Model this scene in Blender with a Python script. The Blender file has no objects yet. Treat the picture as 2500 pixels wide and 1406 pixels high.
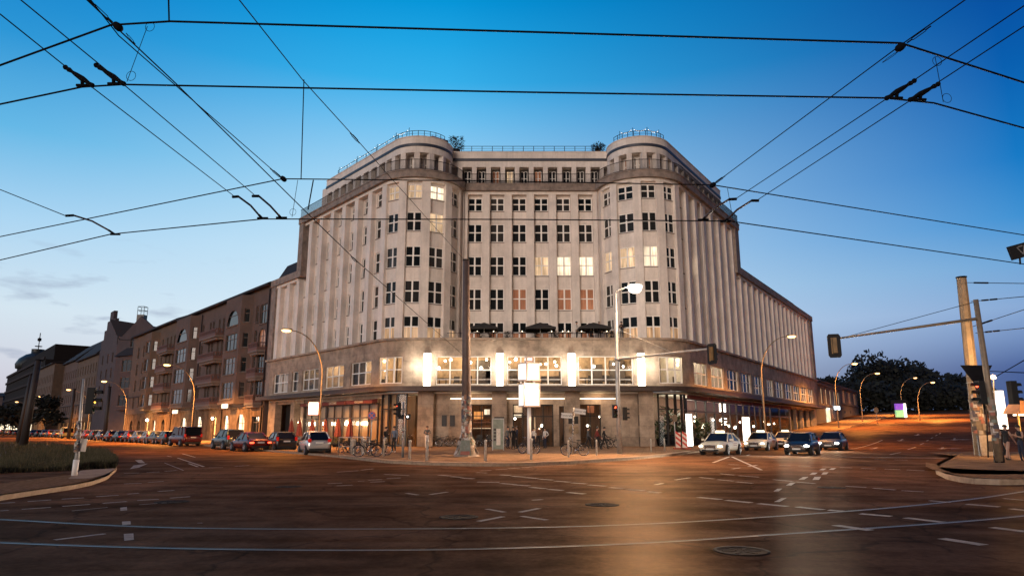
import bpy, bmesh, math, random
from mathutils import Vector as V, Matrix
random.seed(7)
SC = bpy.context.scene
COL = SC.collection
# ---------------------------------------------------------------- camera
F, HZ, CX, CY, CH = 1680., 1046., 1250., 703., 1.75
T = math.atan((HZ - CY) / F)
cam = bpy.data.objects.new('camera', bpy.data.cameras.new('camera'))
COL.objects.link(cam)
cam.location = (0, 0, CH)
cam.rotation_euler = (math.pi / 2 + T, 0, 0)
cam.data.sensor_width = 36
cam.data.lens = F / 2500 * 36
cam.data.clip_start = .1
cam.data.clip_end = 3000
SC.camera = cam
# ---------------------------------------------------------------- world
W = bpy.data.worlds.new('World'); SC.world = W; W.use_nodes = True
FILL_EL, FILL_AZ = math.radians(9), math.radians(203)      # direction of the added city-light fill, from behind the camera
def build_world():
    nt = W.node_tree; nt.nodes.clear(); N = nt.nodes.new; L = nt.links.new
    tc = N('ShaderNodeTexCoord'); sep = N('ShaderNodeSeparateXYZ'); L(tc.outputs['Generated'], sep.inputs[0])
    def m(op, a, b=None, clamp=False):
        n = N('ShaderNodeMath'); n.operation = op; n.use_clamp = clamp
        for i, v in enumerate((a, b)):
            if v is None: continue
            if isinstance(v, (int, float)): n.inputs[i].default_value = v
            else: L(v, n.inputs[i])
        return n.outputs[0]
    el = m('DIVIDE', m('ARCSINE', sep.outputs['Z']), math.pi / 2, True)
    az = m('ARCTAN2', sep.outputs['X'], sep.outputs['Y'])
    def ramp(src, stops, deg=90., interp=None):
        r = N('ShaderNodeValToRGB'); e = r.color_ramp.elements
        while len(e) < len(stops): e.new(.5)
        for k, (p, c) in enumerate(stops): e[k].position = p / deg; e[k].color = (*c, 1)
        if interp: r.color_ramp.interpolation = interp
        L(src, r.inputs[0]); return r.outputs[0]
    left = ramp(el, [(0, (.54, .47, .53)), (4, (.64, .65, .74)), (8, (.66, .78, .87)), (14, (.40, .66, .89)), (20, (.12, .47, .79)), (26, (.022, .30, .67)), (32, (0, .20, .58)), (55, (0, .09, .33)), (90, (0, .035, .15))])
    mid = ramp(el, [(0, (.62, .66, .72)), (8, (.68, .83, .94)), (14, (.57, .78, .93)), (20, (.37, .67, .91)), (25, (.15, .525, .87)), (28, (.035, .43, .825)), (31, (.012, .37, .77)), (34, (0, .30, .69)), (55, (0, .12, .40)), (90, (0, .035, .15))])
    right = ramp(el, [(0, (.02, .06, .20)), (4, (.045, .10, .30)), (6, (.155, .26, .51)), (8, (.24, .39, .66)), (11, (.155, .376, .68)), (14, (.045, .28, .65)), (18, (.005, .19, .56)), (24, (0, .112, .43)), (30, (0, .065, .33)), (55, (0, .04, .2)), (90, (0, .035, .15))])
    back = ramp(el, [(0, (.06, .04, .04)), (20, (.02, .025, .05)), (90, (.008, .03, .10))])
    azd = m('ADD', m('MULTIPLY', az, 1 / (2 * math.pi)), .5, True)
    def wt(stops):                                            # weight of one column of the sky by azimuth
        return ramp(azd, [(p + 180, (v, v, v)) for p, v in stops], 360., 'EASE')
    def mixc(f, A, B):
        x = N('ShaderNodeMix'); x.data_type = 'RGBA'; L(f, x.inputs['Factor']); L(A, x.inputs['A']); L(B, x.inputs['B']); return x.outputs['Result']
    c = mixc(wt([(-42, 0), (-8, 1)]), left, mid)
    c = mixc(ramp(azd, [(174, (0, 0, 0)), (218, (1, 1, 1))], 360.), c, right)
    c = mixc(wt([(-150, 1), (-80, 0), (60, 0), (120, 1)]), c, back)
    class _R: pass
    mx = _R(); mx.outputs = {'Result': c}
    # few small dusk clouds low over the left street
    mp = N('ShaderNodeMapping'); mp.inputs['Scale'].default_value = (9, 9, 34); L(tc.outputs['Generated'], mp.inputs[0])
    nz = N('ShaderNodeTexNoise'); nz.inputs['Scale'].default_value = 1.6; nz.inputs['Detail'].default_value = 6; L(mp.outputs[0], nz.inputs[0])
    cr = N('ShaderNodeMapRange'); cr.inputs[1].default_value = .57; cr.inputs[2].default_value = .72; L(nz.outputs['Fac'], cr.inputs[0])
    band = N('ShaderNodeMapRange'); band.inputs[1].default_value = .17; band.inputs[2].default_value = .10; L(el, band.inputs[0])
    lf = N('ShaderNodeMapRange'); lf.inputs[1].default_value = -.34; lf.inputs[2].default_value = -.50; L(az, lf.inputs[0])
    cf = m('MULTIPLY', m('MULTIPLY', m('MULTIPLY', cr.outputs[0], band.outputs[0]), lf.outputs[0]), .55)
    mc = N('ShaderNodeMix'); mc.data_type = 'RGBA'; L(cf, mc.inputs['Factor']); L(mx.outputs['Result'], mc.inputs['A']); mc.inputs['B'].default_value = (.30, .36, .50, 1)
    sky = N('ShaderNodeTexSky'); sky.sky_type = 'NISHITA'; sky.sun_disc = False; sky.sun_elevation = math.radians(1.0); sky.sun_rotation = FILL_AZ
    sk = N('ShaderNodeVectorMath'); sk.operation = 'SCALE'; sk.inputs['Scale'].default_value = .004; L(sky.outputs[0], sk.inputs[0])
    ad = N('ShaderNodeVectorMath'); ad.operation = 'ADD'; L(mc.outputs['Result'], ad.inputs[0]); L(sk.outputs[0], ad.inputs[1])
    bg = N('ShaderNodeBackground'); bg.inputs['Strength'].default_value = 1.0; L(ad.outputs[0], bg.inputs['Color'])
    out = N('ShaderNodeOutputWorld'); L(bg.outputs[0], out.inputs['Surface'])
build_world()
sun = bpy.data.objects.new('sun', bpy.data.lights.new('sun', 'SUN')); COL.objects.link(sun)
sun.data.energy = 1.65; sun.data.angle = math.radians(24); sun.data.color = (1, .83, .72)  # soft warm lamp added in place of the many city lights out of view
_d = V((math.sin(FILL_AZ) * math.cos(FILL_EL), math.cos(FILL_AZ) * math.cos(FILL_EL), math.sin(FILL_EL)))
sun.rotation_euler = _d.to_track_quat('Z', 'Y').to_euler()
SC.view_settings.view_transform = 'Standard'; SC.view_settings.look = 'None'
SC.view_settings.exposure = 0; SC.view_settings.gamma = 1
SC.cycles.use_denoising = True
SC.cycles.max_bounces = 6; SC.cycles.transparent_max_bounces = 8
SC.cycles.sample_clamp_indirect = 4; SC.cycles.sample_clamp_direct = 14; SC.cycles.caustics_reflective = False; SC.cycles.caustics_refractive = False

# ---------------------------------------------------------------- pixel -> place helpers (photo pixels, used to read positions)
K = 1.129                                     # hotel was measured in units of 1/K metre
def ray(px, py):
    u = (px - CX) / F; v = (CY - py) / F
    return V((u, math.cos(T) - v * math.sin(T), math.sin(T) + v * math.cos(T)))
def atY(px, py, Y):
    d = ray(px, py); t = Y / d.y
    return V((d.x * t, Y, CH + d.z * t))
def atZ(px, py, z):
    d = ray(px, py); t = (z - CH) / d.z
    return V((d.x * t, d.y * t, z))
aL, aR, RW = math.radians(40.7), math.radians(33.4), 3.95
cL, cR = V((-8.6, 61.7)), V((12.0, 61.7))
nL, dL = V((-math.cos(aL), -math.sin(aL))), V((-math.sin(aL), math.cos(aL)))
nR, dR = V((math.cos(aR), -math.sin(aR))), V((math.sin(aR), math.cos(aR)))
P0R = (cR + nR * RW) * K
P0L = (cL + nL * RW) * K
def gz(x, y):
    p = V((x, y)) - P0R
    g, l = p.dot(dR), p.dot(nR)
    w = min(1, max(0, (l + 60) / 40)); w = w * w * (3 - 2 * w)
    g = max(0, g - 2)
    h = .042 * (g * g / 40 if g < 20 else g - 10)
    if g > 190: h = .042 * 180 + (g - 190) * .004
    return h * w
def G(px, py, up=0.):                         # where the sight line through a pixel meets the ground
    d = ray(px, py); t = 5.; last = 5.
    while t < 900:
        if CH + d.z * t <= gz(d.x * t, d.y * t): break
        last = t; t *= 1.02
    for _ in range(24):
        m = (last + t) / 2
        if CH + d.z * m <= gz(d.x * m, d.y * m): t = m
        else: last = m
    return V((d.x * t, d.y * t, gz(d.x * t, d.y * t) + up))
def onY(px, Y, up=0.):                        # ground point in column px at depth Y
    x = (px - CX) / 1714.5 * Y
    return V((x, Y, gz(x, Y) + up))
def wallhit(px, side, py=1046.):
    c, n, d = (cL, nL, dL) if side == 'L' else (cR, nR, dR)
    r = ray(px, py); p0 = (c + n * RW) * K
    t = n.dot(p0) / (n.x * r.x + n.y * r.y)
    return (V((r.x * t, r.y * t)) - p0).dot(d), CH + r.z * t     # metres along wall, height

# ---------------------------------------------------------------- materials
def mat(name, col, rough=.6, metal=0., var=.12, scale=3., bump=0., emit=None, es=1., spec=.5, stretch=None, extra=None):
    m = bpy.data.materials.new(name); m.use_nodes = True
    nt = m.node_tree; b = nt.nodes['Principled BSDF']; N = nt.nodes.new; L = nt.links.new
    b.inputs['Roughness'].default_value = rough; b.inputs['Metallic'].default_value = metal
    b.inputs['Specular IOR Level'].default_value = spec
    b.inputs['Base Color'].default_value = (*col, 1)
    if var or bump:
        tc = N('ShaderNodeTexCoord'); src = tc.outputs['Object']
        if stretch:
            mp = N('ShaderNodeMapping'); mp.inputs['Scale'].default_value = stretch; L(src, mp.inputs[0]); src = mp.outputs[0]
        n = N('ShaderNodeTexNoise'); n.inputs['Scale'].default_value = scale; n.inputs['Detail'].default_value = 7; n.inputs['Roughness'].default_value = .62
        L(src, n.inputs[0])
        if var:
            r = N('ShaderNodeMapRange'); r.inputs[1].default_value = .3; r.inputs[2].default_value = .7
            r.inputs[3].default_value = 1 - var; r.inputs[4].default_value = 1 + var; L(n.outputs['Fac'], r.inputs[0])
            mx = N('ShaderNodeVectorMath'); mx.operation = 'SCALE'; mx.inputs[0].default_value = col; L(r.outputs[0], mx.inputs['Scale'])
            L(mx.outputs[0], b.inputs['Base Color'])
        if bump:
            bp = N('ShaderNodeBump'); bp.inputs['Strength'].default_value = bump; bp.inputs['Distance'].default_value = .02
            L(n.outputs['Fac'], bp.inputs['Height']); L(bp.outputs[0], b.inputs['Normal'])
    if emit:
        b.inputs['Emission Color'].default_value = (*emit, 1); b.inputs['Emission Strength'].default_value = es
    if extra: extra(nt, b)
    return m
def glassmat(name, col=(1, 1, 1), refl=.12, rough=.03):
    m = bpy.data.materials.new(name); m.use_nodes = True; nt = m.node_tree; nt.nodes.clear(); N = nt.nodes.new; L = nt.links.new
    t = N('ShaderNodeBsdfTransparent'); t.inputs[0].default_value = (*col, 1)
    g = N('ShaderNodeBsdfGlossy'); g.inputs['Roughness'].default_value = rough
    fr = N('ShaderNodeFresnel'); fr.inputs[0].default_value = 1.22
    ad = N('ShaderNodeMath'); ad.inputs[1].default_value = refl * .4; L(fr.outputs[0], ad.inputs[0])
    x = N('ShaderNodeMixShader'); L(ad.outputs[0], x.inputs[0]); L(t.outputs[0], x.inputs[1]); L(g.outputs[0], x.inputs[2])
    o = N('ShaderNodeOutputMaterial'); L(x.outputs[0], o.inputs[0]); return m
def panemat(name, lo, hi):                    # dark window glass, a curtain of varying tone behind it
    def ex(nt, b):
        N = nt.nodes.new; L = nt.links.new
        oi = N('ShaderNodeObjectInfo'); mx = N('ShaderNodeMix'); mx.data_type = 'RGBA'
        tc = N('ShaderNodeTexCoord'); w = N('ShaderNodeTexNoise'); mp = N('ShaderNodeMapping'); mp.inputs['Scale'].default_value = (5, 5, .25)
        L(tc.outputs['Object'], mp.inputs[0]); L(mp.outputs[0], w.inputs[0]); w.inputs['Scale'].default_value = 2.2
        pw = N('ShaderNodeMath'); pw.operation = 'POWER'; pw.inputs[1].default_value = 2.5; L(oi.outputs['Random'], pw.inputs[0]); f = N('ShaderNodeMath'); f.operation = 'MULTIPLY'; L(pw.outputs[0], f.inputs[0]); L(w.outputs['Fac'], f.inputs[1])
        mx.inputs['A'].default_value = (*lo, 1); mx.inputs['B'].default_value = (*hi, 1)
        L(f.outputs[0], mx.inputs['Factor']); L(mx.outputs['Result'], b.inputs['Base Color'])
    return mat(name, lo, rough=.06, var=0, extra=ex, spec=.4)
def litmat(name, col, es, curtain=.5, sc=9.):      # a lit window: lamp light through folded curtains
    def ex(nt, b):
        N = nt.nodes.new; L = nt.links.new
        tc = N('ShaderNodeTexCoord'); mp = N('ShaderNodeMapping'); mp.inputs['Scale'].default_value = (1, 1, .06); L(tc.outputs['Object'], mp.inputs[0])
        n = N('ShaderNodeTexNoise'); n.inputs['Scale'].default_value = sc; n.inputs['Detail'].default_value = 3; L(mp.outputs[0], n.inputs[0])
        r = N('ShaderNodeMapRange'); r.inputs[1].default_value = .35; r.inputs[2].default_value = .65; r.inputs[3].default_value = 1 - curtain; r.inputs[4].default_value = 1 + curtain * .4
        L(n.outputs['Fac'], r.inputs[0]); mu = N('ShaderNodeMath'); mu.operation = 'MULTIPLY'; mu.inputs[1].default_value = es
        g = N('ShaderNodeTexNoise'); g.inputs['Scale'].default_value = .55; L(tc.outputs['Object'], g.inputs[0]); gr_ = N('ShaderNodeMapRange'); gr_.inputs[1].default_value = .3; gr_.inputs[2].default_value = .7; gr_.inputs[3].default_value = .55; gr_.inputs[4].default_value = 1.35; L(g.outputs['Fac'], gr_.inputs[0])
        m2_ = N('ShaderNodeMath'); m2_.operation = 'MULTIPLY'; L(r.outputs[0], m2_.inputs[0]); L(gr_.outputs[0], m2_.inputs[1]); L(m2_.outputs[0], mu.inputs[0])
        L(mu.outputs[0], b.inputs['Emission Strength'])
    return mat(name, tuple(c * .3 for c in col), rough=.2, var=0, emit=col, es=es, extra=ex)

M = {}
def plaster_extra(nt, b):
    N = nt.nodes.new; L = nt.links.new; tc = N('ShaderNodeTexCoord'); mp = N('ShaderNodeMapping'); mp.inputs['Scale'].default_value = (2.2, 2.2, .13); L(tc.outputs['Object'], mp.inputs[0])
    def nz(src, sc, a, c, lo, hi, det=7):
        n = N('ShaderNodeTexNoise'); n.inputs['Scale'].default_value = sc; n.inputs['Detail'].default_value = det; n.inputs['Roughness'].default_value = .65; L(src, n.inputs[0])
        r = N('ShaderNodeMapRange'); r.inputs[1].default_value = a; r.inputs[2].default_value = c; r.inputs[3].default_value = lo; r.inputs[4].default_value = hi; L(n.outputs['Fac'], r.inputs[0]); return r.outputs[0]
    def mu(a, c): m_ = N('ShaderNodeMath'); m_.operation = 'MULTIPLY'; L(a, m_.inputs[0]); L(c, m_.inputs[1]); return m_.outputs[0]
    f = mu(mu(nz(mp.outputs[0], 1.0, .35, .6, .89, 1.04), nz(tc.outputs['Object'], .55, .3, .62, .82, 1.08)), nz(tc.outputs['Object'], 6, .3, .7, .94, 1.05))
    s = N('ShaderNodeVectorMath'); s.operation = 'SCALE'; s.inputs[0].default_value = (.74, .655, .585); L(f, s.inputs['Scale']); L(s.outputs[0], b.inputs['Base Color'])
M['plaster'] = mat('plaster', (.66, .585, .535), .85, var=0, extra=plaster_extra)
M['cornice'] = mat('cornice_stone', (.24, .19, .16), .85, var=.4, scale=1.4, bump=.2)
def stone_extra(nt, b):
    N = nt.nodes.new; L = nt.links.new
    tc = N('ShaderNodeTexCoord'); br = N('ShaderNodeTexBrick'); br.inputs['Scale'].default_value = 1
    mp = N('ShaderNodeMapping'); mp.inputs['Rotation'].default_value = (math.pi / 2, 0, 0); L(tc.outputs['Object'], mp.inputs[0]); L(mp.outputs[0], br.inputs[0])
    br.inputs['Brick Width'].default_value = 1.7; br.inputs['Row Height'].default_value = 1.0; br.inputs['Mortar Size'].default_value = .008
    br.inputs['Color1'].default_value = (.40, .30, .22, 1); br.inputs['Color2'].default_value = (.33, .24, .175, 1); br.inputs['Mortar'].default_value = (.2, .15, .12, 1)
    n = N('ShaderNodeTexNoise'); n.inputs['Scale'].default_value = .9; n.inputs['Detail'].default_value = 9; n.inputs['Roughness'].default_value = .7; L(tc.outputs['Object'], n.inputs[0])
    r = N('ShaderNodeMapRange'); r.inputs[1].default_value = .36; r.inputs[2].default_value = .62; r.inputs[3].default_value = .55; r.inputs[4].default_value = 1.12; L(n.outputs['Fac'], r.inputs[0])
    s = N('ShaderNodeVectorMath'); s.operation = 'SCALE'; L(br.outputs[0], s.inputs[0]); L(r.outputs[0], s.inputs['Scale']); L(s.outputs[0], b.inputs['Base Color'])
M['stone'] = mat('podium_stone', (.36, .28, .22), .8, var=0, extra=stone_extra)
M['white'] = mat('white_frame', (.86, .81, .75), .5, var=.04)
M['dark'] = mat('dark_metal', (.018, .015, .014), .4, .3, var=.2)
M['iron'] = mat('painted_iron', (.016, .015, .018), .8, 0, var=.2, spec=.15)
M['band'] = mat('blue_band', (.035, .042, .06), .5, var=.2)
M['pane'] = panemat('dark_pane', (.005, .008, .009), (.10, .085, .075))
M['lit'] = litmat('lit_curtain', (1, .70, .42), .72, .6, 7)
M['litb'] = litmat('lit_bright', (1, .84, .60), 1.25, .4, 7)
M['litd'] = litmat('lit_dim', (1, .42, .22), .16, .7)
M['litw'] = litmat('lit_room', (1, .62, .34), .55, .95, 3)
M['glass'] = glassmat('shop_glass', (.92, .92, .92), .03, .06)
M['lampglow'] = mat('lamp_glow', (1, 1, 1), emit=(1, .86, .62), es=14, var=0)
M['panelglow'] = mat('panel_glow', (1, 1, 1), emit=(1, .90, .70), es=5.0, var=0)
M['bulb'] = mat('bulb', (1, 1, 1), emit=(1, .80, .52), es=4, var=0)
M['red'] = mat('dark_red_canvas', (.16, .035, .03), .85, var=.25, scale=5)
M['roof'] = mat('roof_tiles', (.018, .014, .016), .9, var=.3, scale=8)
M['galv'] = mat('galvanised', (.42, .40, .37), .5, .6, var=.2, scale=4)
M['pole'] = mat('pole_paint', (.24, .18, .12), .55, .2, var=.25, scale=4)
M['wire'] = mat('wire', (.006, .006, .008), .9, 0, var=0, spec=.1)
M['black'] = mat('black_plastic', (.010, .010, .010), .75, var=.1)
M['umbrella'] = mat('black_canvas', (.02, .018, .017), .8, var=.2)
M['wood'] = mat('interior_wood', (.11, .055, .028), .6, var=.5, scale=1.5, stretch=(6, 6, .5))
M['inwall'] = mat('interior_wall', (.36, .25, .15), .8, var=.65, scale=.9)
M['inwhite'] = mat('interior_white', (.7, .66, .56), .8, var=.15)
M['furn'] = mat('furniture', (.05, .035, .025), .5, var=.4)
M['rubber'] = mat('tyre', (.012, .012, .012), .8, var=.1)
M['rim'] = mat('alloy_rim', (.45, .45, .45), .3, .9, var=.05)
M['chrome'] = mat('chrome', (.6, .6, .6), .15, 1, var=0)
M['carglass'] = mat('car_glass', (.006, .007, .008), .08, var=0, spec=.35)
M['plate'] = mat('number_plate', (.65, .63, .58), .5, var=.05)
M['head'] = mat('headlight_on', (1, 1, 1), emit=(1, .92, .78), es=26, var=0)
M['headoff'] = mat('headlight_off', (.45, .45, .45), .1, .4, var=.05)
M['headdim'] = mat('headlight_dim', (1, 1, 1), emit=(1, .82, .55), es=5, var=0)
M['tail'] = mat('tail_lamp', (.35, .01, .01), .2, var=0, emit=(1, .03, .01), es=.25)
M['brake'] = mat('brake_lamp', (.6, .02, .02), .2, var=0, emit=(1, .08, .03), es=5)
M['paper'] = None

# ---------------------------------------------------------------- mesh builder
class Fr:                                     # vertical plane frame: A -> B seen from outside left to right
    def __init__(s, A, B, z=0):
        s.A = V((A[0], A[1])); d = V((B[0], B[1])) - s.A; s.L = d.length; s.u = d / s.L; s.n = V((s.u.y, -s.u.x)); s.z = z
    def p(s, a, d, z):
        q = s.A + s.u * a + s.n * d; return (q.x, q.y, s.z + z)
class MB:
    def __init__(s, k=1.): s.v, s.f, s.m, s.k, s.sm = [], [], [], k, []
    def quad(s, pts, mi=0, sm=False):
        i = len(s.v); s.v += [tuple(p) for p in pts]; s.f.append(tuple(range(i, i + len(pts)))); s.m.append(mi); s.sm.append(sm)
    def mesh(s, vs, fs, mi=0, sm=False):
        i = len(s.v); s.v += [tuple(p) for p in vs]
        for f in fs: s.f.append(tuple(i + k for k in f)); s.m.append(mi); s.sm.append(sm)
    def hexa(s, c, mi=0):
        s.mesh(c, [(0, 1, 2, 3), (7, 6, 5, 4), (0, 4, 5, 1), (1, 5, 6, 2), (2, 6, 7, 3), (3, 7, 4, 0)], mi)
    def fbox(s, fr, a0, a1, d0, d1, z0, z1, mi=0):
        s.hexa([fr.p(a0, d0, z0), fr.p(a1, d0, z0), fr.p(a1, d1, z0), fr.p(a0, d1, z0), fr.p(a0, d0, z1), fr.p(a1, d0, z1), fr.p(a1, d1, z1), fr.p(a0, d1, z1)], mi)
    def box(s, c, h, mi=0, rz=0.):
        cx, cy, cz = c; a, b = math.cos(rz), math.sin(rz); o = []
        for z in (-1, 1):
            for x, y in ((-1, -1), (1, -1), (1, 1), (-1, 1)):
                X, Y = x * h[0], y * h[1]; o.append((cx + X * a - Y * b, cy + X * b + Y * a, cz + z * h[2]))
        s.hexa([o[0], o[3], o[2], o[1], o[4], o[7], o[6], o[5]], mi)
    def tube(s, path, r, n=6, mi=0, caps=True, r2=None):
        P = [V(p) for p in path]; k = len(P); rings = []
        ref = V((0, 0, 1))
        for i, p in enumerate(P):
            t = (P[min(i + 1, k - 1)] - P[max(i - 1, 0)]).normalized()
            x = t.cross(ref if abs(t.z) < .95 else V((0, 1, 0))).normalized(); y = x.cross(t)
            rr = r if not isinstance(r, (list, tuple)) else r[i]
            rings.append([p + (x * math.cos(a) + y * math.sin(a)) * rr for a in [2 * math.pi * q / n for q in range(n)]])
        vs = [q for g in rings for q in g]; fs = []
        for i in range(k - 1):
            for q in range(n):
                a, b = i * n + q, i * n + (q + 1) % n; fs.append((a, b, b + n, a + n))
        if caps: fs += [tuple(range(n))[::-1], tuple(range((k - 1) * n, k * n))]
        s.mesh(vs, fs, mi, True)
    def lathe(s, c, prof, n=12, mi=0, sm=True):
        vs = []; fs = []; k = len(prof)
        for r, z in prof:
            vs += [(c[0] + r * math.cos(2 * math.pi * q / n), c[1] + r * math.sin(2 * math.pi * q / n), c[2] + z) for q in range(n)]
        for i in range(k - 1):
            for q in range(n):
                a, b = i * n + q, i * n + (q + 1) % n; fs.append((a, b, b + n, a + n))
        fs += [tuple(range(n))[::-1], tuple(range((k - 1) * n, k * n))]
        s.mesh(vs, fs, mi, sm)
    def sphere(s, c, r, mi=0, n=8):
        s.lathe(c, [(max(.001, r * math.sin(math.pi * i / 6)), -r * math.cos(math.pi * i / 6)) for i in range(7)], n, mi)
    def prism(s, poly, z0, z1, mi=0):
        n = len(poly); vs = [(p[0], p[1], z0) for p in poly] + [(p[0], p[1], z1) for p in poly]
        fs = [tuple(range(n))[::-1], tuple(range(n, 2 * n))] + [(i, (i + 1) % n, n + (i + 1) % n, n + i) for i in range(n)]
        s.mesh(vs, fs, mi)
    def holes(s, fr, a0, a1, z0, z1, hs, d=0., dep=.25, mi=0, lip=True):   # wall face with openings and their reveals
        xs = sorted({a0, a1, *[h[0] for h in hs], *[h[1] for h in hs]}); zs = sorted({z0, z1, *[h[2] for h in hs], *[h[3] for h in hs]})
        xs = [x for x in xs if a0 <= x <= a1]; zs = [z for z in zs if z0 <= z <= z1]
        for i in range(len(xs) - 1):
            run = None
            for j in range(len(zs) - 1):
                cx, cz = (xs[i] + xs[i + 1]) / 2, (zs[j] + zs[j + 1]) / 2
                inside = any(h[0] < cx < h[1] and h[2] < cz < h[3] for h in hs)
                if not inside:
                    if run is None: run = zs[j]
                if (inside or j == len(zs) - 2) and run is not None:
                    e = zs[j] if inside else zs[j + 1]
                    s.quad([fr.p(xs[i], d, run), fr.p(xs[i + 1], d, run), fr.p(xs[i + 1], d, e), fr.p(xs[i], d, e)], mi); run = None
        for h in hs:
            A, B, C, D = h[:4]; e = d - dep
            s.quad([fr.p(A, d, C), fr.p(A, e, C), fr.p(B, e, C), fr.p(B, d, C)][::-1], mi); s.quad([fr.p(A, d, D), fr.p(A, e, D), fr.p(B, e, D), fr.p(B, d, D)], mi)
            s.quad([fr.p(A, d, C), fr.p(A, e, C), fr.p(A, e, D), fr.p(A, d, D)], mi); s.quad([fr.p(B, d, C), fr.p(B, e, C), fr.p(B, e, D), fr.p(B, d, D)][::-1], mi)
    def build(s, name, mats, parent=None, bevel=0.):
        me = bpy.data.meshes.new(name)
        k = s.k; me.from_pydata([(x * k, y * k, z * k) for x, y, z in s.v] if k != 1 else s.v, [], s.f)
        if not isinstance(mats, (list, tuple)): mats = [mats]
        for q in mats: me.materials.append(q)
        if len(mats) > 1: me.polygons.foreach_set('material_index', s.m)
        me.polygons.foreach_set('use_smooth', s.sm); me.update()
        o = bpy.data.objects.new(name, me); COL.objects.link(o)
        adopt(o, parent)
        if bevel:
            b = o.modifiers.new('bevel', 'BEVEL'); b.width = bevel; b.segments = 2; b.limit_method = 'ANGLE'
        return o
def adopt(o, parent):
    if parent:
        o.parent = parent
        if parent.type == 'EMPTY': o.matrix_parent_inverse = parent.matrix_basis.inverted()
def tag(o, label=None, cat=None, group=None, kind=None):
    if label: o['label'] = label
    if cat: o['category'] = cat
    if group: o['group'] = group
    if kind: o['kind'] = kind
    return o
def empty(name, loc=(0, 0, 0), rz=0., label=None, cat=None, group=None):
    o = bpy.data.objects.new(name, None); COL.objects.link(o); o.location = loc; o.rotation_euler = (0, 0, rz); o.empty_display_size = .1
    return tag(o, label, cat, group)
def copy_tree(o, parent=None):
    c = o.copy(); COL.objects.link(c)
    if parent: c.parent = parent
    for ch in list(o.children): copy_tree(ch, c)
    return c
def text_mesh(txt, size, loc, rot, material, parent=None, name='lettering', ext=.004, align='CENTER'):
    cu = bpy.data.curves.new('t', 'FONT'); cu.body = txt; cu.size = size; cu.extrude = ext; cu.align_x = align; cu.align_y = 'CENTER'; cu.resolution_u = 2
    to = bpy.data.objects.new('t', cu); COL.objects.link(to)
    bpy.context.view_layer.update()
    me = bpy.data.meshes.new_from_object(to.evaluated_get(bpy.context.evaluated_depsgraph_get())); me.name = name
    bpy.data.objects.remove(to); bpy.data.curves.remove(cu)
    me.materials.clear(); me.materials.append(material)
    o = bpy.data.objects.new(name, me); COL.objects.link(o); o.location = loc; o.rotation_euler = rot
    adopt(o, parent)
    return o
def point(name, loc, power, col, r=.15, spot=None):
    l = bpy.data.lights.new(name, 'SPOT' if spot else 'POINT'); l.energy = power; l.color = col; l.shadow_soft_size = r
    if spot: l.spot_size = spot; l.spot_blend = .6
    o = bpy.data.objects.new(name, l); COL.objects.link(o); o.location = loc; return o
# ================================================================ THE HOTEL (built in measured units, scaled by K)
hotel = empty('hotel_building', (1.9, 69.5, 0), 0, 'large pale corner hotel with two rounded wings, tall pilasters and a lit stone podium', 'hotel')
def sl(s, off=0.): p = cL + nL * (RW + off) + dL * s; return p
def sr(s, off=0.): p = cR + nR * (RW + off) + dR * s; return p
def al(t, off=0.): a = math.radians(t); return cL + V((math.sin(a), -math.cos(a))) * (RW + off)
def ar(t, off=0.): a = math.radians(t); return cR + V((math.sin(a), -math.cos(a))) * (RW + off)
ZB, ZC = 8.95, 23.3
FY = 61.4
# pilaster nodes, left end to right end: (fn, param, top z)
SLn = [22.5, 20.0, 17.55, 15.1, 12.6, 10.1, 7.6, 5.05, 2.45]
SRn = [1.75 + 2.45 * k for k in range(23)]
nodes = [(sl, s) for s in SLn] + [(al, t) for t in (-47, -15.5, 15.5, 48, 80)]
nodesR = [(ar, t) for t in (-80, -47.5, -14.5, 16, 46)] + [(sr, s) for s in SRn]
ROWS = [(21.5, 22.78), (18.5, 20.25), (15.3, 17.15), (12.1, 14.1), (8.98, 11.0)]
wallmb = MB(K); rest = MB(K); n_named = 0
sills = MB(K)
def window(fr, a0, a1, z0, z1, d, pm, named=True, lower=None, parent=hotel, name='window'):
    """white cross-framed window: frame part with its pane"""
    f = MB(K); w = .075; am = (a0 + a1) / 2; zt = z0 + (z1 - z0) * .53
    for b in ((a0, a0 + w, z0, z1), (a1 - w, a1, z0, z1), (a0 + w, a1 - w, z0, z0 + w), (a0 + w, a1 - w, z1 - w, z1), (am - .07, am + .07, z0 + w, z1 - w), (a0 + w, am - .07, zt - .05, zt + .05), (am + .07, a1 - w, zt - .05, zt + .05)):
        f.fbox(fr, b[0], b[1], d - .05, d + .03, b[2], b[3])
    if not named:
        i = len(rest.v); rest.v += f.v; rest.f += [tuple(i + k for k in q) for q in f.f]; rest.m += f.m; rest.sm += f.sm
        rest.quad([fr.p(a0, d - .02, z0), fr.p(a1, d - .02, z0), fr.p(a1, d - .02, z1), fr.p(a0, d - .02, z1)], 2 if pm == M['litb'] else 1); return
    o = f.build(name, M['white'], parent)
    p = MB(K); zz = zt if lower else z1
    p.quad([fr.p(a0, d - .02, zt if lower else z0), fr.p(a1, d - .02, zt if lower else z0), fr.p(a1, d - .02, z1), fr.p(a0, d - .02, z1)])
    if lower: p.quad([fr.p(a0, d - .02, z0), fr.p(a1, d - .02, z0), fr.p(a1, d - .02, zt), fr.p(a0, d - .02, zt)], 1)
    p.build('pane', [pm, lower] if lower else pm, o)
    return o
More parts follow.
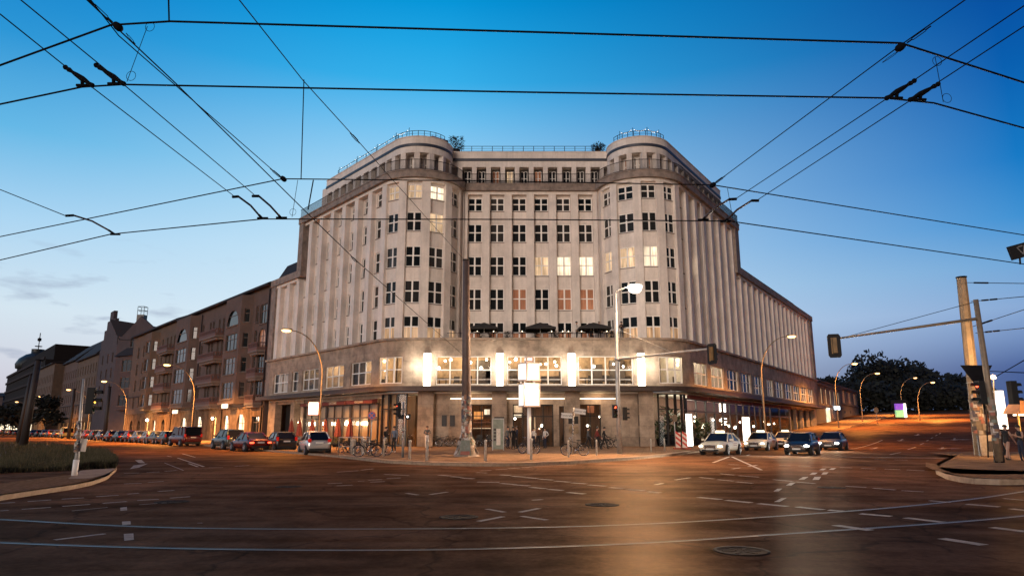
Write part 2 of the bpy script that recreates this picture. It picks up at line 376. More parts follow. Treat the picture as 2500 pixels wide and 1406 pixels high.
def bay(fr, a0, a1, ztop, key, rec=.34, wrec=.2, ww=None, named=True):
    """spandrels between two pilasters with a window on every storey"""
    hs = []; am = (a0 + a1) / 2; w = (ww or (a1 - a0)) / 2 - .02
    for r, (z0, z1) in enumerate(ROWS):
        if z1 > ztop: continue
        hs.append((am - w, am + w, z0, z1, r))
    wallmb.holes(fr, a0, a1, ZB, ztop - .28, hs, -rec, wrec, 0)
    for A, B, z0, z1, r in hs:
        pm = LIT.get((key, r), M['pane'])
        low = M['litw'] if (r == 4 and key[0] in 'ab') else None
        if key[0] == 'F' and r == 4: low = M['litd']
        wo = window(fr, A, B, z0, z1, -rec - wrec + .06, pm, named, low)
        if r < 4:
            sm_ = MB(K) if named else rest; sm_.fbox(fr, A - .04, B + .04, -rec - wrec + .1, -rec + .06, z0 - .07, z0, 0 if named else 3)
            if named: sm_.build('sill', M['cornice'], wo)
LIT = {(('F', 3), 2): M['lit'], (('F', 4), 2): M['litb'], (('F', 5), 2): M['litb'], (('F', 4), 3): M['litd'], (('F', 5), 3): M['litd'], (('F', 2), 3): M['litd'],
       (('a', 0), 0): M['lit'], (('a', 1), 0): M['lit'], (('a', 2), 0): M['litb'], (('a', 2), 1): M['lit'],
       (('b', 1), 2): M['lit'], (('b', 2), 2): M['litb'], (('b', 0), 2): M['lit'], (('R', 1), 2): M['litb'], (('L', 4), 0): M['litd']}
def pil(fr, a, w, z0, z1, dep=.5): wallmb.fbox(fr, a - w / 2, a + w / 2, -dep, 0, z0, z1)
# front
frF = Fr((-4.66, FY), (8.06, FY))
cx = [-3.45 + 2.06 * k for k in range(6)]; PW = .70
for k, c in enumerate(cx): bay(frF, c - 1.03 + PW / 2 + 4.66, c + 1.03 - PW / 2 + 4.66, ZC, ('F', k), .42, .14)
for k in range(7):
    c = -4.48 + 2.06 * k + 4.66
    a0, a1 = max(c - PW / 2, 0), min(c + PW / 2, 12.7); wallmb.fbox(frF, a0, a1, -.8, 0, ZB, ZC - .28)
def chain(nds, key_of, tops, named_of, pw, reverse_first=False):
    for i, (fn, s) in enumerate(nds):
        e = .06 if fn in (sl, sr) else 1.2
        a, b = fn(s + e), fn(s - e)
        if fn is sl: pass
        else: a, b = b, a
        fr = Fr(a, b); w = pw; fr2 = Fr(a, b); c = fr.L / 2
        wallmb.fbox(fr2, c - w / 2, c + w / 2, -.62 if fn in (al, ar) else -.85, 0, ZB, tops(fn, s) - .28)
    for i in range(len(nds) - 1):
        (f1, s1), (f2, s2) = nds[i], nds[i + 1]
        fr = Fr(f1(s1), f2(s2)); sag = 0
        if f1 in (al, ar) and f2 in (al, ar): sag = RW * (1 - math.cos(math.radians(abs(s2 - s1) / 2)))
        elif f1 is not f2: sag = .12
        fr = Fr(V(f1(s1)) + fr.n * sag, V(f2(s2)) + fr.n * sag)
        tp = min(tops(f1, s1), tops(f2, s2)) if f1 is f2 else tops(f2, s2)
        arc = f1 in (al, ar) and f2 in (al, ar)
        bay(fr, pw / 2 - .05, fr.L - pw / 2 + .05, tp, key_of(i), .30 if arc else .58, .13 if arc else .18, min(1.5, fr.L - pw), named_of(i))
chain(nodes, lambda i: ('L', 8 - i) if i < 9 else ('a', i - 9), lambda f, s: 17.4 if (f is sl and s > 17) else ZC, lambda i: i > 3, .74)
chain(nodesR, lambda i: ('b', i) if i < 4 else ('R', i - 4), lambda f, s: 18.25 if (f is sr and s > 17) else ZC, lambda i: i < 8, .74)
# end strips: last half bays
for fn, s0, s1, tp in ((sl, 23.3, 22.9, 17.4), (sr, 55.9, 57.2, 18.25)):
    fr = Fr(fn(s0), fn(s1)); wallmb.fbox(fr, 0, fr.L, -.5, -.1, ZB, tp - .28)
# frieze above the pilasters (curving with the wall)
def path(kind, off, ztop=None):
    """plan polyline of the hotel front left to right at an offset from the wall"""
    pts = []
    L = [sl(s, off) for s in kind['L']]; pts += L
    pts += [al(t, off) for t in range(-48, kind['t'] + 1, 4)]
    pts += [ar(t, off) for t in range(-kind['t'], 57, 4)]
    pts += [sr(s, off) for s in kind['R']]
    return pts
def strip(mb, pts, z0, z1, thick, mi=0, under=True, top=True, back=False):
    """a band of rectangular section following a plan polyline; pts is its outer edge"""
    n = len(pts); inn = []
    for i in range(n):
        a, b = V(pts[max(i - 1, 0)]), V(pts[min(i + 1, n - 1)]); d = (b - a).normalized(); inn.append(V(pts[i]) + V((-d.y, d.x)) * thick)
    for i in range(n - 1):
        a, b, c, d = pts[i], pts[i + 1], inn[i + 1], inn[i]
        mb.quad([(a[0], a[1], z0), (b[0], b[1], z0), (b[0], b[1], z1), (a[0], a[1], z1)], mi)
        if top: mb.quad([(a[0], a[1], z1), (b[0], b[1], z1), (c[0], c[1], z1), (d[0], d[1], z1)], mi)
        if under: mb.quad([(a[0], a[1], z0), (d[0], d[1], z0), (c[0], c[1], z0), (b[0], b[1], z0)], mi)
        if back: mb.quad([(d[0], d[1], z0), (d[0], d[1], z1), (c[0], c[1], z1), (c[0], c[1], z0)], mi)
    for i, j in ((0, 0), (n - 1, n - 1)):
        a, d = pts[i], inn[i]; q = [(a[0], a[1], z0), (a[0], a[1], z1), (d[0], d[1], z1), (d[0], d[1], z0)]
        mb.quad(q if i == 0 else q[::-1], mi)
    return inn
def fullpath(off, s0=17.5, s1=18.0, t=88):
    P = path({'L': [s0, 0.6], 'R': [1.2, s1], 't': t}, off)
    # close the concave middle along the flat front
    yl = FY - off
    L = [p for p in P if True]
    li = [i for i, p in enumerate(L) if p[0] < 1.7]; ri = [i for i, p in enumerate(L) if p[0] >= 1.7]
    A = [L[i] for i in li if not (L[i][0] > -6 and L[i][1] > yl)]; B = [L[i] for i in ri if not (L[i][0] < 9.5 and L[i][1] > yl)]
    xl, xr = cL.x + math.sqrt((RW + off) ** 2 - (cL.y - yl) ** 2), cR.x - math.sqrt((RW + off) ** 2 - (cR.y - yl) ** 2)
    return A + [V((xl, yl)), V((xr, yl))] + B
strip(wallmb, fullpath(.02), ZC - .30, ZC, .6)
strip(wallmb, [sl(23.3, .02), sl(17.56, .02)], 17.1, 17.4, .6)
strip(wallmb, [sr(18.05, .02), sr(57.2, .02)], 17.95, 18.25, .6)
# ---- attic storey, set back behind the balcony
SB = 1.0
ap = fullpath(-SB, 14.0, 16.2)
attic = MB(K)
strip(attic, ap, 26.12, 27.62, .5)
strip(attic, fullpath(-SB + .05, 14.0, 16.2), 27.62, 27.70, .6)
ATT = []                                         # bays of the attic: frame, a0, a1
frA = Fr((-5.4, FY + SB), (8.8, FY + SB))
for k in range(10): ATT.append((frA, -4.3 + 1.365 * k + 5.4 - .46 + .0, -4.3 + 1.365 * k + 5.4 + .46))
def att_chain(fn, ts):
    for i in range(len(ts) - 1):
        fr = Fr(fn(ts[i], -SB), fn(ts[i + 1], -SB)); g = .24
        ATT.append((fr, g, fr.L - g))
        if fn in (al, ar) or True: attic.fbox(fr, -g, g, -.5, 0, 24.0, 26.12)
    attic.fbox(fr, fr.L - g, fr.L, -.5, 0, 24.0, 26.12)
att_chain(al, [-48 + 26.6 * k - 5.2 for k in range(6)]); att_chain(ar, [-79.8 + 26.6 * k for k in range(6)])
att_chain(sl, [13.9 - 1.56 * k for k in range(9)]); att_chain(sr, [1.2 + 1.56 * k for k in range(10)])
for k in range(11): attic.fbox(frA, max(0, -4.3 + 1.365 * k + 5.4 - .46 - .445), min(frA.L, -4.3 + 1.365 * k + 5.4 - .46), -.5, 0, 24.0, 26.12)
attic.fbox(frA, 0, frA.L, -2.2, -.9, 24.0, 26.12)
for fr, a0, a1 in ATT: attic.quad([fr.p(a0, -.9, 24), fr.p(a1, -.9, 24), fr.p(a1, -.9, 26.12), fr.p(a0, -.9, 26.12)], 0)
attic.fbox(Fr(sl(14.9, -SB), sl(14.0, -SB)), 0, .9 * 1, -1.2, 0, 24.0, 26.9)
attic_o = attic.build('attic_wall', M['plaster'], hotel)
for i, (fr, a0, a1) in enumerate(ATT):
    if i > 24 and i % 1: continue
    d = MB(K); w = .05; D = -.86
    x0, x1 = a0 + (a1 - a0) * .14, a1 - (a1 - a0) * .14; xm = (x0 + x1) / 2
    for b in ((x0, x0 + w, 24.02, 26.0), (x1 - w, x1, 24.02, 26.0), (xm - .05, xm + .05, 24.02, 26.0), (x0 + w, x1 - w, 25.92, 26.0), (x0 + w, xm - .05, 25.2, 25.27), (xm + .05, x1 - w, 25.2, 25.27)): d.fbox(fr, b[0], b[1], D - .04, D + .03, b[2], b[3])
    o = d.build('balcony_door', M['white'], hotel)
    p = MB(K); p.quad([fr.p(x0, D - .02, 24.02), fr.p(x1, D - .02, 24.02), fr.p(x1, D - .02, 26.0), fr.p(x0, D - .02, 26.0)])
    p.build('pane', M['litd'] if i in (2, 5, 14, 16, 18) else (M['lit'] if i == 3 else M['pane']), o)
band = MB(K); strip(band, fullpath(-SB + .06, 14.0, 16.2), 26.72, 26.98, .08, back=True); band.build('blue_band', M['band'], hotel)
# ---- balcony slab and its railing
corn = MB(K)
bp = fullpath(.36)
strip(corn, bp, ZC, 23.86, 1.6)
strip(corn, [V(p) for p in fullpath(.42)], 23.86, 23.98, 1.7)
# stepped stone frames that close the tall part and the low flanks
def vframe(fn, s0, s1, z0, z1, out=.25):
    fr = Fr(fn(max(s0, s1) if fn is sl else min(s0, s1)), fn(min(s0, s1) if fn is sl else max(s0, s1)))
    corn.fbox(fr, 0, fr.L, -.7, out, z0, z1)
vframe(sl, 16.45, 17.5, 17.4, ZC); vframe(sl, 17.5, 24.45, 17.4, 18.15); vframe(sl, 23.25, 24.4, 4.9, 17.4, .12)
vframe(sr, 16.6, 18.0, 18.25, ZC); vframe(sr, 18.0, 58.9, 18.25, 19.0); vframe(sr, 57.2, 58.9, 4.9, 18.25, .12)
corn.build('cornice', M['cornice'], hotel)
rail = MB(K)
def railing(mb, pts, z0, z1, sp, r=.012, rr=.022):
    P = [V(p) for p in pts]
    mb.tube([(p.x, p.y, z1) for p in P], rr, 5); mb.tube([(p.x, p.y, z0 + .08) for p in P], rr * .8, 5)
    acc = 0
    for i in range(len(P) - 1):
        L = (P[i + 1] - P[i]).length; t = sp - acc
        while t < L:
            q = P[i].lerp(P[i + 1], t / L); mb.tube([(q.x, q.y, z0), (q.x, q.y, z1)], r, 3, caps=False); t += sp
        acc = (acc + L) % sp
railing(rail, fullpath(.28, 17.3, 17.8), 23.98, 24.92, .12, .016, .03)
rail.build('balcony_railing', M['iron'], hotel)
rr_ = MB(K)
def roofrail(pts): 
    P = [V(p) for p in pts]
    for z in (27.86, 28.08, 28.34): rr_.tube([(p.x, p.y, z) for p in P], .028 if z > 28.2 else .014, 5)
    for i in range(len(P)):
        rr_.tube([(P[i].x, P[i].y, 27.6), (P[i].x, P[i].y, 28.34)], .03, 5)
roofrail([(-4.9 + 1.0 * k, FY + SB + .25) for k in range(14)])
roofrail([al(t, -SB - .3) for t in range(-60, 70, 12)]); roofrail([ar(t, -SB - .3) for t in range(-66, 60, 12)])
roofrail([sl(s, -SB - .3) for s in (12, 10, 8, 6, 4, 2, 0)])
rr_.build('roof_railing', M['iron'], hotel)
# string lights on thin masts over the roof terrace
for fn, ts in ((ar, [-50, -20, 10, 40]), (al, [-70, -45, -20])):
    o = MB(K); b = MB(K); pts = [fn(t, -SB - .4) for t in ts]
    if fn is al: pts = [sl(12, -1.4), sl(8, -1.4), sl(4, -1.4), sl(.5, -1.4)] + [al(-20, -1.4)]
    for i, p in enumerate(pts):
        o.tube([(p[0], p[1], 27.6), (p[0], p[1], 28.75)], .02, 4)
        if i:
            q = pts[i - 1]
            w = [(q[0] + (p[0] - q[0]) * t / 8, q[1] + (p[1] - q[1]) * t / 8, 28.7 - .28 * (1 - (t / 4 - 1) ** 2)) for t in range(9)]
            o.tube(w, .008, 3)
            for t in range(1, 8): b.sphere((w[t][0], w[t][1], w[t][2] - .05), .025, n=5)
    mo = o.build('string_light_wire', M['iron'], hotel); b.build('bulb', M['bulb'], mo)
# ---- podium: lit first floor
POD = MB(K)
Z0, Z1 = 4.95, 8.95
frP = Fr((-8.6, FY - .0), (12, FY))
def podhull(off):
    return [sl(24.3, off), sl(.4, off)] + [al(t, off) for t in range(-48, 1, 4)] + [ar(t, off) for t in range(0, 57, 4)] + [sr(1.0, off), sr(58.8, off)]
pwins = []                                     # (frame, a0,a1,z0,z1, cols)
PF = .12
frPF = Fr(al(0, PF), ar(0, PF))
def px2x(px, Y=57.75 - PF): return (px - CX) / 1714.5 * (Y + 0.0) * 1.0
hs = []
for a, b in ((1060, 1200), (1237, 1375), (1413, 1552)):
    xa, xb = px2x(a) + .05, px2x(b) - .05; hs.append((xa - frPF.A.x, xb - frPF.A.x, 5.12, 7.5))
POD.holes(frPF, 0, frPF.L, Z0, Z1, hs, 0, .28)
for h in hs: pwins.append((frPF, *h, 4, .2))
# curved corners with one wide window each
for fn, t0, t1, T0, T1 in ((al, -48, 0, -38, -7), (ar, 0, 56, 4, 37)):
    for t in range(t0, t1, 4):
        fr = Fr(fn(t, PF), fn(min(t + 4, t1), PF))
        if T0 <= t + 2 <= T1: POD.quad([fr.p(0, 0, Z0), fr.p(fr.L, 0, Z0), fr.p(fr.L, 0, 5.25), fr.p(0, 0, 5.25)]); POD.quad([fr.p(0, 0, 7.45), fr.p(fr.L, 0, 7.45), fr.p(fr.L, 0, Z1), fr.p(0, 0, Z1)])
        else: POD.quad([fr.p(0, 0, Z0), fr.p(fr.L, 0, Z0), fr.p(fr.L, 0, Z1), fr.p(0, 0, Z1)])
    ts = [t for t in range(t0, t1, 4) if T0 <= t + 2 <= T1]; ta, tb = ts[0], ts[-1] + 4
    n3 = 3
    for j in range(n3):
        u0, u1 = ta + (tb - ta) * j / n3, ta + (tb - ta) * (j + 1) / n3
        fr = Fr(fn(u0, PF - .06), fn(u1, PF - .06)); pwins.append((fr, 0, fr.L, 5.25, 7.45, 1, .05))
frPL = Fr(sl(24.3, PF), al(-48, PF)); frPR = Fr(ar(56, PF), sr(58.8, PF))
hl = []
for a, b, c in ((670, 706, 3), (715, 731, 1), (740, 780, 3), (796, 841, 3), (858, 908, 3)):
    s0, s1 = wallhit(a, 'L', 930)[0] / K, wallhit(b, 'L', 930)[0] / K
    hl.append((24.3 - s0, 24.3 - s1, 5.3, 7.35, c))
POD.holes(frPL, 0, frPL.L, Z0, Z1, [h[:4] for h in hl], 0, .25)
for h in hl: pwins.append((frPL, *h[:4], h[4], .2))
hr = []
off0 = (sr(0, PF) - ar(56, PF)).length
for a, b in ((1691.6, 1725), (1734, 1765), (1773.5, 1800.5), (1807, 1831), (1837.5, 1859), (1868.8, 1884), (1889.5, 1908), (1912, 1930), (1932, 1947), (1951, 1965), (1967, 1980)):
    s0, s1 = wallhit(a, 'R', 930)[0] / K + off0, wallhit(b, 'R', 930)[0] / K + off0
    hr.append((s0, s1, 5.3, 7.35, 3))
POD.holes(frPR, 0, frPR.L, Z0, Z1, [h[:4] for h in hr], 0, .25)
for h in hr: pwins.append((frPR, *h[:4], 3, .2))
# ledge on top and terrace slab
strip(POD, podhull(.35), 8.83, 9.03, 1.1)
ter = [al(t, PF) for t in range(0, 89, 8)] + [ar(t, PF) for t in range(-88, 1, 8)]
POD.prism([(p[0], p[1]) for p in (al(0, .1), ar(0, .1), V((12, 61.5)), V((-8.6, 61.5)))], 8.6, 8.97)
pod_o = POD.build('podium', M['stone'], hotel)
for i, (fr, a0, a1, z0, z1, n, dd) in enumerate(pwins):
    f = MB(K); d = -dd; w = .07; zt = z0 + (z1 - z0) * .52
    for b in ((a0, a0 + w, z0, z1), (a1 - w, a1, z0, z1), (a0 + w, a1 - w, z0, z0 + w), (a0 + w, a1 - w, z1 - w, z1)): f.fbox(fr, b[0], b[1], d - .06, d + .06, b[2], b[3])
    for k in range(n):
        x0, x1 = a0 + (a1 - a0) * k / n, a0 + (a1 - a0) * (k + 1) / n
        f.fbox(fr, x0 + (w if k == 0 else .05), x1 - (w if k == n - 1 else .05), d - .04, d + .04, zt - .045, zt + .045)
        if k: f.fbox(fr, x0 - .05, x0 + .05, d - .05, d + .05, z0 + w, z1 - w)
        if fr is frPF: f.fbox(fr, x0 + .08, x1 - .08, d + .07, d + .10, z0 + .42, z0 + .46)
    o = f.build('podium_window', M['white'], hotel)
    p = MB(K); p.quad([fr.p(a0, d - .01, z0), fr.p(a1, d - .01, z0), fr.p(a1, d - .01, z1), fr.p(a0, d - .01, z1)])
    dk = fr is frPR and i > len(pwins) - 10
    p.build('pane', M['pane'] if dk else M['glass'], o)
    if i % 2 == 0 and fr is frPL and i < 100:
        pass
# vertical light panels on the podium
for px0, px1 in ((1030, 1050), (1211, 1229), (1389, 1407), (1561, 1580)):
    xa, xb = px2x(px0) - frPF.A.x, px2x(px1) - frPF.A.x
    c = (xa + xb) / 2; b = MB(K)
    for k in range(3): b.fbox(frPF, c - .30 + .2 * k + .012, c - .30 + .2 * (k + 1) - .012, .02, .22, 5.02, 7.72)
    bo = b.build('light_panel', M['panelglow'], hotel)
    h = MB(K); h.fbox(frPF, c - .34, c + .34, .02, .26, 7.72, 7.78); h.fbox(frPF, c - .34, c + .34, .02, .26, 4.96, 5.02)
    h.build('panel_cap', M['cornice'], bo)
    for da in (-.75, .75): q = frPF.p(c + da, .75, 6.6); point('panel_light', tuple(x * K for x in q), 190, (1, .94, .80), .25)
# ---- canopy
can = MB(K); strip(can, podhull(1.15), 4.58, 4.94, 1.9); strip(can, podhull(1.2), 4.86, 4.96, .08)
can.build('canopy', mat('canopy_bronze', (.055, .036, .03), .5, .3, var=.3), hotel)
# ---- interior of the podium and of the ground floor
inn = MB(K); room = podhull(-4.2)
strip(inn, podhull(-3.6), 5.0, 8.5, .1, 0)
strip(inn, podhull(.0), 5.0, 5.06, 3.7, 2)
strip(inn, podhull(.0), 8.4, 8.55, 3.7, 1)
strip(inn, podhull(-4.4), 0., 4.5, .1, 3)
strip(inn, podhull(-.4), 4.42, 4.55, 4.1, 1)
for k in range(9):
    fr = frPL; a = 1 + 2.6 * k; inn.fbox(fr, a, a + .12, -3.5, -.4, 5.06, 8.4, 0)
for k in range(8):
    fr = frPR; a = 2 + 4.0 * k; inn.fbox(fr, a, a + .12, -3.5, -.4, 5.06, 8.4, 1)
inn.build('interior', [M['inwall'], M['inwhite'], M['wood'], M['wood']], hotel)
fu = MB(K); lg = MB(K); rnd = random.Random(3)
def furnish(fr, a0, a1, zf, n, lamps=True):
    for k in range(n):
        a = a0 + (a1 - a0) * (k + rnd.random() * .7) / n; d = -.8 - rnd.random() * 2.0
        t = rnd.random()
        if t < .45:          # chair: seat, arched back, legs
            fu.fbox(fr, a, a + .5, d - .25, d + .25, zf + .38, zf + .46); fu.fbox(fr, a, a + .5, d - .3, d - .24, zf + .46, zf + .95)
            for x in (a, a + .45):
                for y in (d - .25, d + .2): fu.fbox(fr, x, x + .05, y, y + .05, zf, zf + .38)
        elif t < .75:        # table
            fu.fbox(fr, a, a + .9, d - .35, d + .35, zf + .70, zf + .75); fu.fbox(fr, a + .4, a + .5, d - .05, d + .05, zf, zf + .7)
        else:                # shelf or picture
            h = rnd.random(); fu.fbox(fr, a, a + .35 + h, -3.5, -3.3, zf + .3, zf + 1.4 + h)
        if lamps and rnd.random() < .75:
            z = zf + 1.5 + rnd.random() * 1.0; q = fr.p(a + rnd.random() * .6, d, z); lg.sphere(q, .09 + .05 * rnd.random(), n=6); fu.tube([q, (q[0], q[1], zf + 3.3)], .012, 3)
furnish(frPF, .5, frPF.L - .5, 5.06, 34); furnish(frPL, 4, frPL.L, 5.06, 20); furnish(frPR, 0, 22, 5.06, 16)
furnish(frPF, .5, frPF.L - .5, .1, 20); furnish(frPL, 8, frPL.L, .1, 14, False); furnish(frPR, 0, 34, .15, 34)
for t in range(-44, 0, 10):
    pass
fo = fu.build('furniture', M['furn'], hotel); lg.build('pendant_lamp', M['lampglow'], fo)
for a in (1.5, 5.5, 9.5, 13.5, 17.5):
    q = frPF.p(a, -1.8, 7.9); point('ceiling_light', (q[0] * K, q[1] * K, q[2] * K), 330, (1, .76, .48), .3)
for fr, a, pw in ((frPL, frPL.L - 1.5, 330), (frPL, frPL.L - 5.5, 330), (frPL, frPL.L - 9, 240), (frPL, frPL.L - 13, 60), (frPL, frPL.L - 20.5, 160), (frPR, 1.5, 330), (frPR, 5, 330), (frPR, 8, 260)):
    q = fr.p(a, -1.8, 7.9); point('ceiling_light', (q[0] * K, q[1] * K, q[2] * K), pw, (1, .80, .55), .3)
for fr, a, pw, c in ((frPF, 5, 60, (1, .55, .26)), (frPF, 10.2, 90, (1, .62, .34)), (frPF, 15.5, 40, (1, .5, .25)), (frPL, frPL.L - 1, 120, (1, .72, .45)), (frPL, frPL.L - 5, 160, (1, .62, .32)), (frPL, frPL.L - 9, 160, (1, .62, .32)), (frPL, frPL.L - 13, 110, (1, .62, .32)), (frPR, 1, 260, (.95, .9, .7)), (frPR, 5, 160, (.9, .85, .65)), (frPR, 10, 260, (1, .5, .3)), (frPR, 15, 200, (1, .7, .45)), (frPR, 21, 160, (1, .6, .4)), (frPR, 27, 120, (1, .6, .4))):
    q = fr.p(a, -1.9, 3.7); point('ceiling_light', (q[0] * K, q[1] * K, q[2] * K), pw, c, .3)
# ---- ground floor
GW = MB(K); GO = -.55
frG = Fr(al(0, GO), ar(0, GO))
gx = lambda px: (px - CX) / 1714.5 * (57.75 - GO) - frG.A.x
ZT = 4.6
pil_px = [(1020, 1058), (1201, 1237), (1380, 1416), (1560, 1596)]
for a, b in pil_px: GW.fbox(frG, gx(a), gx(b), -1.0, .35, -.3, ZT)
for (a, b), hp in zip(((1058, 1201), (1237, 1380), (1416, 1560)), ([(1150, 1200)], [(1252, 1352), (1366, 1378)], [(1417, 1469)])):
    GW.holes(frG, gx(a), gx(b), -.3, ZT - .25, [(gx(h0), gx(h1), .05, 3.55 if h1 - h0 > 20 else 3.4) for h0, h1 in hp], -.25, .35)
    GW.fbox(frG, gx(a), gx(b), -.6, .05, ZT - .25, ZT)
for a, b in ((1058, 1150), (1416, 1417)): pass
GW.build('ground_floor_wall', M['stone'], hotel)
def glazed(fr, a0, a1, z0, z1, cols, rows, d, fm, name, lett=None, curtains=None, w=.06):
    f = MB(K)
    f.fbox(fr, a0, a0 + w, d - .08, d + .08, z0, z1); f.fbox(fr, a1 - w, a1, d - .08, d + .08, z0, z1); f.fbox(fr, a0 + w, a1 - w, d - .08, d + .08, z0, z0 + w * 1.5); f.fbox(fr, a0 + w, a1 - w, d - .08, d + .08, z1 - w, z1)
    for k in range(1, cols): x = a0 + (a1 - a0) * k / cols; f.fbox(fr, x - w / 2, x + w / 2, d - .07, d + .07, z0 + w, z1 - w)
    for r in rows:
        for k in range(cols):
            f.fbox(fr, a0 + (a1 - a0) * k / cols + w * .5, a0 + (a1 - a0) * (k + 1) / cols - w * .5, d - .06, d + .06, r - w / 2, r + w / 2)
    o = f.build(name, fm, hotel)
    p = MB(K); p.quad([fr.p(a0, d, z0), fr.p(a1, d, z0), fr.p(a1, d, z1), fr.p(a0, d, z1)]); p.build('pane', M['glass'], o)
    if curtains:
        c = MB(K); n = max(4, int((a1 - a0) / .07))
        for k in range(n):
            x0, x1 = a0 + (a1 - a0) * k / n, a0 + (a1 - a0) * (k + 1) / n; e = .05 * (k % 2); e2 = .05 * ((k + 1) % 2)
            c.quad([fr.p(x0, d - .25 - e, z0), fr.p(x1, d - .25 - e2, z0), fr.p(x1, d - .25 - e2, z1), fr.p(x0, d - .25 - e, z1)])
        c.build('curtain', curtains, o)
    return o
glazed(frG, gx(1150), gx(1200), .05, 3.55, 2, [2.6], -.5, M['dark'], 'bar_window')
glazed(frG, gx(1252), gx(1352), .05, 3.55, 4, [2.55], -.5, M['dark'], 'entrance_door', w=.09)
glazed(frG, gx(1366), gx(1378), .05, 3.4, 1, [2.5], -.5, M['dark'], 'side_window')
glazed(frG, gx(1417), gx(1469), .05, 3.55, 2, [2.6], -.5, M['dark'], 'bar_window')
for px in (1083.5, 1103.5):
    b = MB(K); b.fbox(frG, gx(px - 6), gx(px + 6), -.25, -.19, 1.75, 2.65); b.build('wall_plaque', M['dark'], hotel)
for (a, b), (z0, z1), m_ in (((1207, 1231), (2.1, 2.5), M['dark']), ((1387, 1411), (1.95, 2.55), M['dark']), ((1388, 1411), (1.15, 1.8), M['inwall'])):
    q = MB(K); q.fbox(frG, gx(a), gx(b), .35, .39, z0, z1); q.build('wall_plaque', m_, hotel)
for a, b in ((1098, 1201), (1237, 1380), (1416, 1505)):       # linear lamps over the bays
    q = MB(K); q.fbox(frG, gx(a), gx(b), -.1, -.04, 3.98, 4.04); q.build('strip_lamp', mat('strip_lamp', (1, 1, 1), emit=(1, .86, .62), es=3, var=0), hotel)
    p_ = frG.p((gx(a) + gx(b)) / 2, .5, 3.9); point('strip_light', tuple(x * K for x in p_), 45, (1, .70, .42), .4)
# curved corner glazing
cur = mat('linen_curtain', (.42, .28, .16), .9, var=.3, scale=3, stretch=(4, 4, .2))
for fn, ts, ct in ((al, (-46, -31, -17, -3), M['pane'] and cur), (ar, (3, 17, 31, 45, 56), None)):
    for i in range(len(ts) - 1):
        fr = Fr(fn(ts[i], GO), fn(ts[i + 1], GO)); glazed(fr, 0, fr.L, .12, 4.45, 1, [3.15], 0, M['dark'], 'corner_glazing', curtains=ct, w=.09)
frGL = Fr(sl(24.3, GO), al(-46, GO)); frGR = Fr(ar(56, GO), sr(58.8, GO))
lx = lambda px, py=1000: 24.3 - wallhit(px, 'L', py)[0] / K
rx = lambda px, py=1000: wallhit(px, 'R', py)[0] / K + off0
# left flank: dark passages then the restaurant front
q = MB(K)
edges = [(646, 663), (699, 708), (724, 730)]
q.fbox(frGL, 0, lx(663), -.6, .15, -.3, ZT); q.fbox(frGL, lx(699), lx(708), -.6, .1, -.3, ZT); q.fbox(frGL, lx(724), lx(730), -.6, .1, -.3, ZT)
q.fbox(frGL, 0, frGL.L, -.6, -.05, 4.1, ZT)
q.build('ground_floor_pier', M['stone'], hotel)
q = MB(K); q.fbox(frGL, lx(663), lx(724), -1.2, -1.1, -.3, 4.1); q.build('dark_gateway', M['black'], hotel)
bounds = [(730, 782), (783, 840), (842, 908)]
for i, (a, b) in enumerate(bounds):
    glazed(frGL, lx(a), lx(b), .12, 3.72, 3, [2.5], -.1, mat('shopfront_frame', (.05, .036, .03), .5, var=.2) if i == 0 else bpy.data.materials['shopfront_frame'], 'shopfront', curtains=cur, w=.10)
    aw = MB(K); aw.hexa([frGL.p(lx(a) + .1, 0, 3.74), frGL.p(lx(b) - .1, 0, 3.74), frGL.p(lx(b) - .1, .5, 3.70), frGL.p(lx(a) + .1, .5, 3.70), frGL.p(lx(a) + .1, 0, 4.08), frGL.p(lx(b) - .1, 0, 4.08), frGL.p(lx(b) - .1, .52, 3.98), frGL.p(lx(a) + .1, .52, 3.98)])
    ao = aw.build('awning', M['red'], hotel)
    c = frGL.p((lx(a) + lx(b)) / 2, .535, 3.85)
    text_mesh("CECCONI'S", .34, (c[0] * K, c[1] * K, c[2] * K), (math.pi / 2, 0, math.atan2(frGL.u.y, frGL.u.x)), mat('cream_letters', (.8, .7, .5), .5, var=0), ao)
# right flank: steel shopfronts, then closed dark shutters
rb = [1691, 1739, 1778.6, 1812, 1843, 1868, 1892, 1914, 1938]
for i in range(len(rb) - 1):
    glazed(frGR, rx(rb[i]), rx(rb[i + 1]), -.0, 4.15, 2 if i < 5 else 1, [3.05], -.05, M['dark'], 'shopfront', curtains=None, w=.13)
    aw = MB(K); aw.fbox(frGR, rx(rb[i]) + .15, rx(rb[i + 1]) - .15, .05, .28, 4.12, 4.4); aw.build('awning', M['red'], hotel)
q = MB(K)
for i, (a, b) in enumerate(((1938, 1953), (1953, 1968), (1968, 1983), (1983, 1994))):
    q.fbox(frGR, rx(a) + .15, rx(b) - .15, -.5, -.4, -.3, 4.2)
q.build('dark_shutter', M['black'], hotel)
q = MB(K)
for a in (1938, 1953, 1968, 1983): q.fbox(frGR, rx(a) - .15, rx(a) + .15, -.6, .05, -.3, ZT)
q.fbox(frGR, rx(1994) - .2, frGR.L, -.6, .15, -.3, ZT); q.fbox(frGR, rx(1938), frGR.L, -.6, -.1, 4.2, ZT)
q.build('ground_floor_pier', M['stone'], hotel)
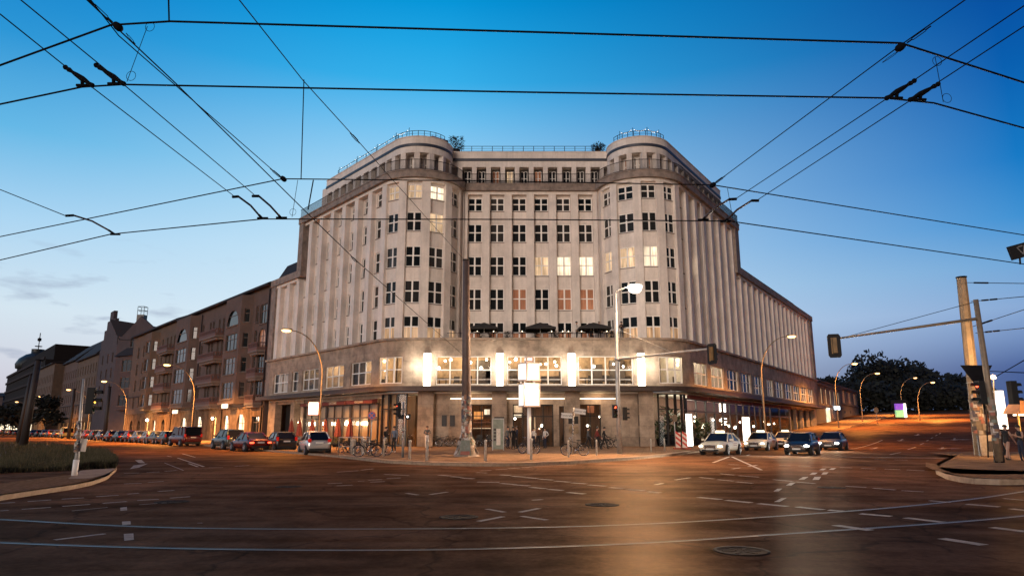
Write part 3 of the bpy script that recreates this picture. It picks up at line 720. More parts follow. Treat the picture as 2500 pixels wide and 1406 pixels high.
# lit fittings seen through the bar and entrance glass
for (a, b, z0, z1, d, nm, m_) in ((1153, 1176, 2.35, 3.0, -2.4, 'menu_board', litmat('amber_board', (1, .42, .12), .7, .5, 4)), (1179, 1193, 2.75, 3.2, -2.6, 'shelf_light', M['litb']), (1152, 1198, 1.55, 1.62, -2.0, 'shelf_light', M['lit']), (1152, 1198, 2.05, 2.11, -2.2, 'shelf_light', M['litd']), (1253, 1276, 2.9, 3.5, -1.6, 'lobby_light', M['lit']), (1254, 1274, 2.5, 2.75, -1.8, 'lobby_light', M['litb']), (1306, 1309, .8, 2.6, -2.0, 'lobby_lamp', M['lit']), (1442, 1460, 2.9, 3.5, -2.4, 'lobby_light', M['litd'])):
    q = MB(K); q.fbox(frG, gx(a), gx(b), d - .06, d, z0, z1); q.build(nm, m_, hotel)
q = MB(K); rb_ = random.Random(11)
for k in range(46):
    a = gx(1151) + (gx(1199) - gx(1151)) * (k % 23 + rb_.random() * .5) / 23; z = 1.62 if k < 23 else 2.11; p_ = frG.p(a, -2.05, z); q.lathe(p_, [(.035, 0), (.035, .16), (.012, .2), (.012, .28)], 6)
q.build('bottles', mat('bottle_glass', (.2, .08, .03), .15, var=.5), hotel)
# wall lamps by the restaurant
for px in (725, 840):
    b = MB(K); c = frGL.p(lx(px), .25, 2.05); b.lathe(c, [(.05, -.2), (.11, -.18), (.11, .18), (.05, .2)], 8); b.build('wall_lamp', M['lampglow'], hotel)
    point('wall_lamp_light', tuple(x * K for x in frGL.p(lx(px), .7, 2.1)), 60, (1, .66, .34), .12)
for px in (741, 749, 775, 797, 829, 856, 868, 875): 
    b = MB(K); c = frGL.p(lx(px), -.28, 2.0); b.box((c[0], c[1], c[2]), (.16, .16, .14)); b.build('table_lamp', M['lampglow'], hotel)
# illuminated sign in the right shopfront
q = MB(K); q.fbox(frGR, rx(1782), rx(1796), -.5, -.44, 3.2, 4.0); q.build('neon_sign', M['panelglow'], hotel)
q = MB(K); q.fbox(frGR, rx(1785), rx(1797), -.5, -.44, 1.9, 2.0); q.fbox(frGR, rx(1785), rx(1797), -.5, -.44, 2.2, 2.3); q.fbox(frGR, rx(1785), rx(1797), -.5, -.44, 2.5, 2.6); q.build('neon_sign', M['panelglow'], hotel)
# ---- closing masses: side walls, roofs, back
body = MB(K)
def poly(off, s0, s1): return [(p[0], p[1]) for p in fullpath(off, s0, s1)]
body.prism([tuple(sl(24.4, -.5)), tuple(sl(17.3, -.5)), tuple(sl(17.3, -9)), tuple(sl(24.4, -9))], 4.7, 17.9)
body.prism([tuple(sr(17.6, -.5)), tuple(sr(58.9, -.5)), tuple(sr(58.9, -11)), tuple(sr(17.6, -11))], 8.9, 18.8)
pm = [tuple(p) for p in fullpath(-.9, 17.4, 17.9)]
pm = pm + [tuple(sr(17.9, -11)), (2.0, 86.0), tuple(sl(17.4, -9))]
body.prism(pm, 8.9, 23.7)
pa = [tuple(p) for p in fullpath(-SB - .35, 14.0, 16.2)] + [tuple(sr(16.2, -9)), (2.0, 84.0), tuple(sl(14.0, -8))]
body.prism(pa, 26.2, 27.5); body.prism([tuple(V(p)) for p in fullpath(-SB - .95, 13.9, 16.1)] + [tuple(sr(16.1, -9)), (2.0, 84.0), tuple(sl(13.9, -8))], 23.7, 26.2)
body.build('rear_wall', M['plaster'], hotel)
def ridge(fn, s0, s1, zb, zt, d0, d1):
    roof = MB(K); fr = Fr(fn(s0), fn(s1)); roof.hexa([fr.p(0, d0, zb), fr.p(fr.L, d0, zb), fr.p(fr.L, d1, zb), fr.p(0, d1, zb), fr.p(0, d0 - 1.2, zt - .1), fr.p(fr.L, d0 - 1.2, zt - .1), fr.p(fr.L, d1, zt), fr.p(0, d1, zt)])
    roof.build('roof', M['roof'], hotel)
ridge(sl, 24.4, 17.5, 18.1, 20.3, -.3, -9); ridge(sr, 18, 54.5, 19.0, 20.8, -.4, -11)
dm = MB(K); fr = Fr(sl(20.3, -1.2), sl(17.6, -1.2)); dm.fbox(fr, .3, 2.2, -2.5, 0, 18.1, 20.4); dm.fbox(fr, .2, 2.3, -2.6, .1, 20.4, 20.55); dm.build('dormer', M['plaster'], hotel)
wall_o = wallmb.build('wall', M['plaster'], hotel)
tag(rest.build('window', [M['white'], M['pane'], M['litb'], M['cornice']], hotel), kind='stuff')
# drain pipes
for p, z0, z1 in ((sr(5.4, .08), 9.05, 23.0), ((-4.5, 61.25), 9.05, 23.2), ((7.9, 61.25), 9.05, 23.2)): 
    dp = MB(K); dp.tube([(p[0], p[1], z0), (p[0], p[1], z1)], .055, 6); dp.build('drain_pipe', M['plaster'], hotel)
tr_ = MB(K); railing(tr_, [(x, FY - 3.55) for x in (-5.5, -2, 2, 6, 9.5)], 8.97, 9.45, .9, .015, .025); tr_.build('terrace_railing', M['iron'], hotel)
# ================================================================ GROUND
def asphalt_extra(nt, b):
    N = nt.nodes.new; L = nt.links.new
    tc = N('ShaderNodeTexCoord')
    big = N('ShaderNodeTexNoise'); big.inputs['Scale'].default_value = .12; big.inputs['Detail'].default_value = 5; L(tc.outputs['Object'], big.inputs[0])
    fine = N('ShaderNodeTexNoise'); fine.inputs['Scale'].default_value = 9; fine.inputs['Detail'].default_value = 8; fine.inputs['Roughness'].default_value = .75; L(tc.outputs['Object'], fine.inputs[0])
    mp = N('ShaderNodeMapping'); mp.inputs['Scale'].default_value = (.05, 1.1, 1); mp.inputs['Rotation'].default_value = (0, 0, math.radians(4)); L(tc.outputs['Object'], mp.inputs[0])
    lane = N('ShaderNodeTexNoise'); lane.inputs['Scale'].default_value = 1.0; lane.inputs['Detail'].default_value = 4; L(mp.outputs[0], lane.inputs[0])
    vo = N('ShaderNodeTexVoronoi'); vo.inputs['Scale'].default_value = .16; L(tc.outputs['Object'], vo.inputs[0])
    def mr(s, a, b_, c, d):
        r = N('ShaderNodeMapRange'); r.inputs[1].default_value = a; r.inputs[2].default_value = b_; r.inputs[3].default_value = c; r.inputs[4].default_value = d; L(s, r.inputs[0]); return r.outputs[0]
    def mu(a, b_):
        m_ = N('ShaderNodeMath'); m_.operation = 'MULTIPLY'; L(a, m_.inputs[0]); L(b_, m_.inputs[1]); return m_.outputs[0]
    f = mu(mu(mr(big.outputs['Fac'], .35, .65, .75, 1.2), mr(fine.outputs['Fac'], .3, .7, .6, 1.4)), mu(mr(lane.outputs['Fac'], .3, .7, .8, 1.2), mr(vo.outputs['Color'], 0, 1, .72, 1.22)))
    # cracks and repair seams between poured fields, worn dark wheel tracks
    cr = N('ShaderNodeTexVoronoi'); cr.feature = 'DISTANCE_TO_EDGE'; cr.inputs['Scale'].default_value = .22
    wv = N('ShaderNodeTexNoise'); wv.inputs['Scale'].default_value = .9; wv.inputs['Detail'].default_value = 6; L(tc.outputs['Object'], wv.inputs[0])
    av = N('ShaderNodeVectorMath'); av.operation = 'MULTIPLY_ADD'; L(wv.outputs['Color'], av.inputs[0]); av.inputs[1].default_value = (1.6, 1.6, 0); L(tc.outputs['Object'], av.inputs[2]); L(av.outputs[0], cr.inputs[0])
    f = mu(f, mr(cr.outputs['Distance'], .0, .012, .45, 1.0))
    st = N('ShaderNodeTexNoise'); st.inputs['Scale'].default_value = .45; st.inputs['Detail'].default_value = 9; st.inputs['Roughness'].default_value = .7; L(tc.outputs['Object'], st.inputs[0])
    f = mu(f, mr(st.outputs['Fac'], .40, .60, .55, 1.15))
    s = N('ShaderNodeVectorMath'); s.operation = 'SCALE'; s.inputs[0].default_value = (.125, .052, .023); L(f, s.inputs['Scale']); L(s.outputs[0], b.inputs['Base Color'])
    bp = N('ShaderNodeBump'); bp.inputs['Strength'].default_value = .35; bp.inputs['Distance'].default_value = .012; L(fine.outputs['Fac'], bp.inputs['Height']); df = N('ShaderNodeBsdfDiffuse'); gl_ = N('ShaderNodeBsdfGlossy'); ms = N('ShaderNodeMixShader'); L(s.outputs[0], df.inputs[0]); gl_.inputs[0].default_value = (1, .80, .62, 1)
    L(mr(lane.outputs['Fac'], .3, .7, .30, .55), gl_.inputs['Roughness']); L(bp.outputs[0], df.inputs['Normal']); L(bp.outputs[0], gl_.inputs['Normal'])
    L(mr(mu(st.outputs['Fac'], lane.outputs['Fac']), .12, .38, .012, .045), ms.inputs[0]); L(df.outputs[0], ms.inputs[1]); L(gl_.outputs[0], ms.inputs[2]); L(ms.outputs[0], nt.nodes['Material Output'].inputs[0])
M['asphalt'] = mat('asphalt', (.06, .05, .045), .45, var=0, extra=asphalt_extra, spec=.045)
def slab_mat(name, c1, c2, mort, w, h, rough=.75, ms=.012):
    def ex(nt, b):
        N = nt.nodes.new; L = nt.links.new
        tc = N('ShaderNodeTexCoord'); mp = N('ShaderNodeMapping'); mp.inputs['Rotation'].default_value = (0, 0, .2); L(tc.outputs['Object'], mp.inputs[0])
        br = N('ShaderNodeTexBrick'); br.inputs['Scale'].default_value = 1; br.inputs['Brick Width'].default_value = w; br.inputs['Row Height'].default_value = h; br.inputs['Mortar Size'].default_value = ms
        br.inputs['Color1'].default_value = (*c1, 1); br.inputs['Color2'].default_value = (*c2, 1); br.inputs['Mortar'].default_value = (*mort, 1); L(mp.outputs[0], br.inputs[0])
        n = N('ShaderNodeTexNoise'); n.inputs['Scale'].default_value = 1.1; n.inputs['Detail'].default_value = 8; L(tc.outputs['Object'], n.inputs[0])
        r = N('ShaderNodeMapRange'); r.inputs[1].default_value = .3; r.inputs[2].default_value = .7; r.inputs[3].default_value = .65; r.inputs[4].default_value = 1.25; L(n.outputs['Fac'], r.inputs[0])
        s = N('ShaderNodeVectorMath'); s.operation = 'SCALE'; L(br.outputs[0], s.inputs[0]); L(r.outputs[0], s.inputs['Scale']); L(s.outputs[0], b.inputs['Base Color'])
    return mat(name, c1, rough, var=0, extra=ex, spec=0)
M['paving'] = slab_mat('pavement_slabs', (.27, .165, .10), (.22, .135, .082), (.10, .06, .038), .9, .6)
M['cobble'] = mat('cobble_stones', (.22, .125, .07), .9, var=.5, scale=7, bump=.5, spec=0)
M['kerb'] = mat('kerb_granite', (.36, .26, .18), .75, var=.25, scale=5, spec=0)
M['concrete'] = mat('pale_concrete', (.38, .27, .19), .8, var=.25, scale=2, spec=0)
M['soil'] = mat('soil', (.06, .045, .03), .95, var=.4, scale=4)
M['paint'] = mat('road_paint', (.36, .29, .235), .8, var=.4, scale=6, spec=.05)
gr = MB()
def rng(a, b, s): 
    o = []; x = a
    while x < b - 1e-6: o.append(x); x += s
    return o + [b]
xs = rng(-700, -120, 40) + rng(-120, 160, 3.5)[1:] + rng(160, 900, 40)[1:]
ys = rng(-120, 0, 20) + rng(0, 260, 3.5)[1:] + rng(260, 1500, 50)[1:]
vs = [(x, y, gz(x, y)) for y in ys for x in xs]; nx = len(xs)
gr.mesh(vs, [(j * nx + i, j * nx + i + 1, (j + 1) * nx + i + 1, (j + 1) * nx + i) for j in range(len(ys) - 1) for i in range(nx - 1)], 0, True)
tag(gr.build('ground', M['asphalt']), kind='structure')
def resample(P, n):
    P = [V((p[0], p[1])) for p in P]; Ls = [0]
    for i in range(len(P) - 1): Ls.append(Ls[-1] + (P[i + 1] - P[i]).length)
    o = []
    for k in range(n + 1):
        d = Ls[-1] * k / n; i = 0
        while i < len(P) - 2 and Ls[i + 1] < d: i += 1
        o.append(P[i].lerp(P[i + 1], (d - Ls[i]) / max(1e-6, Ls[i + 1] - Ls[i])))
    return o
def sheet(mb, A, B, up, n=40, m_=6, mi=0, skirt=None):
    """raised sheet draped over the ground between two plan polylines; kerb face along A"""
    A, B = resample(A, n), resample(B, n)
    vs = []
    for i in range(n + 1):
        for j in range(m_ + 1):
            p = A[i].lerp(B[i], j / m_); vs.append((p.x, p.y, gz(p.x, p.y) + up))
    w = m_ + 1
    fs = []
    for i in range(n):
        for j in range(m_):
            f = (i * w + j, (i + 1) * w + j, (i + 1) * w + j + 1, i * w + j + 1); a, b, c, d = [vs[k] for k in f]
            ar_ = sum(p[0] * q[1] - q[0] * p[1] for p, q in ((a, b), (b, c), (c, d), (d, a)))
            if abs(ar_) > 1e-5: fs.append(f if ar_ > 0 else f[::-1])
    mb.mesh(vs, fs, mi, False)
def kerb(mb, A, up, w=.16, n=60, mi=0, side=1):
    A = resample(A, n)
    for i in range(n):
        a, b = A[i], A[i + 1]; d = (b - a).normalized(); q = V((-d.y, d.x)) * w * side
        za, zb = gz(a.x, a.y), gz(b.x, b.y)
        mb.quad([(a.x, a.y, za - .05), (b.x, b.y, zb - .05), (b.x, b.y, zb + up), (a.x, a.y, za + up)], mi)
        mb.quad([(a.x, a.y, za + up), (b.x, b.y, zb + up), (b.x + q.x, b.y + q.y, zb + up), (a.x + q.x, a.y + q.y, za + up)], mi)
UP = .13
# corner pavement in front of the hotel
kl = [P0L + nL * 9.5 + dL * s for s in (170, 120, 80, 50, 24)]
kc = [G(820, 1116), G(880, 1123), G(940, 1130), G(1010, 1134), G(1100, 1137), G(1200, 1138), G(1290, 1137), G(1400, 1132), G(1480, 1127), G(1560, 1121), G(1640, 1113), G(1690, 1106)]
kr = [P0R + nR * 6.2 + dR * s for s in (8, 20, 40, 66, 100, 150, 220)]
K1 = [V((p[0], p[1])) for p in kl + kc + kr]
B1 = [P0L + dL * s for s in (170, 120, 80, 50, 24)] + [V((p[0] * K, p[1] * K)) for p in podhull(-.9)[1:-1]] + [P0R + dR * s for s in (8, 20, 40, 66, 100, 150, 220)]
def split(P, a, b): return P[a:b]
nl, ncn = len(kl), len(kc)
pv = MB(); kb = MB()
hullc = [V((p[0] * K, p[1] * K)) for p in podhull(-.9)[1:-1]]
inL, inC, inR = B1[:nl] , hullc, B1[-len(kr):]
sheet(pv, K1[:nl + 1], inL + [hullc[0]], UP, 60, 6); sheet(pv, K1[nl:nl + ncn], hullc, UP, 60, 14); sheet(pv, K1[nl + ncn - 1:], [hullc[-1]] + inR, UP, 80, 6)
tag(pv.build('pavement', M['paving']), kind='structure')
kerb(kb, K1, UP, .18, 220, 0, 1)
# paler strip of slabs just inside the corner kerb
st = MB(); off = [p + V((0, .25)) for p in K1[nl:nl + ncn]]
sheet(st, off, [p + V((0, 1.3)) for p in K1[nl:nl + ncn]], UP + .005, 60, 2)
tag(st.build('pavement_strip', M['concrete']), kind='structure')
# right traffic island
isl = [G(2330, 1119), G(2304, 1132), G(2283, 1144), G(2286, 1157), G(2312, 1170), G(2355, 1179), G(2400, 1183), G(2450, 1184), G(2500, 1183), G(2600, 1182)]
isl = [V((p.x, p.y)) for p in isl] + [V((60, 21))]
inner = [V((28.2, 48)), V((33, 50)), V((38, 49)), V((46, 46)), V((50, 44)), V((54, 42)), V((58, 40)), V((62, 38)), V((66, 36)), V((75, 34))]
pi_ = MB(); sheet(pi_, isl, inner, UP + .05, 60, 12); tag(pi_.build('traffic_island', M['paving']), kind='structure')
cb = MB(); sheet(cb, [p.lerp(q, .012) for p, q in zip(isl[2:], inner[2:])], [p + V((.9, 2.2)) for p in isl[2:]], UP + .056, 40, 3)
tag(cb.build('cobble_strip', M['cobble']), kind='structure')
kerb(kb, isl, UP + .05, .2, 90, 0, 1)
# left grass island
gl = [G(-250, 1250), G(0, 1222), G(100, 1206), G(180, 1194), G(225, 1184), G(262, 1170), G(284, 1150), G(286, 1130), G(262, 1110), G(205, 1094), G(140, 1087), G(60, 1083), G(-60, 1080)]
gl = [V((p.x, p.y)) for p in gl]
front, back = gl[:7], gl[6:]
mid = [V((-60, 16)), V((-45, 26))]
il = MB()
cen = [V((g.x, g.y)) for g in (G(-250, 1205), G(0, 1190), G(100, 1176), G(150, 1170), G(185, 1166), G(205, 1160), G(215, 1155))]
sheet(il, front, cen, UP, 50, 4); kerb(kb, gl, UP, .18, 120, 0, 1)
tag(il.build('cobble_strip', M['cobble']), kind='structure')
pth = MB(); up2 = [V((g.x, g.y)) for g in (G(-250, 1185), G(0, 1164), G(100, 1160), G(150, 1158), G(185, 1156), G(205, 1154), G(218, 1153))]
sheet(pth, [c + V((0, 0)) for c in cen], up2, UP + .004, 50, 3); tag(pth.build('cycle_path', M['asphalt']), kind='structure')
cp = MB(); sheet(cp, [V((g.x, g.y)) for g in (G(165, 1178), G(215, 1178), G(255, 1168), G(276, 1156))], [V((g.x, g.y)) for g in (G(196, 1157), G(225, 1154), G(258, 1152), G(281, 1151))], UP + .009, 20, 4)
tag(cp.build('concrete_patch', M['concrete']), kind='structure')
so = MB(); gfront = up2 + [V((g.x, g.y)) for g in (G(255, 1151.5), G(281, 1150))]
gback = [V((g.x, g.y)) for g in (G(-250, 1079), G(-60, 1081), G(60, 1084), G(140, 1088), G(205, 1096), G(250, 1108), G(272, 1120), G(281, 1132), G(283, 1142))]
sheet(so, gfront, gback, UP + .002, 50, 24); tag(so.build('soil', M['soil']), kind='structure')
tag(kb.build('kerb', M['kerb']), kind='structure')
# grass blades on the island
gs = MB(); r_ = random.Random(5); A_, B_ = resample(gfront, 60), resample(gback, 60)
for _ in range(26000):
    i = r_.random() * 59.99; t = r_.random() ** 2.0; i0 = int(i)
    p = A_[i0].lerp(A_[i0 + 1], i - i0).lerp(B_[i0].lerp(B_[i0 + 1], i - i0), t)
    if p.y > 90 or p.x < -60: continue
    clump = .5 + .5 * math.sin(p.x * 1.3) * math.sin(p.y * .9 + p.x * .4)
    h = (.10 + .28 * r_.random() * (.45 + clump)); a = r_.random() * 6.28; w = .016 + .012 * p.y / 40; lx_, ly_ = (r_.random() - .5) * .2, (r_.random() - .5) * .2; z = UP
    gs.quad([(p.x - w * math.cos(a), p.y - w * math.sin(a), z), (p.x + w * math.cos(a), p.y + w * math.sin(a), z), (p.x + lx_ + .004, p.y + ly_, z + h), (p.x + lx_ - .004, p.y + ly_, z + h)], r_.randrange(3))
tag(gs.build('grass', [mat('grass_a', (.05, .045, .015), .8, var=.3), mat('grass_b', (.03, .03, .01), .8, var=.3), mat('grass_dry', (.09, .07, .035), .8, var=.3)]), kind='stuff')
# ---- painted markings (photo pixels -> ground)
mk = MB()
def dash(x0, y0, x1, y1, w=.12):
    a, b = G(x0, y0), G(x1, y1); d = V((b.x - a.x, b.y - a.y)); L = d.length
    if L < .05: return
    d /= L; q = V((-d.y, d.x)) * w / 2; n = max(1, int(L / 3.5))
    for k in range(n):
        s, e = V((a.x, a.y)) + d * L * k / n, V((a.x, a.y)) + d * L * (k + 1) / n
        P = [s - q, e - q, e + q, s + q]; mk.quad([(p.x, p.y, gz(p.x, p.y) + .008) for p in P])
def Q(*pts): mk.quad([(p.x, p.y, p.z + .008) for p in [G(*q) for q in pts]][::-1])
S4 = lambda x, y: (x / 3.125, 1100 + y / 3.125)
S5 = lambda x, y: (800 + x / 3.125, 1100 + y / 3.125)
S6 = lambda x, y: (1600 + x / 2.778, 1050 + y / 2.778)
for S, w, L_ in ((S4, .12, [(0, 402, 115, 395), (210, 388, 390, 376), (470, 370, 640, 360), (733, 351, 905, 340), (970, 331, 1060, 325), (1205, 311, 1330, 303), (0, 460, 65, 455), (165, 448, 388, 433), (475, 425, 688, 410), (783, 402, 967, 388), (1047, 380, 1212, 371), (1297, 362, 1450, 351), (945, 172, 1062, 170), (1118, 167, 1215, 162), (1258, 157, 1350, 150), (945, 253, 1080, 248), (1130, 242, 1250, 234), (415, 682, 800, 635), (1355, 55, 1555, 122), (1390, 22, 1490, 50), (1440, 97, 1510, 123), (1275, 40, 1310, 47), (1590, 130, 1700, 127), (1790, 120, 1900, 112)]),
                 (S4, .05, [(548, 460, 820, 433), (1060, 413, 1272, 397), (1505, 553, 1545, 553), (1255, 93, 1400, 150)]),
                 (S5, .22, [(850, 186, 935, 192), (940, 197, 1025, 203), (1022, 208, 1115, 214), (1315, 184, 1395, 189), (1405, 194, 1500, 201), (1505, 204, 1605, 212), (1612, 216, 1720, 224), (1735, 231, 1850, 240), (1862, 245, 1975, 253), (1990, 261, 2120, 270), (2150, 281, 2265, 290), (2280, 294, 2420, 305), (2440, 313, 2540, 321), (1140, 239, 1310, 241), (1320, 249, 1430, 258), (1420, 260, 1540, 268), (1545, 279, 1665, 290), (1680, 294, 1790, 303), (1830, 318, 1960, 330)]),
                 (S5, .13, [(1135, 166, 1215, 170), (1165, 153, 1250, 150), (1280, 144, 1370, 140), (1375, 137, 1465, 131), (1480, 129, 1545, 125), (310, 225, 415, 220), (450, 213, 555, 208), (325, 240, 435, 235), (70, 268, 190, 262), (230, 233, 280, 231), (0, 252, 110, 247), (70, 163, 235, 152), (255, 148, 350, 138), (1213, 445, 1350, 470), (1465, 470, 1615, 440), (1150, 540, 1340, 503), (1478, 500, 1672, 530), (780, 335, 915, 315), (600, 325, 690, 338), (1540, 122, 1900, 106), (430, 180, 620, 190), (1560, 378, 1640, 372)]),
                 (S6, .14, [(300, 320, 400, 330), (425, 335, 530, 345), (550, 350, 660, 360), (440, 295, 535, 304), (565, 308, 700, 318), (800, 335, 935, 347), (950, 350, 1085, 362), (1290, 380, 1430, 388), (1475, 393, 1630, 405), (1670, 410, 1820, 418), (1860, 478, 2000, 490), (2360, 463, 2500, 475), (840, 238, 920, 241), (970, 242, 1050, 245), (1130, 247, 1190, 250), (1250, 252, 1335, 255), (1395, 258, 1495, 263), (1555, 263, 1660, 267), (1705, 269, 1825, 274), (1485, 197, 1570, 200), (1620, 200, 1710, 204), (495, 232, 570, 235), (135, 337, 235, 322), (0, 370, 50, 360), (520, 262, 575, 255), (630, 246, 690, 236), (620, 172, 640, 165), (390, 220, 500, 180), (520, 180, 720, 270)]),
                 (S6, .22, [(290, 455, 445, 470), (480, 475, 650, 492), (700, 498, 895, 517), (960, 520, 1140, 540), (1175, 542, 1275, 550), (1390, 567, 1600, 585), (1695, 595, 1955, 625), (1220, 645, 1460, 680), (2110, 502, 2335, 520), (2410, 533, 2560, 550), (2280, 660, 2520, 690), (1940, 735, 2230, 780)])):
    for d in L_: dash(*S(d[0], d[1]), *S(d[2], d[3]), w)
for s in ((917, 436, 967, 430, 970, 455, 919, 459), (930, 542, 995, 538, 997, 565, 932, 570), (944, 637, 1017, 632, 1021, 681, 948, 688)):
    Q(*[S4(s[k], s[k + 1]) for k in (0, 2, 4, 6)])
for s in ((1110, 270, 1130, 260, 1163, 260, 1140, 271), (1175, 268, 1195, 257, 1228, 257, 1205, 268), (1045, 301, 1065, 288, 1103, 287, 1083, 300), (1125, 300, 1140, 286, 1175, 285, 1160, 299), (970, 335, 1000, 318, 1040, 316, 1010, 334), (1065, 337, 1080, 316, 1125, 315, 1110, 336), (885, 375, 915, 356, 952, 355, 922, 375), (800, 415, 828, 397, 862, 396, 835, 415), (805, 487, 855, 461, 892, 459, 842, 487)):
    Q(*[S6(s[k], s[k + 1]) for k in (0, 2, 4, 6)])
dash(*S6(-250, 140), *S6(500, 170), .18); dash(*S6(500, 172), *S6(2090, 191), .32)
for a in ((1590, 165, 1665, 150), (1712, 130, 1765, 115), (1795, 98, 1820, 88), (1838, 73, 1852, 66), (1870, 55, 1882, 48), (1900, 38, 1912, 31), (1925, 25, 1935, 18), (1310, 130, 1540, 66)): dash(*S6(a[0], a[1]), *S6(a[2], a[3]), .14)
# direction arrows on the uphill street
def arrow(px, py, turn=0):
    c = G(px, py); d = V((-dR.x, -dR.y)); q = V((-d.y, d.x)); o = V((c.x, c.y))
    def pt(a, b): p = o + d * a + q * b; return (p.x, p.y, gz(p.x, p.y) + .008)
    mk.quad([pt(-2.2, -.1), pt(.6, -.1), pt(.6, .1), pt(-2.2, .1)]); mk.quad([pt(.6, -.42), pt(1.9, 0), pt(1.9, .001), pt(.6, .42)])
    if turn: mk.quad([pt(-.6, 0), pt(.4, turn * .8), pt(.0, turn * 1.1), pt(-1.0, 0)]); mk.quad([pt(.9, turn * .7), pt(.0, turn * 1.6), pt(-.3, turn * .8), pt(-.3, turn * .7)])
arrow(2135, 1094, 0); arrow(2300, 1094, 1); arrow(2200, 1074, 0); arrow(2330, 1072, 1); arrow(2240, 1061, 0)
for s in ((1030, 72, 1080, 70, 1108, 95, 1058, 93), (990, 140, 1020, 112, 1130, 98, 1060, 128)): Q(*[S4(s[k], s[k + 1]) for k in (0, 2, 4, 6)])
for a in ((1340, 155, 1440, 120),): pass
tag(mk.build('road_markings', M['paint']), kind='structure')
for i, (px, py, lab) in enumerate(((705, 1188, 'round manhole cover left of centre in the road'), (1120, 1262, 'round manhole cover in the middle of the crossing'), (1470, 1232, 'round manhole cover right of the middle of the crossing'), (2030, 1190, 'manhole cover in the road before the black car'), (420, 1225, 'manhole cover by the dashed cycle lane at left'), (1810, 1345, 'manhole cover between the tram rails at lower right'))):
    p = G(px, py); o = MB(); o.lathe((0, 0, 0), [(.40, -.02), (.40, .012), (.34, .012), (.33, .006), (.05, .006)], 20)
    for k in range(6): t = k * math.pi / 3; o.box((.18 * math.cos(t), .18 * math.sin(t), .006), (.10, .025, .006), 0, t)
    ob = o.build('manhole_cover', mat('cast_iron', (.03, .019, .013), .9, 0, var=.5, scale=9, spec=.1)); ob.location = p; tag(ob, lab, 'manhole cover')
# ---- tram rails across the crossing
ra = MB(); gv = MB()
def railline(px):
    P = [G(x, y) for x, y in px]; P = [V((p.x, p.y)) for p in P]
    # smooth
    Q_ = resample(P, 60); Q_ = [(Q_[max(i - 2, 0)] + Q_[max(i - 1, 0)] + Q_[i] + Q_[min(i + 1, 60)] + Q_[min(i + 2, 60)]) / 5 for i in range(61)]
    for i in range(60):
        a, b = Q_[i], Q_[i + 1]; n = V((-(b - a).y, (b - a).x)).normalized()
        for o0, o1, m_, z in ((-.022, .022, ra, .007), (.022, .075, gv, .005), (.075, .09, ra, .007)):
            m_.quad([(*(a + n * o0), z), (*(b + n * o0), z), (*(b + n * o1), z), (*(a + n * o1), z)])
railline([(-300, 1255), (0, 1268), (300, 1286), (530, 1292), (900, 1292), (1250, 1290), (1500, 1284), (1800, 1268), (2000, 1253), (2110, 1246), (2250, 1233), (2400, 1216), (2500, 1200), (2700, 1172)])
railline([(-300, 1310), (0, 1326), (300, 1337), (550, 1342), (900, 1345), (1250, 1340), (1600, 1326), (1900, 1305), (2200, 1285), (2400, 1270), (2500, 1260), (2700, 1236)])
tag(ra.build('tram_rails', mat('polished_steel', (.30, .25, .21), .42, 1., var=.5, scale=.7)), kind='structure')
tag(gv.build('rail_grooves', M['black']), kind='structure')
# ================================================================ HOUSES OF THE LEFT STREET
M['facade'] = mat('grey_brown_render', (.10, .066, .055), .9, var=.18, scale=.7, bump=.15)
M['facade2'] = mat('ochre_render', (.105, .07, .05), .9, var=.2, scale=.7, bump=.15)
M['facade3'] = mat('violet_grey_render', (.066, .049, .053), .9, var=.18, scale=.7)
M['rustic'] = slab_mat('rusticated_stone', (.20, .13, .085), (.14, .095, .065), (.07, .05, .04), .7, .35, .85, .03)
M['trim'] = mat('pale_trim', (.13, .097, .08), .7, var=.1)
M['rail_red'] = mat('red_brown_parapet', (.10, .045, .035), .7, var=.3)
M['shoplight'] = litmat('shop_light', (1, .84, .58), 2.2, .35, 2)
M['archlight'] = mat('warm_doorway', (1, .7, .35), emit=(1, .55, .18), es=.8, var=0)
def win(parent, fr, a0, a1, z0, z1, d, pm=None, cols=2, name='window', arch=False):
    f = MB(); w = .08
    for b in ((a0, a0 + w, z0, z1), (a1 - w, a1, z0, z1), (a0 + w, a1 - w, z0, z0 + w), (a0 + w, a1 - w, z1 - w, z1), (a0 + w, a1 - w, z0 + (z1 - z0) * .64, z0 + (z1 - z0) * .64 + .07)): f.fbox(fr, b[0], b[1], d - .05, d + .04, b[2], b[3])
    for k in range(1, cols): x = a0 + (a1 - a0) * k / cols; f.fbox(fr, x - .04, x + .04, d - .045, d + .035, z0 + w, z1 - w)
    f.fbox(fr, a0 - .12, a1 + .12, d, d + .34, z0 - .12, z0 - .01)
    o = f.build(name, M['trim'], parent); p = MB()
    p.quad([fr.p(a0, d - .02, z0), fr.p(a1, d - .02, z0), fr.p(a1, d - .02, z1), fr.p(a0, d - .02, z1)]); p.build('pane', pm or M['pane'], o); return o
def archfill(mb, fr, a0, a1, z1, d, mi=0, n=8):
    r = (a1 - a0) / 2; c = (a0 + a1) / 2; zc = z1 - r
    for sgn in (-1, 1):
        pr = (c + sgn * r, zc)
        for k in range(1, n + 1):
            t = math.pi / 2 * k / n; q = (c + sgn * r * math.cos(t), zc + r * math.sin(t)); P = [fr.p(c + sgn * r, d, z1), fr.p(pr[0], d, pr[1]), fr.p(q[0], d, q[1])]
            mb.quad(P if sgn > 0 else P[::-1]); pr = q
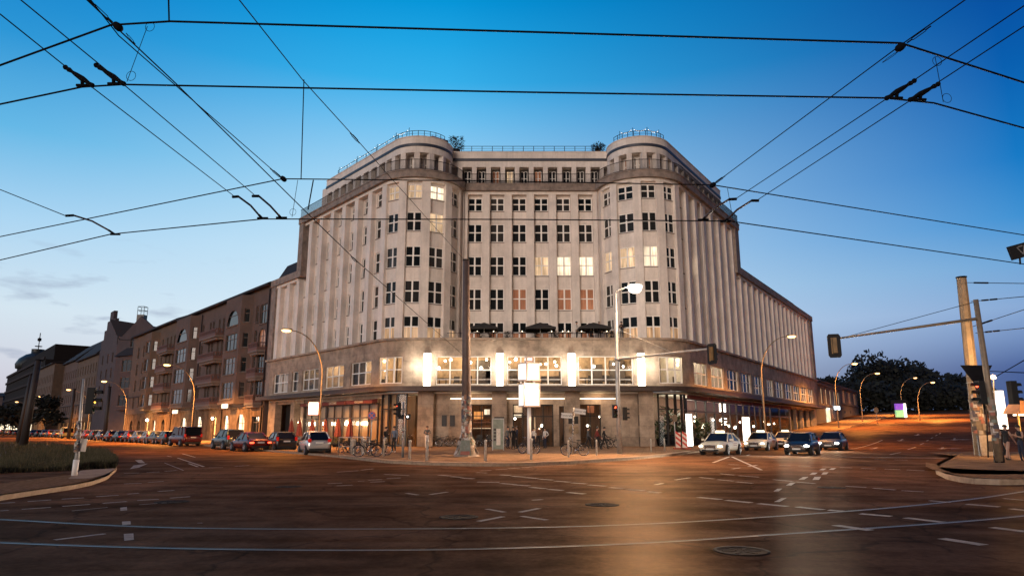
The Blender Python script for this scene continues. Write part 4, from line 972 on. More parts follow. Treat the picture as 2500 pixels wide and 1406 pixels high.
def balcony(parent, fr, a0, a1, z, dep=1.3, hh=1.0):
    c = .45; P = [(a0, 0), (a0 + c, dep), (a1 - c, dep), (a1, 0)]
    s = MB(); pl = [fr.p(a, d, 0)[:2] for a, d in P]
    s.prism(pl[::-1], z - .28, z)
    s.prism([fr.p(a + (.3 if a < (a0 + a1) / 2 else -.3), d * .8, 0)[:2] for a, d in P][::-1], z - .6, z - .28)
    o = s.build('balcony', M['trim'], parent); r = MB()
    for i in range(3):
        f2 = Fr(pl[i], pl[i + 1]); n = max(2, int(f2.L / .28))
        r.fbox(f2, 0, f2.L, -.12, 0, z, z + .38); r.fbox(f2, 0, f2.L, -.14, .02, z + hh - .14, z + hh)
        for k in range(n + 1): a = f2.L * k / n; r.fbox(f2, max(0, a - .07), min(f2.L, a + .07), -.11, -.01, z + .38, z + hh - .14)
    r.build('parapet', M['rail_red'], o)
def oriel(parent, fr, a0, a1, z0, z1, dep, floors, m_, arch_top=True, ch=.9):
    P = [fr.p(a0, 0, 0)[:2], fr.p(a0 + ch, dep, 0)[:2], fr.p(a1 - ch, dep, 0)[:2], fr.p(a1, 0, 0)[:2]]
    w = MB(); wins = []
    for i in range(3):
        f2 = Fr(P[i], P[i + 1]); hs = []
        for j, (s0, s1) in enumerate(floors):
            if i == 1: hs.append((f2.L * .14, f2.L * .86, s0, s1))
            elif f2.L > 1.2: hs.append((f2.L * .3, f2.L * .75, s0 + .2, s1 - .1))
        w.holes(f2, 0, f2.L, z0, z1, hs, 0, .22)
        for j, h in enumerate(hs):
            top = arch_top and i == 1 and j == len(hs) - 1
            if top: archfill(w, f2, h[0], h[1], h[3], 0)
            wins.append((f2, h, 3 if i == 1 and not top else 1))
    w.prism(P[::-1], z1, z1 + .15); w.prism([fr.p(a, d, 0)[:2] for a, d in ((a0 - .1, -.02), (a0 + ch - .1, dep + .12), (a1 - ch + .1, dep + .12), (a1 + .1, -.02))][::-1], z0 - .3, z0)
    o = w.build('oriel', m_, parent)
    for f2, h, n in wins: win(o, f2, *h, -.16, None, n)
def house(name, fr, L, H, hs, label, cat, mat_, zr=4.6, roof=3.0, depth=10., extra=None, eave=.7, gs=()):
    mid = fr.p(L / 2, 0, 0); root = empty(name, (mid[0], mid[1], 0), 0, label, cat)
    w = MB(); w.holes(fr, 0, L, zr, H, [h[:4] for h in hs], 0, .25)
    w.quad([fr.p(L, 0, -1), fr.p(L, -depth, -1), fr.p(L, -depth, H), fr.p(L, 0, H)]); w.quad([fr.p(0, -depth, -1), fr.p(0, 0, -1), fr.p(0, 0, H), fr.p(0, -depth, H)]); w.quad([fr.p(L, -depth, -1), fr.p(0, -depth, -1), fr.p(0, -depth, H), fr.p(L, -depth, H)])
    for h in hs:
        if len(h) > 5 and h[5] == 'arch': archfill(w, fr, h[0], h[1], h[3], 0)
    w.build('wall', mat_, root)
    g = MB(); g.holes(fr, 0, L, -1, zr, [q[:4] for q in gs], .06, .35)
    for q in gs:
        if q[5]: archfill(g, fr, q[0], q[1], q[3], .06)
    g.fbox(fr, 0, L, .06, .2, zr - .22, zr); g.build('plinth', M['rustic'], root)
    for q in gs: win(root, fr, *q[:4], -.22, q[4], 2, 'shop_window' if q[4] else 'window')
    for h in hs: win(root, fr, *h[:4], -.18, h[4] if len(h) > 4 and h[4] else None, 2 if h[1] - h[0] > .7 else 1)
    c = MB(); c.fbox(fr, -.02, L + .02, -.3, eave, H, H + .28); c.fbox(fr, 0, L, 0, .14, zr + 3.2, zr + 3.4); c.build('eave', M['roof'], root)
    if roof:
        r = MB(); z = H + .28; r.hexa([fr.p(-.05, eave, z), fr.p(L + .05, eave, z), fr.p(L + .05, -depth, z), fr.p(-.05, -depth, z), fr.p(-.05, eave - .15, z + .12), fr.p(L + .05, eave - .15, z + .12), fr.p(L + .05, -depth * .6, z + roof), fr.p(-.05, -depth * .6, z + roof)]); r.build('roof', M['roof'], root)
    if extra: extra(root, fr)
    return root
def frL(s0, s1): return Fr(P0L + dL * s1, P0L + dL * s0)      # along the street; u runs from far (s1) to near (s0)
FL = [(5.7, 8.0), (9.0, 11.3), (12.3, 14.6), (15.7, 17.9)]
S1, S0 = 68.7, 27.75
f1 = frL(S0, S1); X = lambda s: S1 - s
hs = []
for z0, z1 in FL:
    for s, w_ in ((32.4, 1.0), (43.4, 1.0), (55.2, .9)): hs.append((X(s) - w_ / 2, X(s) + w_ / 2, z0, z1))
    for s in (45.6, 47.5, 50.2, 51.6): hs.append((X(s) - .45, X(s) + .45, z0, z1))
    hs.append((X(30.2) - 1.2, X(30.2) + 1.2, z0 - .4, z1, M['litd'] if z0 > 11 and z0 < 13 else None, 'arch' if 12 < z0 < 13 else ''))
gs = [(X(31.5), X(29.0), 1.1, 3.3, None, False), (X(36.8), X(34.0), .2, 3.7, M['shoplight'], True), (X(42.2), X(40.0), .2, 3.6, M['shoplight'], True), (X(46.8), X(45.2), .1, 3.5, M['archlight'], True), (X(54.5), X(51.8), .2, 3.6, M['shoplight'], True), (X(62.5), X(59.5), .2, 3.5, M['shoplight'], True)]
def ex1(root, fr):
    oriel(root, fr, X(42.0), X(34.0), 5.3, 19.5, 1.3, FL, M['facade'])
    oriel(root, fr, X(66.5), X(57.0), 5.3, 19.5, 1.3, FL, M['facade'])
    for z in (5.2, 8.5, 11.8, 15.2): balcony(root, fr, X(53.0), X(44.6), z)
    for z in (5.0, 8.4, 11.7): balcony(root, fr, X(32.6), X(28.6), z, 1.0)
    for s in (28.1, 42.9, 55.8, 68.2):
        p = MB(); q = fr.p(X(s), .16, 0); p.tube([(q[0], q[1], .2), (q[0], q[1], 19.6)], .08, 6); p.build('drain_pipe', M['iron'], root)
    for a, z, w_ in ((38.0, 4.75, 2.2), (61.2, 4.4, 2.6)):
        b = MB(); b.fbox(fr, X(a) - w_ / 2, X(a) + w_ / 2, 1.36, 1.5, z - .28, z + .28); b.build('shop_sign', M['shoplight'], root)
    b = MB(); q = fr.p(X(46.2), .3, 3.2); b.sphere(q, .2, n=8); b.build('door_lamp', M['lampglow'], root)
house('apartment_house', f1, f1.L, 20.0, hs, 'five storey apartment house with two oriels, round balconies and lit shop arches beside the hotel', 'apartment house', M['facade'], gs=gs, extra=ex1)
q = f1.p(X(38), 3, 3.2); point('shop_light', q, 260, (1, .8, .55), .4); q = f1.p(X(46.5), 1.2, 3.0); point('door_light', q, 160, (1, .55, .2), .2)
q = f1.p(X(60), 3, 3.2); point('shop_light', q, 200, (1, .8, .55), .4)
f2 = frL(68.8, 101.5); X2 = lambda s: 101.5 - s
hs = []
for z0, z1 in FL:
    for s in (71, 73.2, 75.5, 78.5): hs.append((X2(s) - .45, X2(s) + .45, z0, z1))
    for s in (88.5, 92.0, 96.5): hs.append((X2(s) - .7, X2(s) + .7, z0, z1, M['litd'] if (s == 92 and 12 < z0 < 13) else None))
gs = [(X2(s) - 1, X2(s) + 1, .3, 3.3, M['archlight'] if s == 84 else (M['shoplight'] if s == 79 else None), True) for s in (73, 79, 84, 90, 96)]
def ex2(root, fr):
    oriel(root, fr, X2(86.8), X2(80.8), 5.3, 19.3, 1.3, FL, M['facade2'], False)
    for z in (5.2, 8.5, 11.8, 15.2): balcony(root, fr, X2(77.5), X2(70.0), z)
    b = MB(); q = fr.p(X2(83), .3, 3.3); b.sphere(q, .25, n=8); b.build('door_lamp', M['lampglow'], root)
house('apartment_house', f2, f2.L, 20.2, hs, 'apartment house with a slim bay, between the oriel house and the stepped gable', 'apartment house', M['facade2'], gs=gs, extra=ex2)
q = f2.p(X2(82), 2.2, 4.0); point('door_light', q, 500, (1, .55, .18), .3)
# gabled house
A = atY(330, 1046, 148); B = atY(283, 1046, 152); C = P0L + dL * 136.8; Bp = P0L + dL * 117.5
def gable_house():
    root = empty('gabled_house', (Bp.x, Bp.y, 0), 0, 'tall violet grey house with a stepped gable, steep dark roof and covered bay', 'house')
    fa = Fr((C.x, C.y), (Bp.x, Bp.y)); w = MB(); L = fa.L
    hs = [(L * t - .7, L * t + .7, z, z + 2.2) for t in (.25, .55, .82) for z in (6, 9.6, 13.2, 16.8)]
    w.holes(fa, 0, L, 0, 20.5, hs, 0, .3)
    for k, (a, z) in enumerate(((.04, 23.0), (.16, 25.2), (.28, 27.2), (.40, 29.3))): w.fbox(fa, L * a, L * (1 - a), -.8, 0.0 - .004 * k, 20.5 if k == 0 else (23.0, 25.2, 27.2)[k - 1], z)
    fb = Fr((Bp.x, Bp.y), (A.x + 2.5, A.y + 1)); L2 = fb.L
    h2 = [(L2 * t - .5, L2 * t + .5, 19.6, 21.6) for t in (.36, .52, .68)] + [(L2 * .9, L2 * .97, z, z + 2) for z in (6, 10, 14)]
    w.holes(fb, 0, L2, 0, 22.2, h2, 0, .3)
    w.mesh([fb.p(L2 * .1, 0, 22.2), fb.p(L2, 0, 22.2), fb.p(L2 * .52, 0, 26.4), fb.p(L2 * .1, -.4, 22.2), fb.p(L2, -.4, 22.2), fb.p(L2 * .52, -.4, 26.4)], [(0, 1, 2), (3, 5, 4), (0, 2, 5, 3), (1, 4, 5, 2)])
    w.build('wall', M['facade3'], root)
    for h in hs: win(root, fa, *h, -.2)
    for h in h2: win(root, fb, *h, -.2, None, 1)
    R0, R1 = atY(268, 779, 159), atY(404, 801, 157); E0, E1, E2, E3 = V((Bp.x + .5, Bp.y - .5, 21.5)), V((R1.x + 1.5, 149.5, 20.6)), V((R1.x, 168, 20)), V((R0.x - 1, 172, 20))
    r = MB(); r.mesh([E0, E1, E2, E3, R0, R1], [(0, 1, 5, 4), (2, 3, 4, 5), (0, 4, 3), (1, 2, 5), (0, 3, 2, 1)]); ro = r.build('roof', M['roof'], root)
    ch = MB(); q = atY(345, 790, 157.5); ch.box((q.x, q.y, q.z - .2), (.8, .8, 2.2)); ch.build('chimney', M['dark'], ro)
    cr = MB()
    for dx in (-.75, .75):
        for dy in (-.75, .75): cr.tube([(q[0] + dx, q[1] + dy, q.z + 2), (q[0] + dx, q[1] + dy, q.z + 3.9)], .06, 4)
    for z in (q.z + 3, q.z + 3.9): cr.tube([(q[0] - .75, q[1] - .75, z), (q[0] + .75, q[1] - .75, z), (q[0] + .75, q[1] + .75, z), (q[0] - .75, q[1] + .75, z), (q[0] - .75, q[1] - .75, z)], .06, 4)
    cr.build('chimney_cage', M['iron'], ro)
    oriel(root, fb, L2 * .22, L2 * .78, 6.0, 17.4, 1.6, [(6.6, 9.0), (10.4, 12.8), (14.0, 16.6)], M['facade3'], False, 1.0)
    c = MB(); c.mesh([fb.p(L2 * .12, .0, 17.4), fb.p(L2 * .2, 2.3, 17.4), fb.p(L2 * .8, 2.3, 17.4), fb.p(L2 * .9, 0, 17.4), fb.p(L2 * .3, 0, 19.3), fb.p(L2 * .35, .9, 19.3), fb.p(L2 * .65, .9, 19.3), fb.p(L2 * .7, 0, 19.3)], [(0, 1, 5, 4), (1, 2, 6, 5), (2, 3, 7, 6), (4, 5, 6, 7), (0, 3, 2, 1)]); c.build('bay_roof', M['roof'], root)
gable_house()
# farther houses
def plain_house(s0, s1, H, label, m_, roof, lit=(), wd=1.1, sp=3.2, shops=True, off=0., pitch=3.4):
    fr = Fr(P0L + dL * s1 + nL * off, P0L + dL * s0 + nL * off); hs = []; n = int(fr.L / sp)
    for r in range(int((H - 5.5) / pitch)):
        for k in range(n): a = fr.L * (k + .5) / n; hs.append((a - wd / 2, a + wd / 2, 5.6 + pitch * r, 7.8 + pitch * r, M['litd'] if (r, k) in lit else None))
    gs = [(fr.L * (k + .5) / n - sp * .36, fr.L * (k + .5) / n + sp * .36, .4, 3.4, M['shoplight'] if shops and k % 3 != 1 else (M['archlight'] if k % 2 else None), False) for k in range(n)]
    return house('apartment_house', fr, fr.L, H, hs, label, 'apartment house', m_, roof=roof, gs=gs)
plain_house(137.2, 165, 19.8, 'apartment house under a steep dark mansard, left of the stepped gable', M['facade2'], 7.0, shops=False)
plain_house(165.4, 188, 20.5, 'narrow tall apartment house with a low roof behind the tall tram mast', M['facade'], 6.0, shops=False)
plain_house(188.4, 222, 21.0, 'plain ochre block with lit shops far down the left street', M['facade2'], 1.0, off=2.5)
def modern():
    fr = Fr(P0L + dL * 345 + nL * 1, P0L + dL * 223 + nL * 1); L = fr.L
    root = empty('office_building', fr.p(L / 2, 0, 0), 0, 'long dark office building with pale floor bands and a glass crown at the far left', 'office building')
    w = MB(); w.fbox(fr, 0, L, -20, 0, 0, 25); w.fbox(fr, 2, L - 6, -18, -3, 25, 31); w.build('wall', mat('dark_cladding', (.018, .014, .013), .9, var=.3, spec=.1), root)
    for z in (9.5, 13.6, 17.7, 21.8, 25):
        b = MB(); b.fbox(fr, 0, L, 0, .5, z, z + .9); b.build('floor_band', mat('band_grey', (.035, .027, .027), .9, var=.2, spec=.1), root)
    for k in range(14):
        p = MB(); p.fbox(fr, L * (k + .2) / 14, L * (k + .75) / 14, .02, .06, .4, 3.6); p.build('shop_window', M['shoplight'], root)
    g = MB(); q = fr.p(14, -9, 0); g.lathe((q[0], q[1], 25.0), [(8, 4), (8.3, 6), (7, 8.5), (4.5, 10.5), (2.6, 11.2), (2.6, 13), (2.7, 13.2), (.1, 13.3)], 16); co = g.build('glass_crown', mat('crown_glass', (.02, .024, .024), .5, 0, var=.5, scale=.5), root)
    g = MB(); g.tube([(q[0], q[1], 38), (q[0], q[1], 46)], .2, 5); g.lathe((q[0], q[1], 39.5), [(1.5, 0), (1.5, .3)], 10); g.lathe((q[0], q[1], 42), [(.2, 0), (.8, .3), (.8, 1.4), (.2, 1.7)], 8); g.build('mast', M['iron'], co)
modern()
fr = Fr((-330, 330), (-250, 342)); house('apartment_house', fr, fr.L, 17, [(4 + 5 * k - .8, 4 + 5 * k + .8, z, z + 2.2) for k in range(15) for z in (6, 9.5, 13)], 'long low block closing the far left end of the street', 'apartment house', M['facade3'], roof=2, gs=[(3 + 8 * k, 8 + 8 * k, .3, 3.5, M['shoplight'], False) for k in range(9)])
# ================================================================ PAVILIONS ON THE UPHILL STREET
def pavilion(s0, s1, zb, H, label, n, off=-1.5):
    fr = Fr(P0R + dR * s0 + nR * off, P0R + dR * s1 + nR * off, zb); L = fr.L; mid = fr.p(L / 2, 0, 0)
    root = empty('pavilion', mid, 0, label, 'pavilion'); w = MB()
    hs = [(L * (k + .22) / n, L * (k + .78) / n, 4.2, 7.2) for k in range(n)]
    lo = [(L * .62, L * .72, 1.6, 3.6)] if n > 4 else [(L * (k + .3) / n, L * (k + .5) / n, 1.7, 2.5) for k in range(n)]
    w.holes(fr, 0, L, -2, H, hs + lo, 0, .4); w.quad([fr.p(L, 0, -2), fr.p(L, -12, -2), fr.p(L, -12, H), fr.p(L, 0, H)]); w.quad([fr.p(0, -12, -2), fr.p(0, 0, -2), fr.p(0, 0, H), fr.p(0, -12, H)]); w.quad([fr.p(0, 0, H), fr.p(L, 0, H), fr.p(L, -12, H), fr.p(0, -12, H)])
    w.fbox(fr, 0, L, 0, .35, 7.7, 8.0); w.fbox(fr, 0, L, 0, .25, 3.7, 3.95); w.fbox(fr, -.05, L + .05, -.3, .3, H, H + .2)
    w.build('wall', M['facade3'], root)
    for h in hs: win(root, fr, *h, -.3, M['lit'] if n > 4 else M['litd'], 3)
    for h in lo: win(root, fr, *h, -.3, M['litb'] if n <= 4 else M['litd'], 1)
    if n > 4:
        b = MB(); b.fbox(fr, L * .42, L * .54, .05, .15, .3, 3.5); b.build('poster_case', litmat('poster_case_light', (.9, 1, .75), .9, .2), root)
        b = MB(); b.fbox(fr, L * .66, L * .74, .3, 1.0, 3.3, 4.0); b.build('box_sign', mat('box_sign_light', (.8, .9, 1), emit=(.75, .92, 1), es=4, var=0), root)
pavilion(67.5, 103, 2.3, 8.4, 'low pale pavilion with a row of tall lit windows beyond the hotel', 7)
pavilion(105, 142, 3.6, 7.4, 'second low pavilion with dim curtained windows farther up the street', 4, -3)
# ================================================================ TREES
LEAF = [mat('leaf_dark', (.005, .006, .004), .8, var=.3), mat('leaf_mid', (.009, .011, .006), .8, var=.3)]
BARK = mat('bark', (.05, .04, .03), .9, var=.3)
def tree(name, x, y, z, h, rx, seed, label, group=None, n=2600, leaf=.55, trunk=.3, rz=None, squash=.42):
    r = random.Random(seed); root = empty(name, (x, y, z), 0, label, 'tree', group)
    t = MB(); rad = h * .022 * (trunk / .3)
    t.tube([(x, y, z - .3), (x + .1, y, z + h * .25), (x - .1, y + .1, z + h * .55)], [rad, rad * .8, rad * .45], 7)
    lobes = []
    for k in range(16):
        a = r.random() * 6.28; e = r.random(); q = rx * (.25 + .62 * r.random()) * (1 - .5 * e); zz = z + h * (trunk + (1 - trunk) * (.12 + .74 * e))
        c = V((x + q * math.cos(a), y + q * math.sin(a), zz)); lobes.append((c, rx * (.28 + .22 * r.random()) * (1 - .25 * e)))
        t.tube([(x, y, z + h * (.2 + .25 * e)), tuple(V((x, y, zz - h * .12)).lerp(c, .5)), tuple(c)], [rad * .5, rad * .28, rad * .08], 5)
    t.build('trunk', BARK, root); cm = MB()
    for _ in range(n):
        c, R_ = lobes[r.randrange(16)]
        d = V((r.gauss(0, 1), r.gauss(0, 1), r.gauss(0, 1))).normalized() * R_ * (r.random() ** .4) * (1 + .25 * r.random()); d.z *= .8
        p = c + d; u = V((r.gauss(0, 1), r.gauss(0, 1), r.gauss(0, 1))).normalized(); v = u.orthogonal().normalized(); s = leaf * (.5 + r.random())
        cm.quad([p - u * s * .5 - v * s * .3, p + u * s * .1 - v * s * .45, p + u * s * .5 + v * s * .1, p - u * s * .05 + v * s * .42], 0 if r.random() < .6 else 1)
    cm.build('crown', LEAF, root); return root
for k, (px, py, d, h, w_) in enumerate(((2010, 905, 230, 13, 6), (2090, 915, 215, 16, 8), (2160, 862, 215, 22, 10), (2215, 880, 225, 20, 9), (2265, 905, 220, 17, 9), (2325, 900, 240, 18, 9), (2365, 925, 235, 15, 8), (2120, 935, 205, 12, 8), (2240, 930, 205, 12, 8), (2300, 945, 210, 11, 8), (2040, 960, 200, 10, 7), (2400, 960, 240, 11, 7))):
    p = onY(px, d); top = atY(px, py, d).z
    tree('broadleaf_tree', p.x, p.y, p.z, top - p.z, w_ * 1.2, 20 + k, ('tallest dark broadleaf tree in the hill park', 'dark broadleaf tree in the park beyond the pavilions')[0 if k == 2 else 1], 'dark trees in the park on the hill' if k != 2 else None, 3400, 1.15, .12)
for k, (px, py, d, w_) in enumerate(((110, 965, 175, 4.6), (45, 985, 190, 4.5), (10, 990, 200, 5))):
    p = onY(px, d); top = atY(px, py, d).z
    tree('street_tree', p.x, p.y, 0, top, w_, 50 + k, ('small street tree just right of the twin tram masts', 'low street tree by the lit shops at the far left', 'street tree cut by the left picture edge')[k], None, 900, .7, .3)
# ================================================================ LAMPS, MASTS, WIRES, SIGNS
SOD = (1, .42, .10)
M['sodium'] = mat('sodium_lamp', (1, 1, 1), emit=(1, .52, .16), es=5, var=0)
M['whitelamp'] = mat('white_lamp', (1, 1, 1), emit=(1, .88, .70), es=260, var=0)
def street_lamp(base, headp, label, power=2600, group=None):
    """curved pole with a slim lamp head over the road"""
    root = empty('street_lamp', base, 0, label, 'street lamp', group); b = V(base); h = V(headp)
    hz = V((h.x - b.x, h.y - b.y, 0)); R = hz.length; u = hz.normalized(); top = h.z - R * .55
    P = [b, b + V((0, 0, 1.2)), V((b.x, b.y, max(top - 2.2, b.z + 2)))]
    for k in range(1, 11):
        t = k / 10 * math.pi / 2; P.append(V((b.x, b.y, top - 2.2)) + u * R * .94 * (1 - math.cos(t)) + V((0, 0, (h.z - top + 2.2) * math.sin(t))))
    m = MB(); m.tube(P, [.11, .10, .075] + [.06 - .002 * k for k in range(10)], 8); m.build('pole', M['pole'], root)
    hd = MB(); q = P[-1]; n = V((-u.y, u.x, 0))
    def bx(c, l, w, hh): hd.hexa([c - u * l - n * w, c + u * l - n * w * .6, c + u * l + n * w * .6, c - u * l + n * w, c - u * l * .9 - n * w * .7 + V((0, 0, hh)), c + u * l * .9 - n * w * .4 + V((0, 0, hh)), c + u * l * .9 + n * w * .4 + V((0, 0, hh)), c - u * l * .9 + n * w * .7 + V((0, 0, hh))])
    bx(q + u * .35, .45, .17, .16); ho = hd.build('lamp_head', M['pole'], root)
    g = MB(); c = q + u * .40; g.lathe((0, 0, 0), [(.02, -.20), (.12, -.18), (.19, -.10), (.21, 0), (.18, .04)], 12); a_ = math.atan2(u.y, u.x)
    g.v = [(c.x + x * 2.0 * math.cos(a_) - y * math.sin(a_), c.y + x * 2.0 * math.sin(a_) + y * math.cos(a_), c.z + z) for x, y, z in g.v]; g.build('diffuser', M['sodium'], ho)
    point('street_light', (c.x, c.y, c.z - .35), power, SOD, .25, math.radians(155))
    return root
def wallline(side, off, px):
    p0, n, d = (P0L, nL, dL) if side == 'L' else (P0R, nR, dR); o = p0 + n * off; r = (px - CX) / 1714.5
    t = (r * o.y - o.x) / (d.x - r * d.y); return o + d * t
for (pb, ph, y, d, lab, pw) in ((780, 690, 812, None, 'nearest curved street lamp, in front of the restaurant shopfront', 16000), (468, 397, 893, None, 'curved street lamp in front of the apartment house with oriels', 42000), (303, 244, 932, None, 'curved street lamp before the stepped gable house', 42000), (214, 158, 952, None, 'curved street lamp half hidden behind the near traffic light mast', 42000), (110, 90, 968, None, 'small distant lamp beside the tram masts', 12000), (66, 34, 981, None, 'distant street lamp at the far left', 14000)):
    p = wallline('L', 6.5, pb); d = p.y; z = atY(ph, y, d).z
    hx = (ph - CX) / 1714.5 * (d - 1.5)
    street_lamp((p.x, p.y, 0), (hx, d - 1.5, z), lab, pw)
for (pb, ph, y, off, lab, pw) in ((1868, 1945, 824, 5.0, 'curved street lamp rising from the pavement behind the waiting taxis', 15000), (2048, 2098, 889, 5.0, 'curved street lamp in front of the first pavilion', 26000), (2108, 2153, 912, 5.0, 'curved street lamp in front of the second pavilion', 30000)):
    p = wallline('R', off, pb); z = atY(ph, y, p.y).z
    street_lamp((p.x, p.y, gz(p.x, p.y)), ((ph - CX) / 1714.5 * (p.y - 1), p.y - 1, z), lab, pw)
for (pb, ph, y, d, lab) in ((2208, 2247, 922, 165, 'street lamp against the dark trees, with the smaller arm'), (2248, 2288, 933, 135, 'street lamp at the top of the road near the park')):
    p = onY(pb, d); z = atY(ph, y, d).z; street_lamp(p, ((ph - CX) / 1714.5 * d, d, z), lab, 40000)
# tall white lamp with the traffic-light arm
def tallpole():
    b = G(1513, 1112, UP); Y = b.y; tp = atY(1503, 713, Y); root = empty('lamp_mast', b, 0, 'tall galvanised lamp mast with blazing white lamp and a long traffic light arm', 'lamp mast')
    m = MB(); m.tube([b, b + V((0, 0, 3.2)), tp], [.17, .15, .075], 10); m.build('pole', M['galv'], root)
    h = atY(1550, 700, Y - .6); a = MB(); a.tube([tp, tp + V((.1, 0, .12)), h + V((-.35, 0, .05))], .05, 6); a.build('lamp_arm', M['galv'], root)
    hd = MB(); hd.box((h.x, h.y, h.z + .1), (.5, .2, .07)); ho = hd.build('lamp_head', M['galv'], root)
    g = MB(); g.lathe((h.x, h.y, h.z - .02), [(.02, -.42), (.26, -.38), (.44, -.2), (.48, 0), (.38, .08)], 12); g.build('diffuser', M['whitelamp'], ho)
    point('street_light', (h.x, h.y, h.z - .45), 2600, (1, .72, .46), .3)
    fl = point('street_light', (h.x, h.y - .1, h.z - .45), 40000, (1, .58, .28), .3, math.radians(150)); fl.data.spot_blend = 1.0; fl.rotation_euler = V((9, 20, 11.5)).to_track_quat('Z', 'Y').to_euler()
    s = atY(1508, 877, Y); e = atY(1738, 850, Y - 5.5)
    ar_ = MB(); ar_.tube([s, e], [.085, .06], 8); ar_.tube([s + V((0, 0, -.12)), s + V((0, 0, .12))], .22, 8); ao = ar_.build('signal_arm', M['galv'], root)
    st_ = MB(); p = atY(1507, 803, Y); q = s.lerp(e, .62); st_.tube([p, q], .02, 5); st_.build('stay_rod', M['galv'], ao)
    return b, s, e
LB, ARM_S, ARM_E = tallpole()
def signal(c, rz, label, name='traffic_light', back=False, lit=None, three=True, board=True, scale=1.):
    """three-lamp signal head; local +X is the way it faces"""
    root = empty(name, (0, 0, 0), 0, label, 'traffic light')
    k = scale; h = MB(); h.box((0, 0, 0), (.13 * k, .15 * k, .48 * k)); h.build('housing', M['black'], root, .02)
    if board:
        b = MB(); P = [(y, z) for y, z in ((-.32, -.5), (-.24, -.62), (.24, -.62), (.32, -.5), (.32, .5), (.24, .62), (-.24, .62), (-.32, .5))]
        b.mesh([(-.12 * k, y * k, z * k) for y, z in P] + [(-.09 * k, y * k, z * k) for y, z in P], [tuple(range(8)), tuple(range(15, 7, -1))] + [(i, (i + 1) % 8, 8 + (i + 1) % 8, 8 + i) for i in range(8)])
        b.build('backboard', M['black'], root)
        b = MB(); b.box((-.165 * k, -.02, .02), (.045 * k, .10 * k, .40 * k)); b.box((-.15 * k, .13 * k, .0), (.02, .03, .42 * k)); b.build('rear_cover', mat('sodium_lit_rear', (.22, .12, .03), .5, var=.3, scale=4), root)  # amber colour holds the sodium light falling on the cover
    for i, (z, col) in enumerate(((.30, (1, .08, .03)), (0, (1, .5, .05)), (-.30, (.1, 1, .5)))):
        l = MB(); l.lathe((0, 0, 0), [(.005, .02), (.09 * k, .0), (.095 * k, -.03)], 10)
        l.v = [(.14 * k + p[2], p[0], z * k + p[1]) for p in l.v]
        lm = mat('signal_on', col, emit=col, es=6, var=0) if lit == i else mat('signal_off', tuple(q * .05 for q in col), .2, var=0)
        l.build('lens', lm, root)
        v = MB(); P = [V((.13 * k, .10 * k * math.cos(t), z * k + .10 * k * math.sin(t))) for t in [math.radians(-20 + 220 * j / 10) for j in range(11)]]
        for j in range(10): a, b_ = P[j], P[j + 1]; v.quad([a, b_, b_ + V((.22 * k, 0, 0)), a + V((.22 * k, 0, 0))])
        v.build('visor', M['black'], root)
    root.location = c; root.rotation_euler = (0, 0, rz); return root
signal(ARM_E + V((.05, 0, -.35)), math.radians(42), 'traffic light hanging from the long arm of the lamp mast, seen from behind', lit=0)
b = LB
signal(V((b.x - .28, b.y - .15, b.z + 2.75)), math.radians(-75), 'red traffic light strapped to the left side of the lamp mast', lit=0, board=False, scale=.9)
signal(V((b.x + .42, b.y - .1, b.z + 2.6)), math.radians(20), 'unlit traffic light turned away on the right side of the lamp mast', board=False, scale=.9)
def box_thing(name, label, cat, c, h, m_, rz=0., extra=None, bevel=.01):
    o = MB(); o.box((0, 0, 0), h); ob = o.build(name, m_, None, bevel); ob.location = c; ob.rotation_euler = (0, 0, rz); tag(ob, label, cat); return ob
# right pair of poles
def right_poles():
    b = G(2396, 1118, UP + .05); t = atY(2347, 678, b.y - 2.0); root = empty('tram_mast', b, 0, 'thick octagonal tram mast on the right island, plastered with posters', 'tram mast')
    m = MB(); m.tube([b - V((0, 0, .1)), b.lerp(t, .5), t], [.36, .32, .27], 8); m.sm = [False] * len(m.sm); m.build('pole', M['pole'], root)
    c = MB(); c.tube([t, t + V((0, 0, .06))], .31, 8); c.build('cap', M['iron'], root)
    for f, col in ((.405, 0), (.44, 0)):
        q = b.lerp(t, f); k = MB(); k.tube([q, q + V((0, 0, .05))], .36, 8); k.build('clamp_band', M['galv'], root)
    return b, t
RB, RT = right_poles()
def thin_pole():
    b = G(2442, 1138, UP + .05); t = atY(2382, 731, b.y - 1.2); root = empty('signal_mast', b, 0, 'round leaning signal mast beside the thick poster mast, with a long arm', 'signal mast')
    m = MB(); m.tube([b - V((0, 0, .1)), b.lerp(t, .35), t], [.19, .15, .11], 10); m.build('pole', M['pole'], root)
    f = MB(); f.tube([b, b + V((0, 0, .5))], .215, 10); f.build('base_sleeve', M['iron'], root)
    s = atY(2385, 778, t.y + .1); e = atY(2046, 826, t.y + 3.5); a = MB(); a.tube([s, e], [.075, .05], 8); ao = a.build('signal_arm', M['pole'], root)
    w = MB(); w.tube([atY(2380, 737, t.y), s.lerp(e, .96)], .014, 4); w.build('stay_wire', M['wire'], ao)
    return b, t, e
TB, TT, TE = thin_pole()
signal(TE + V((-.25, 0, -.4)), math.radians(75), 'traffic light at the end of the right hand arm, backboard towards us')
for px, lab, rz in ((2392, 'traffic light facing left on the right masts, with a red lamp', 180), (2470, 'traffic light facing right on the right masts', 0)):
    c = atY(px if px > 2400 else 2398, 958, TB.y - .35); signal(c + V((.05 if px > 2400 else -.05, 0, 0)), math.radians(rz), lab, lit=0 if px < 2400 else None, board=False, scale=1.15)
tri = MB(); c = atY(2388, 905, TB.y + 1.0)
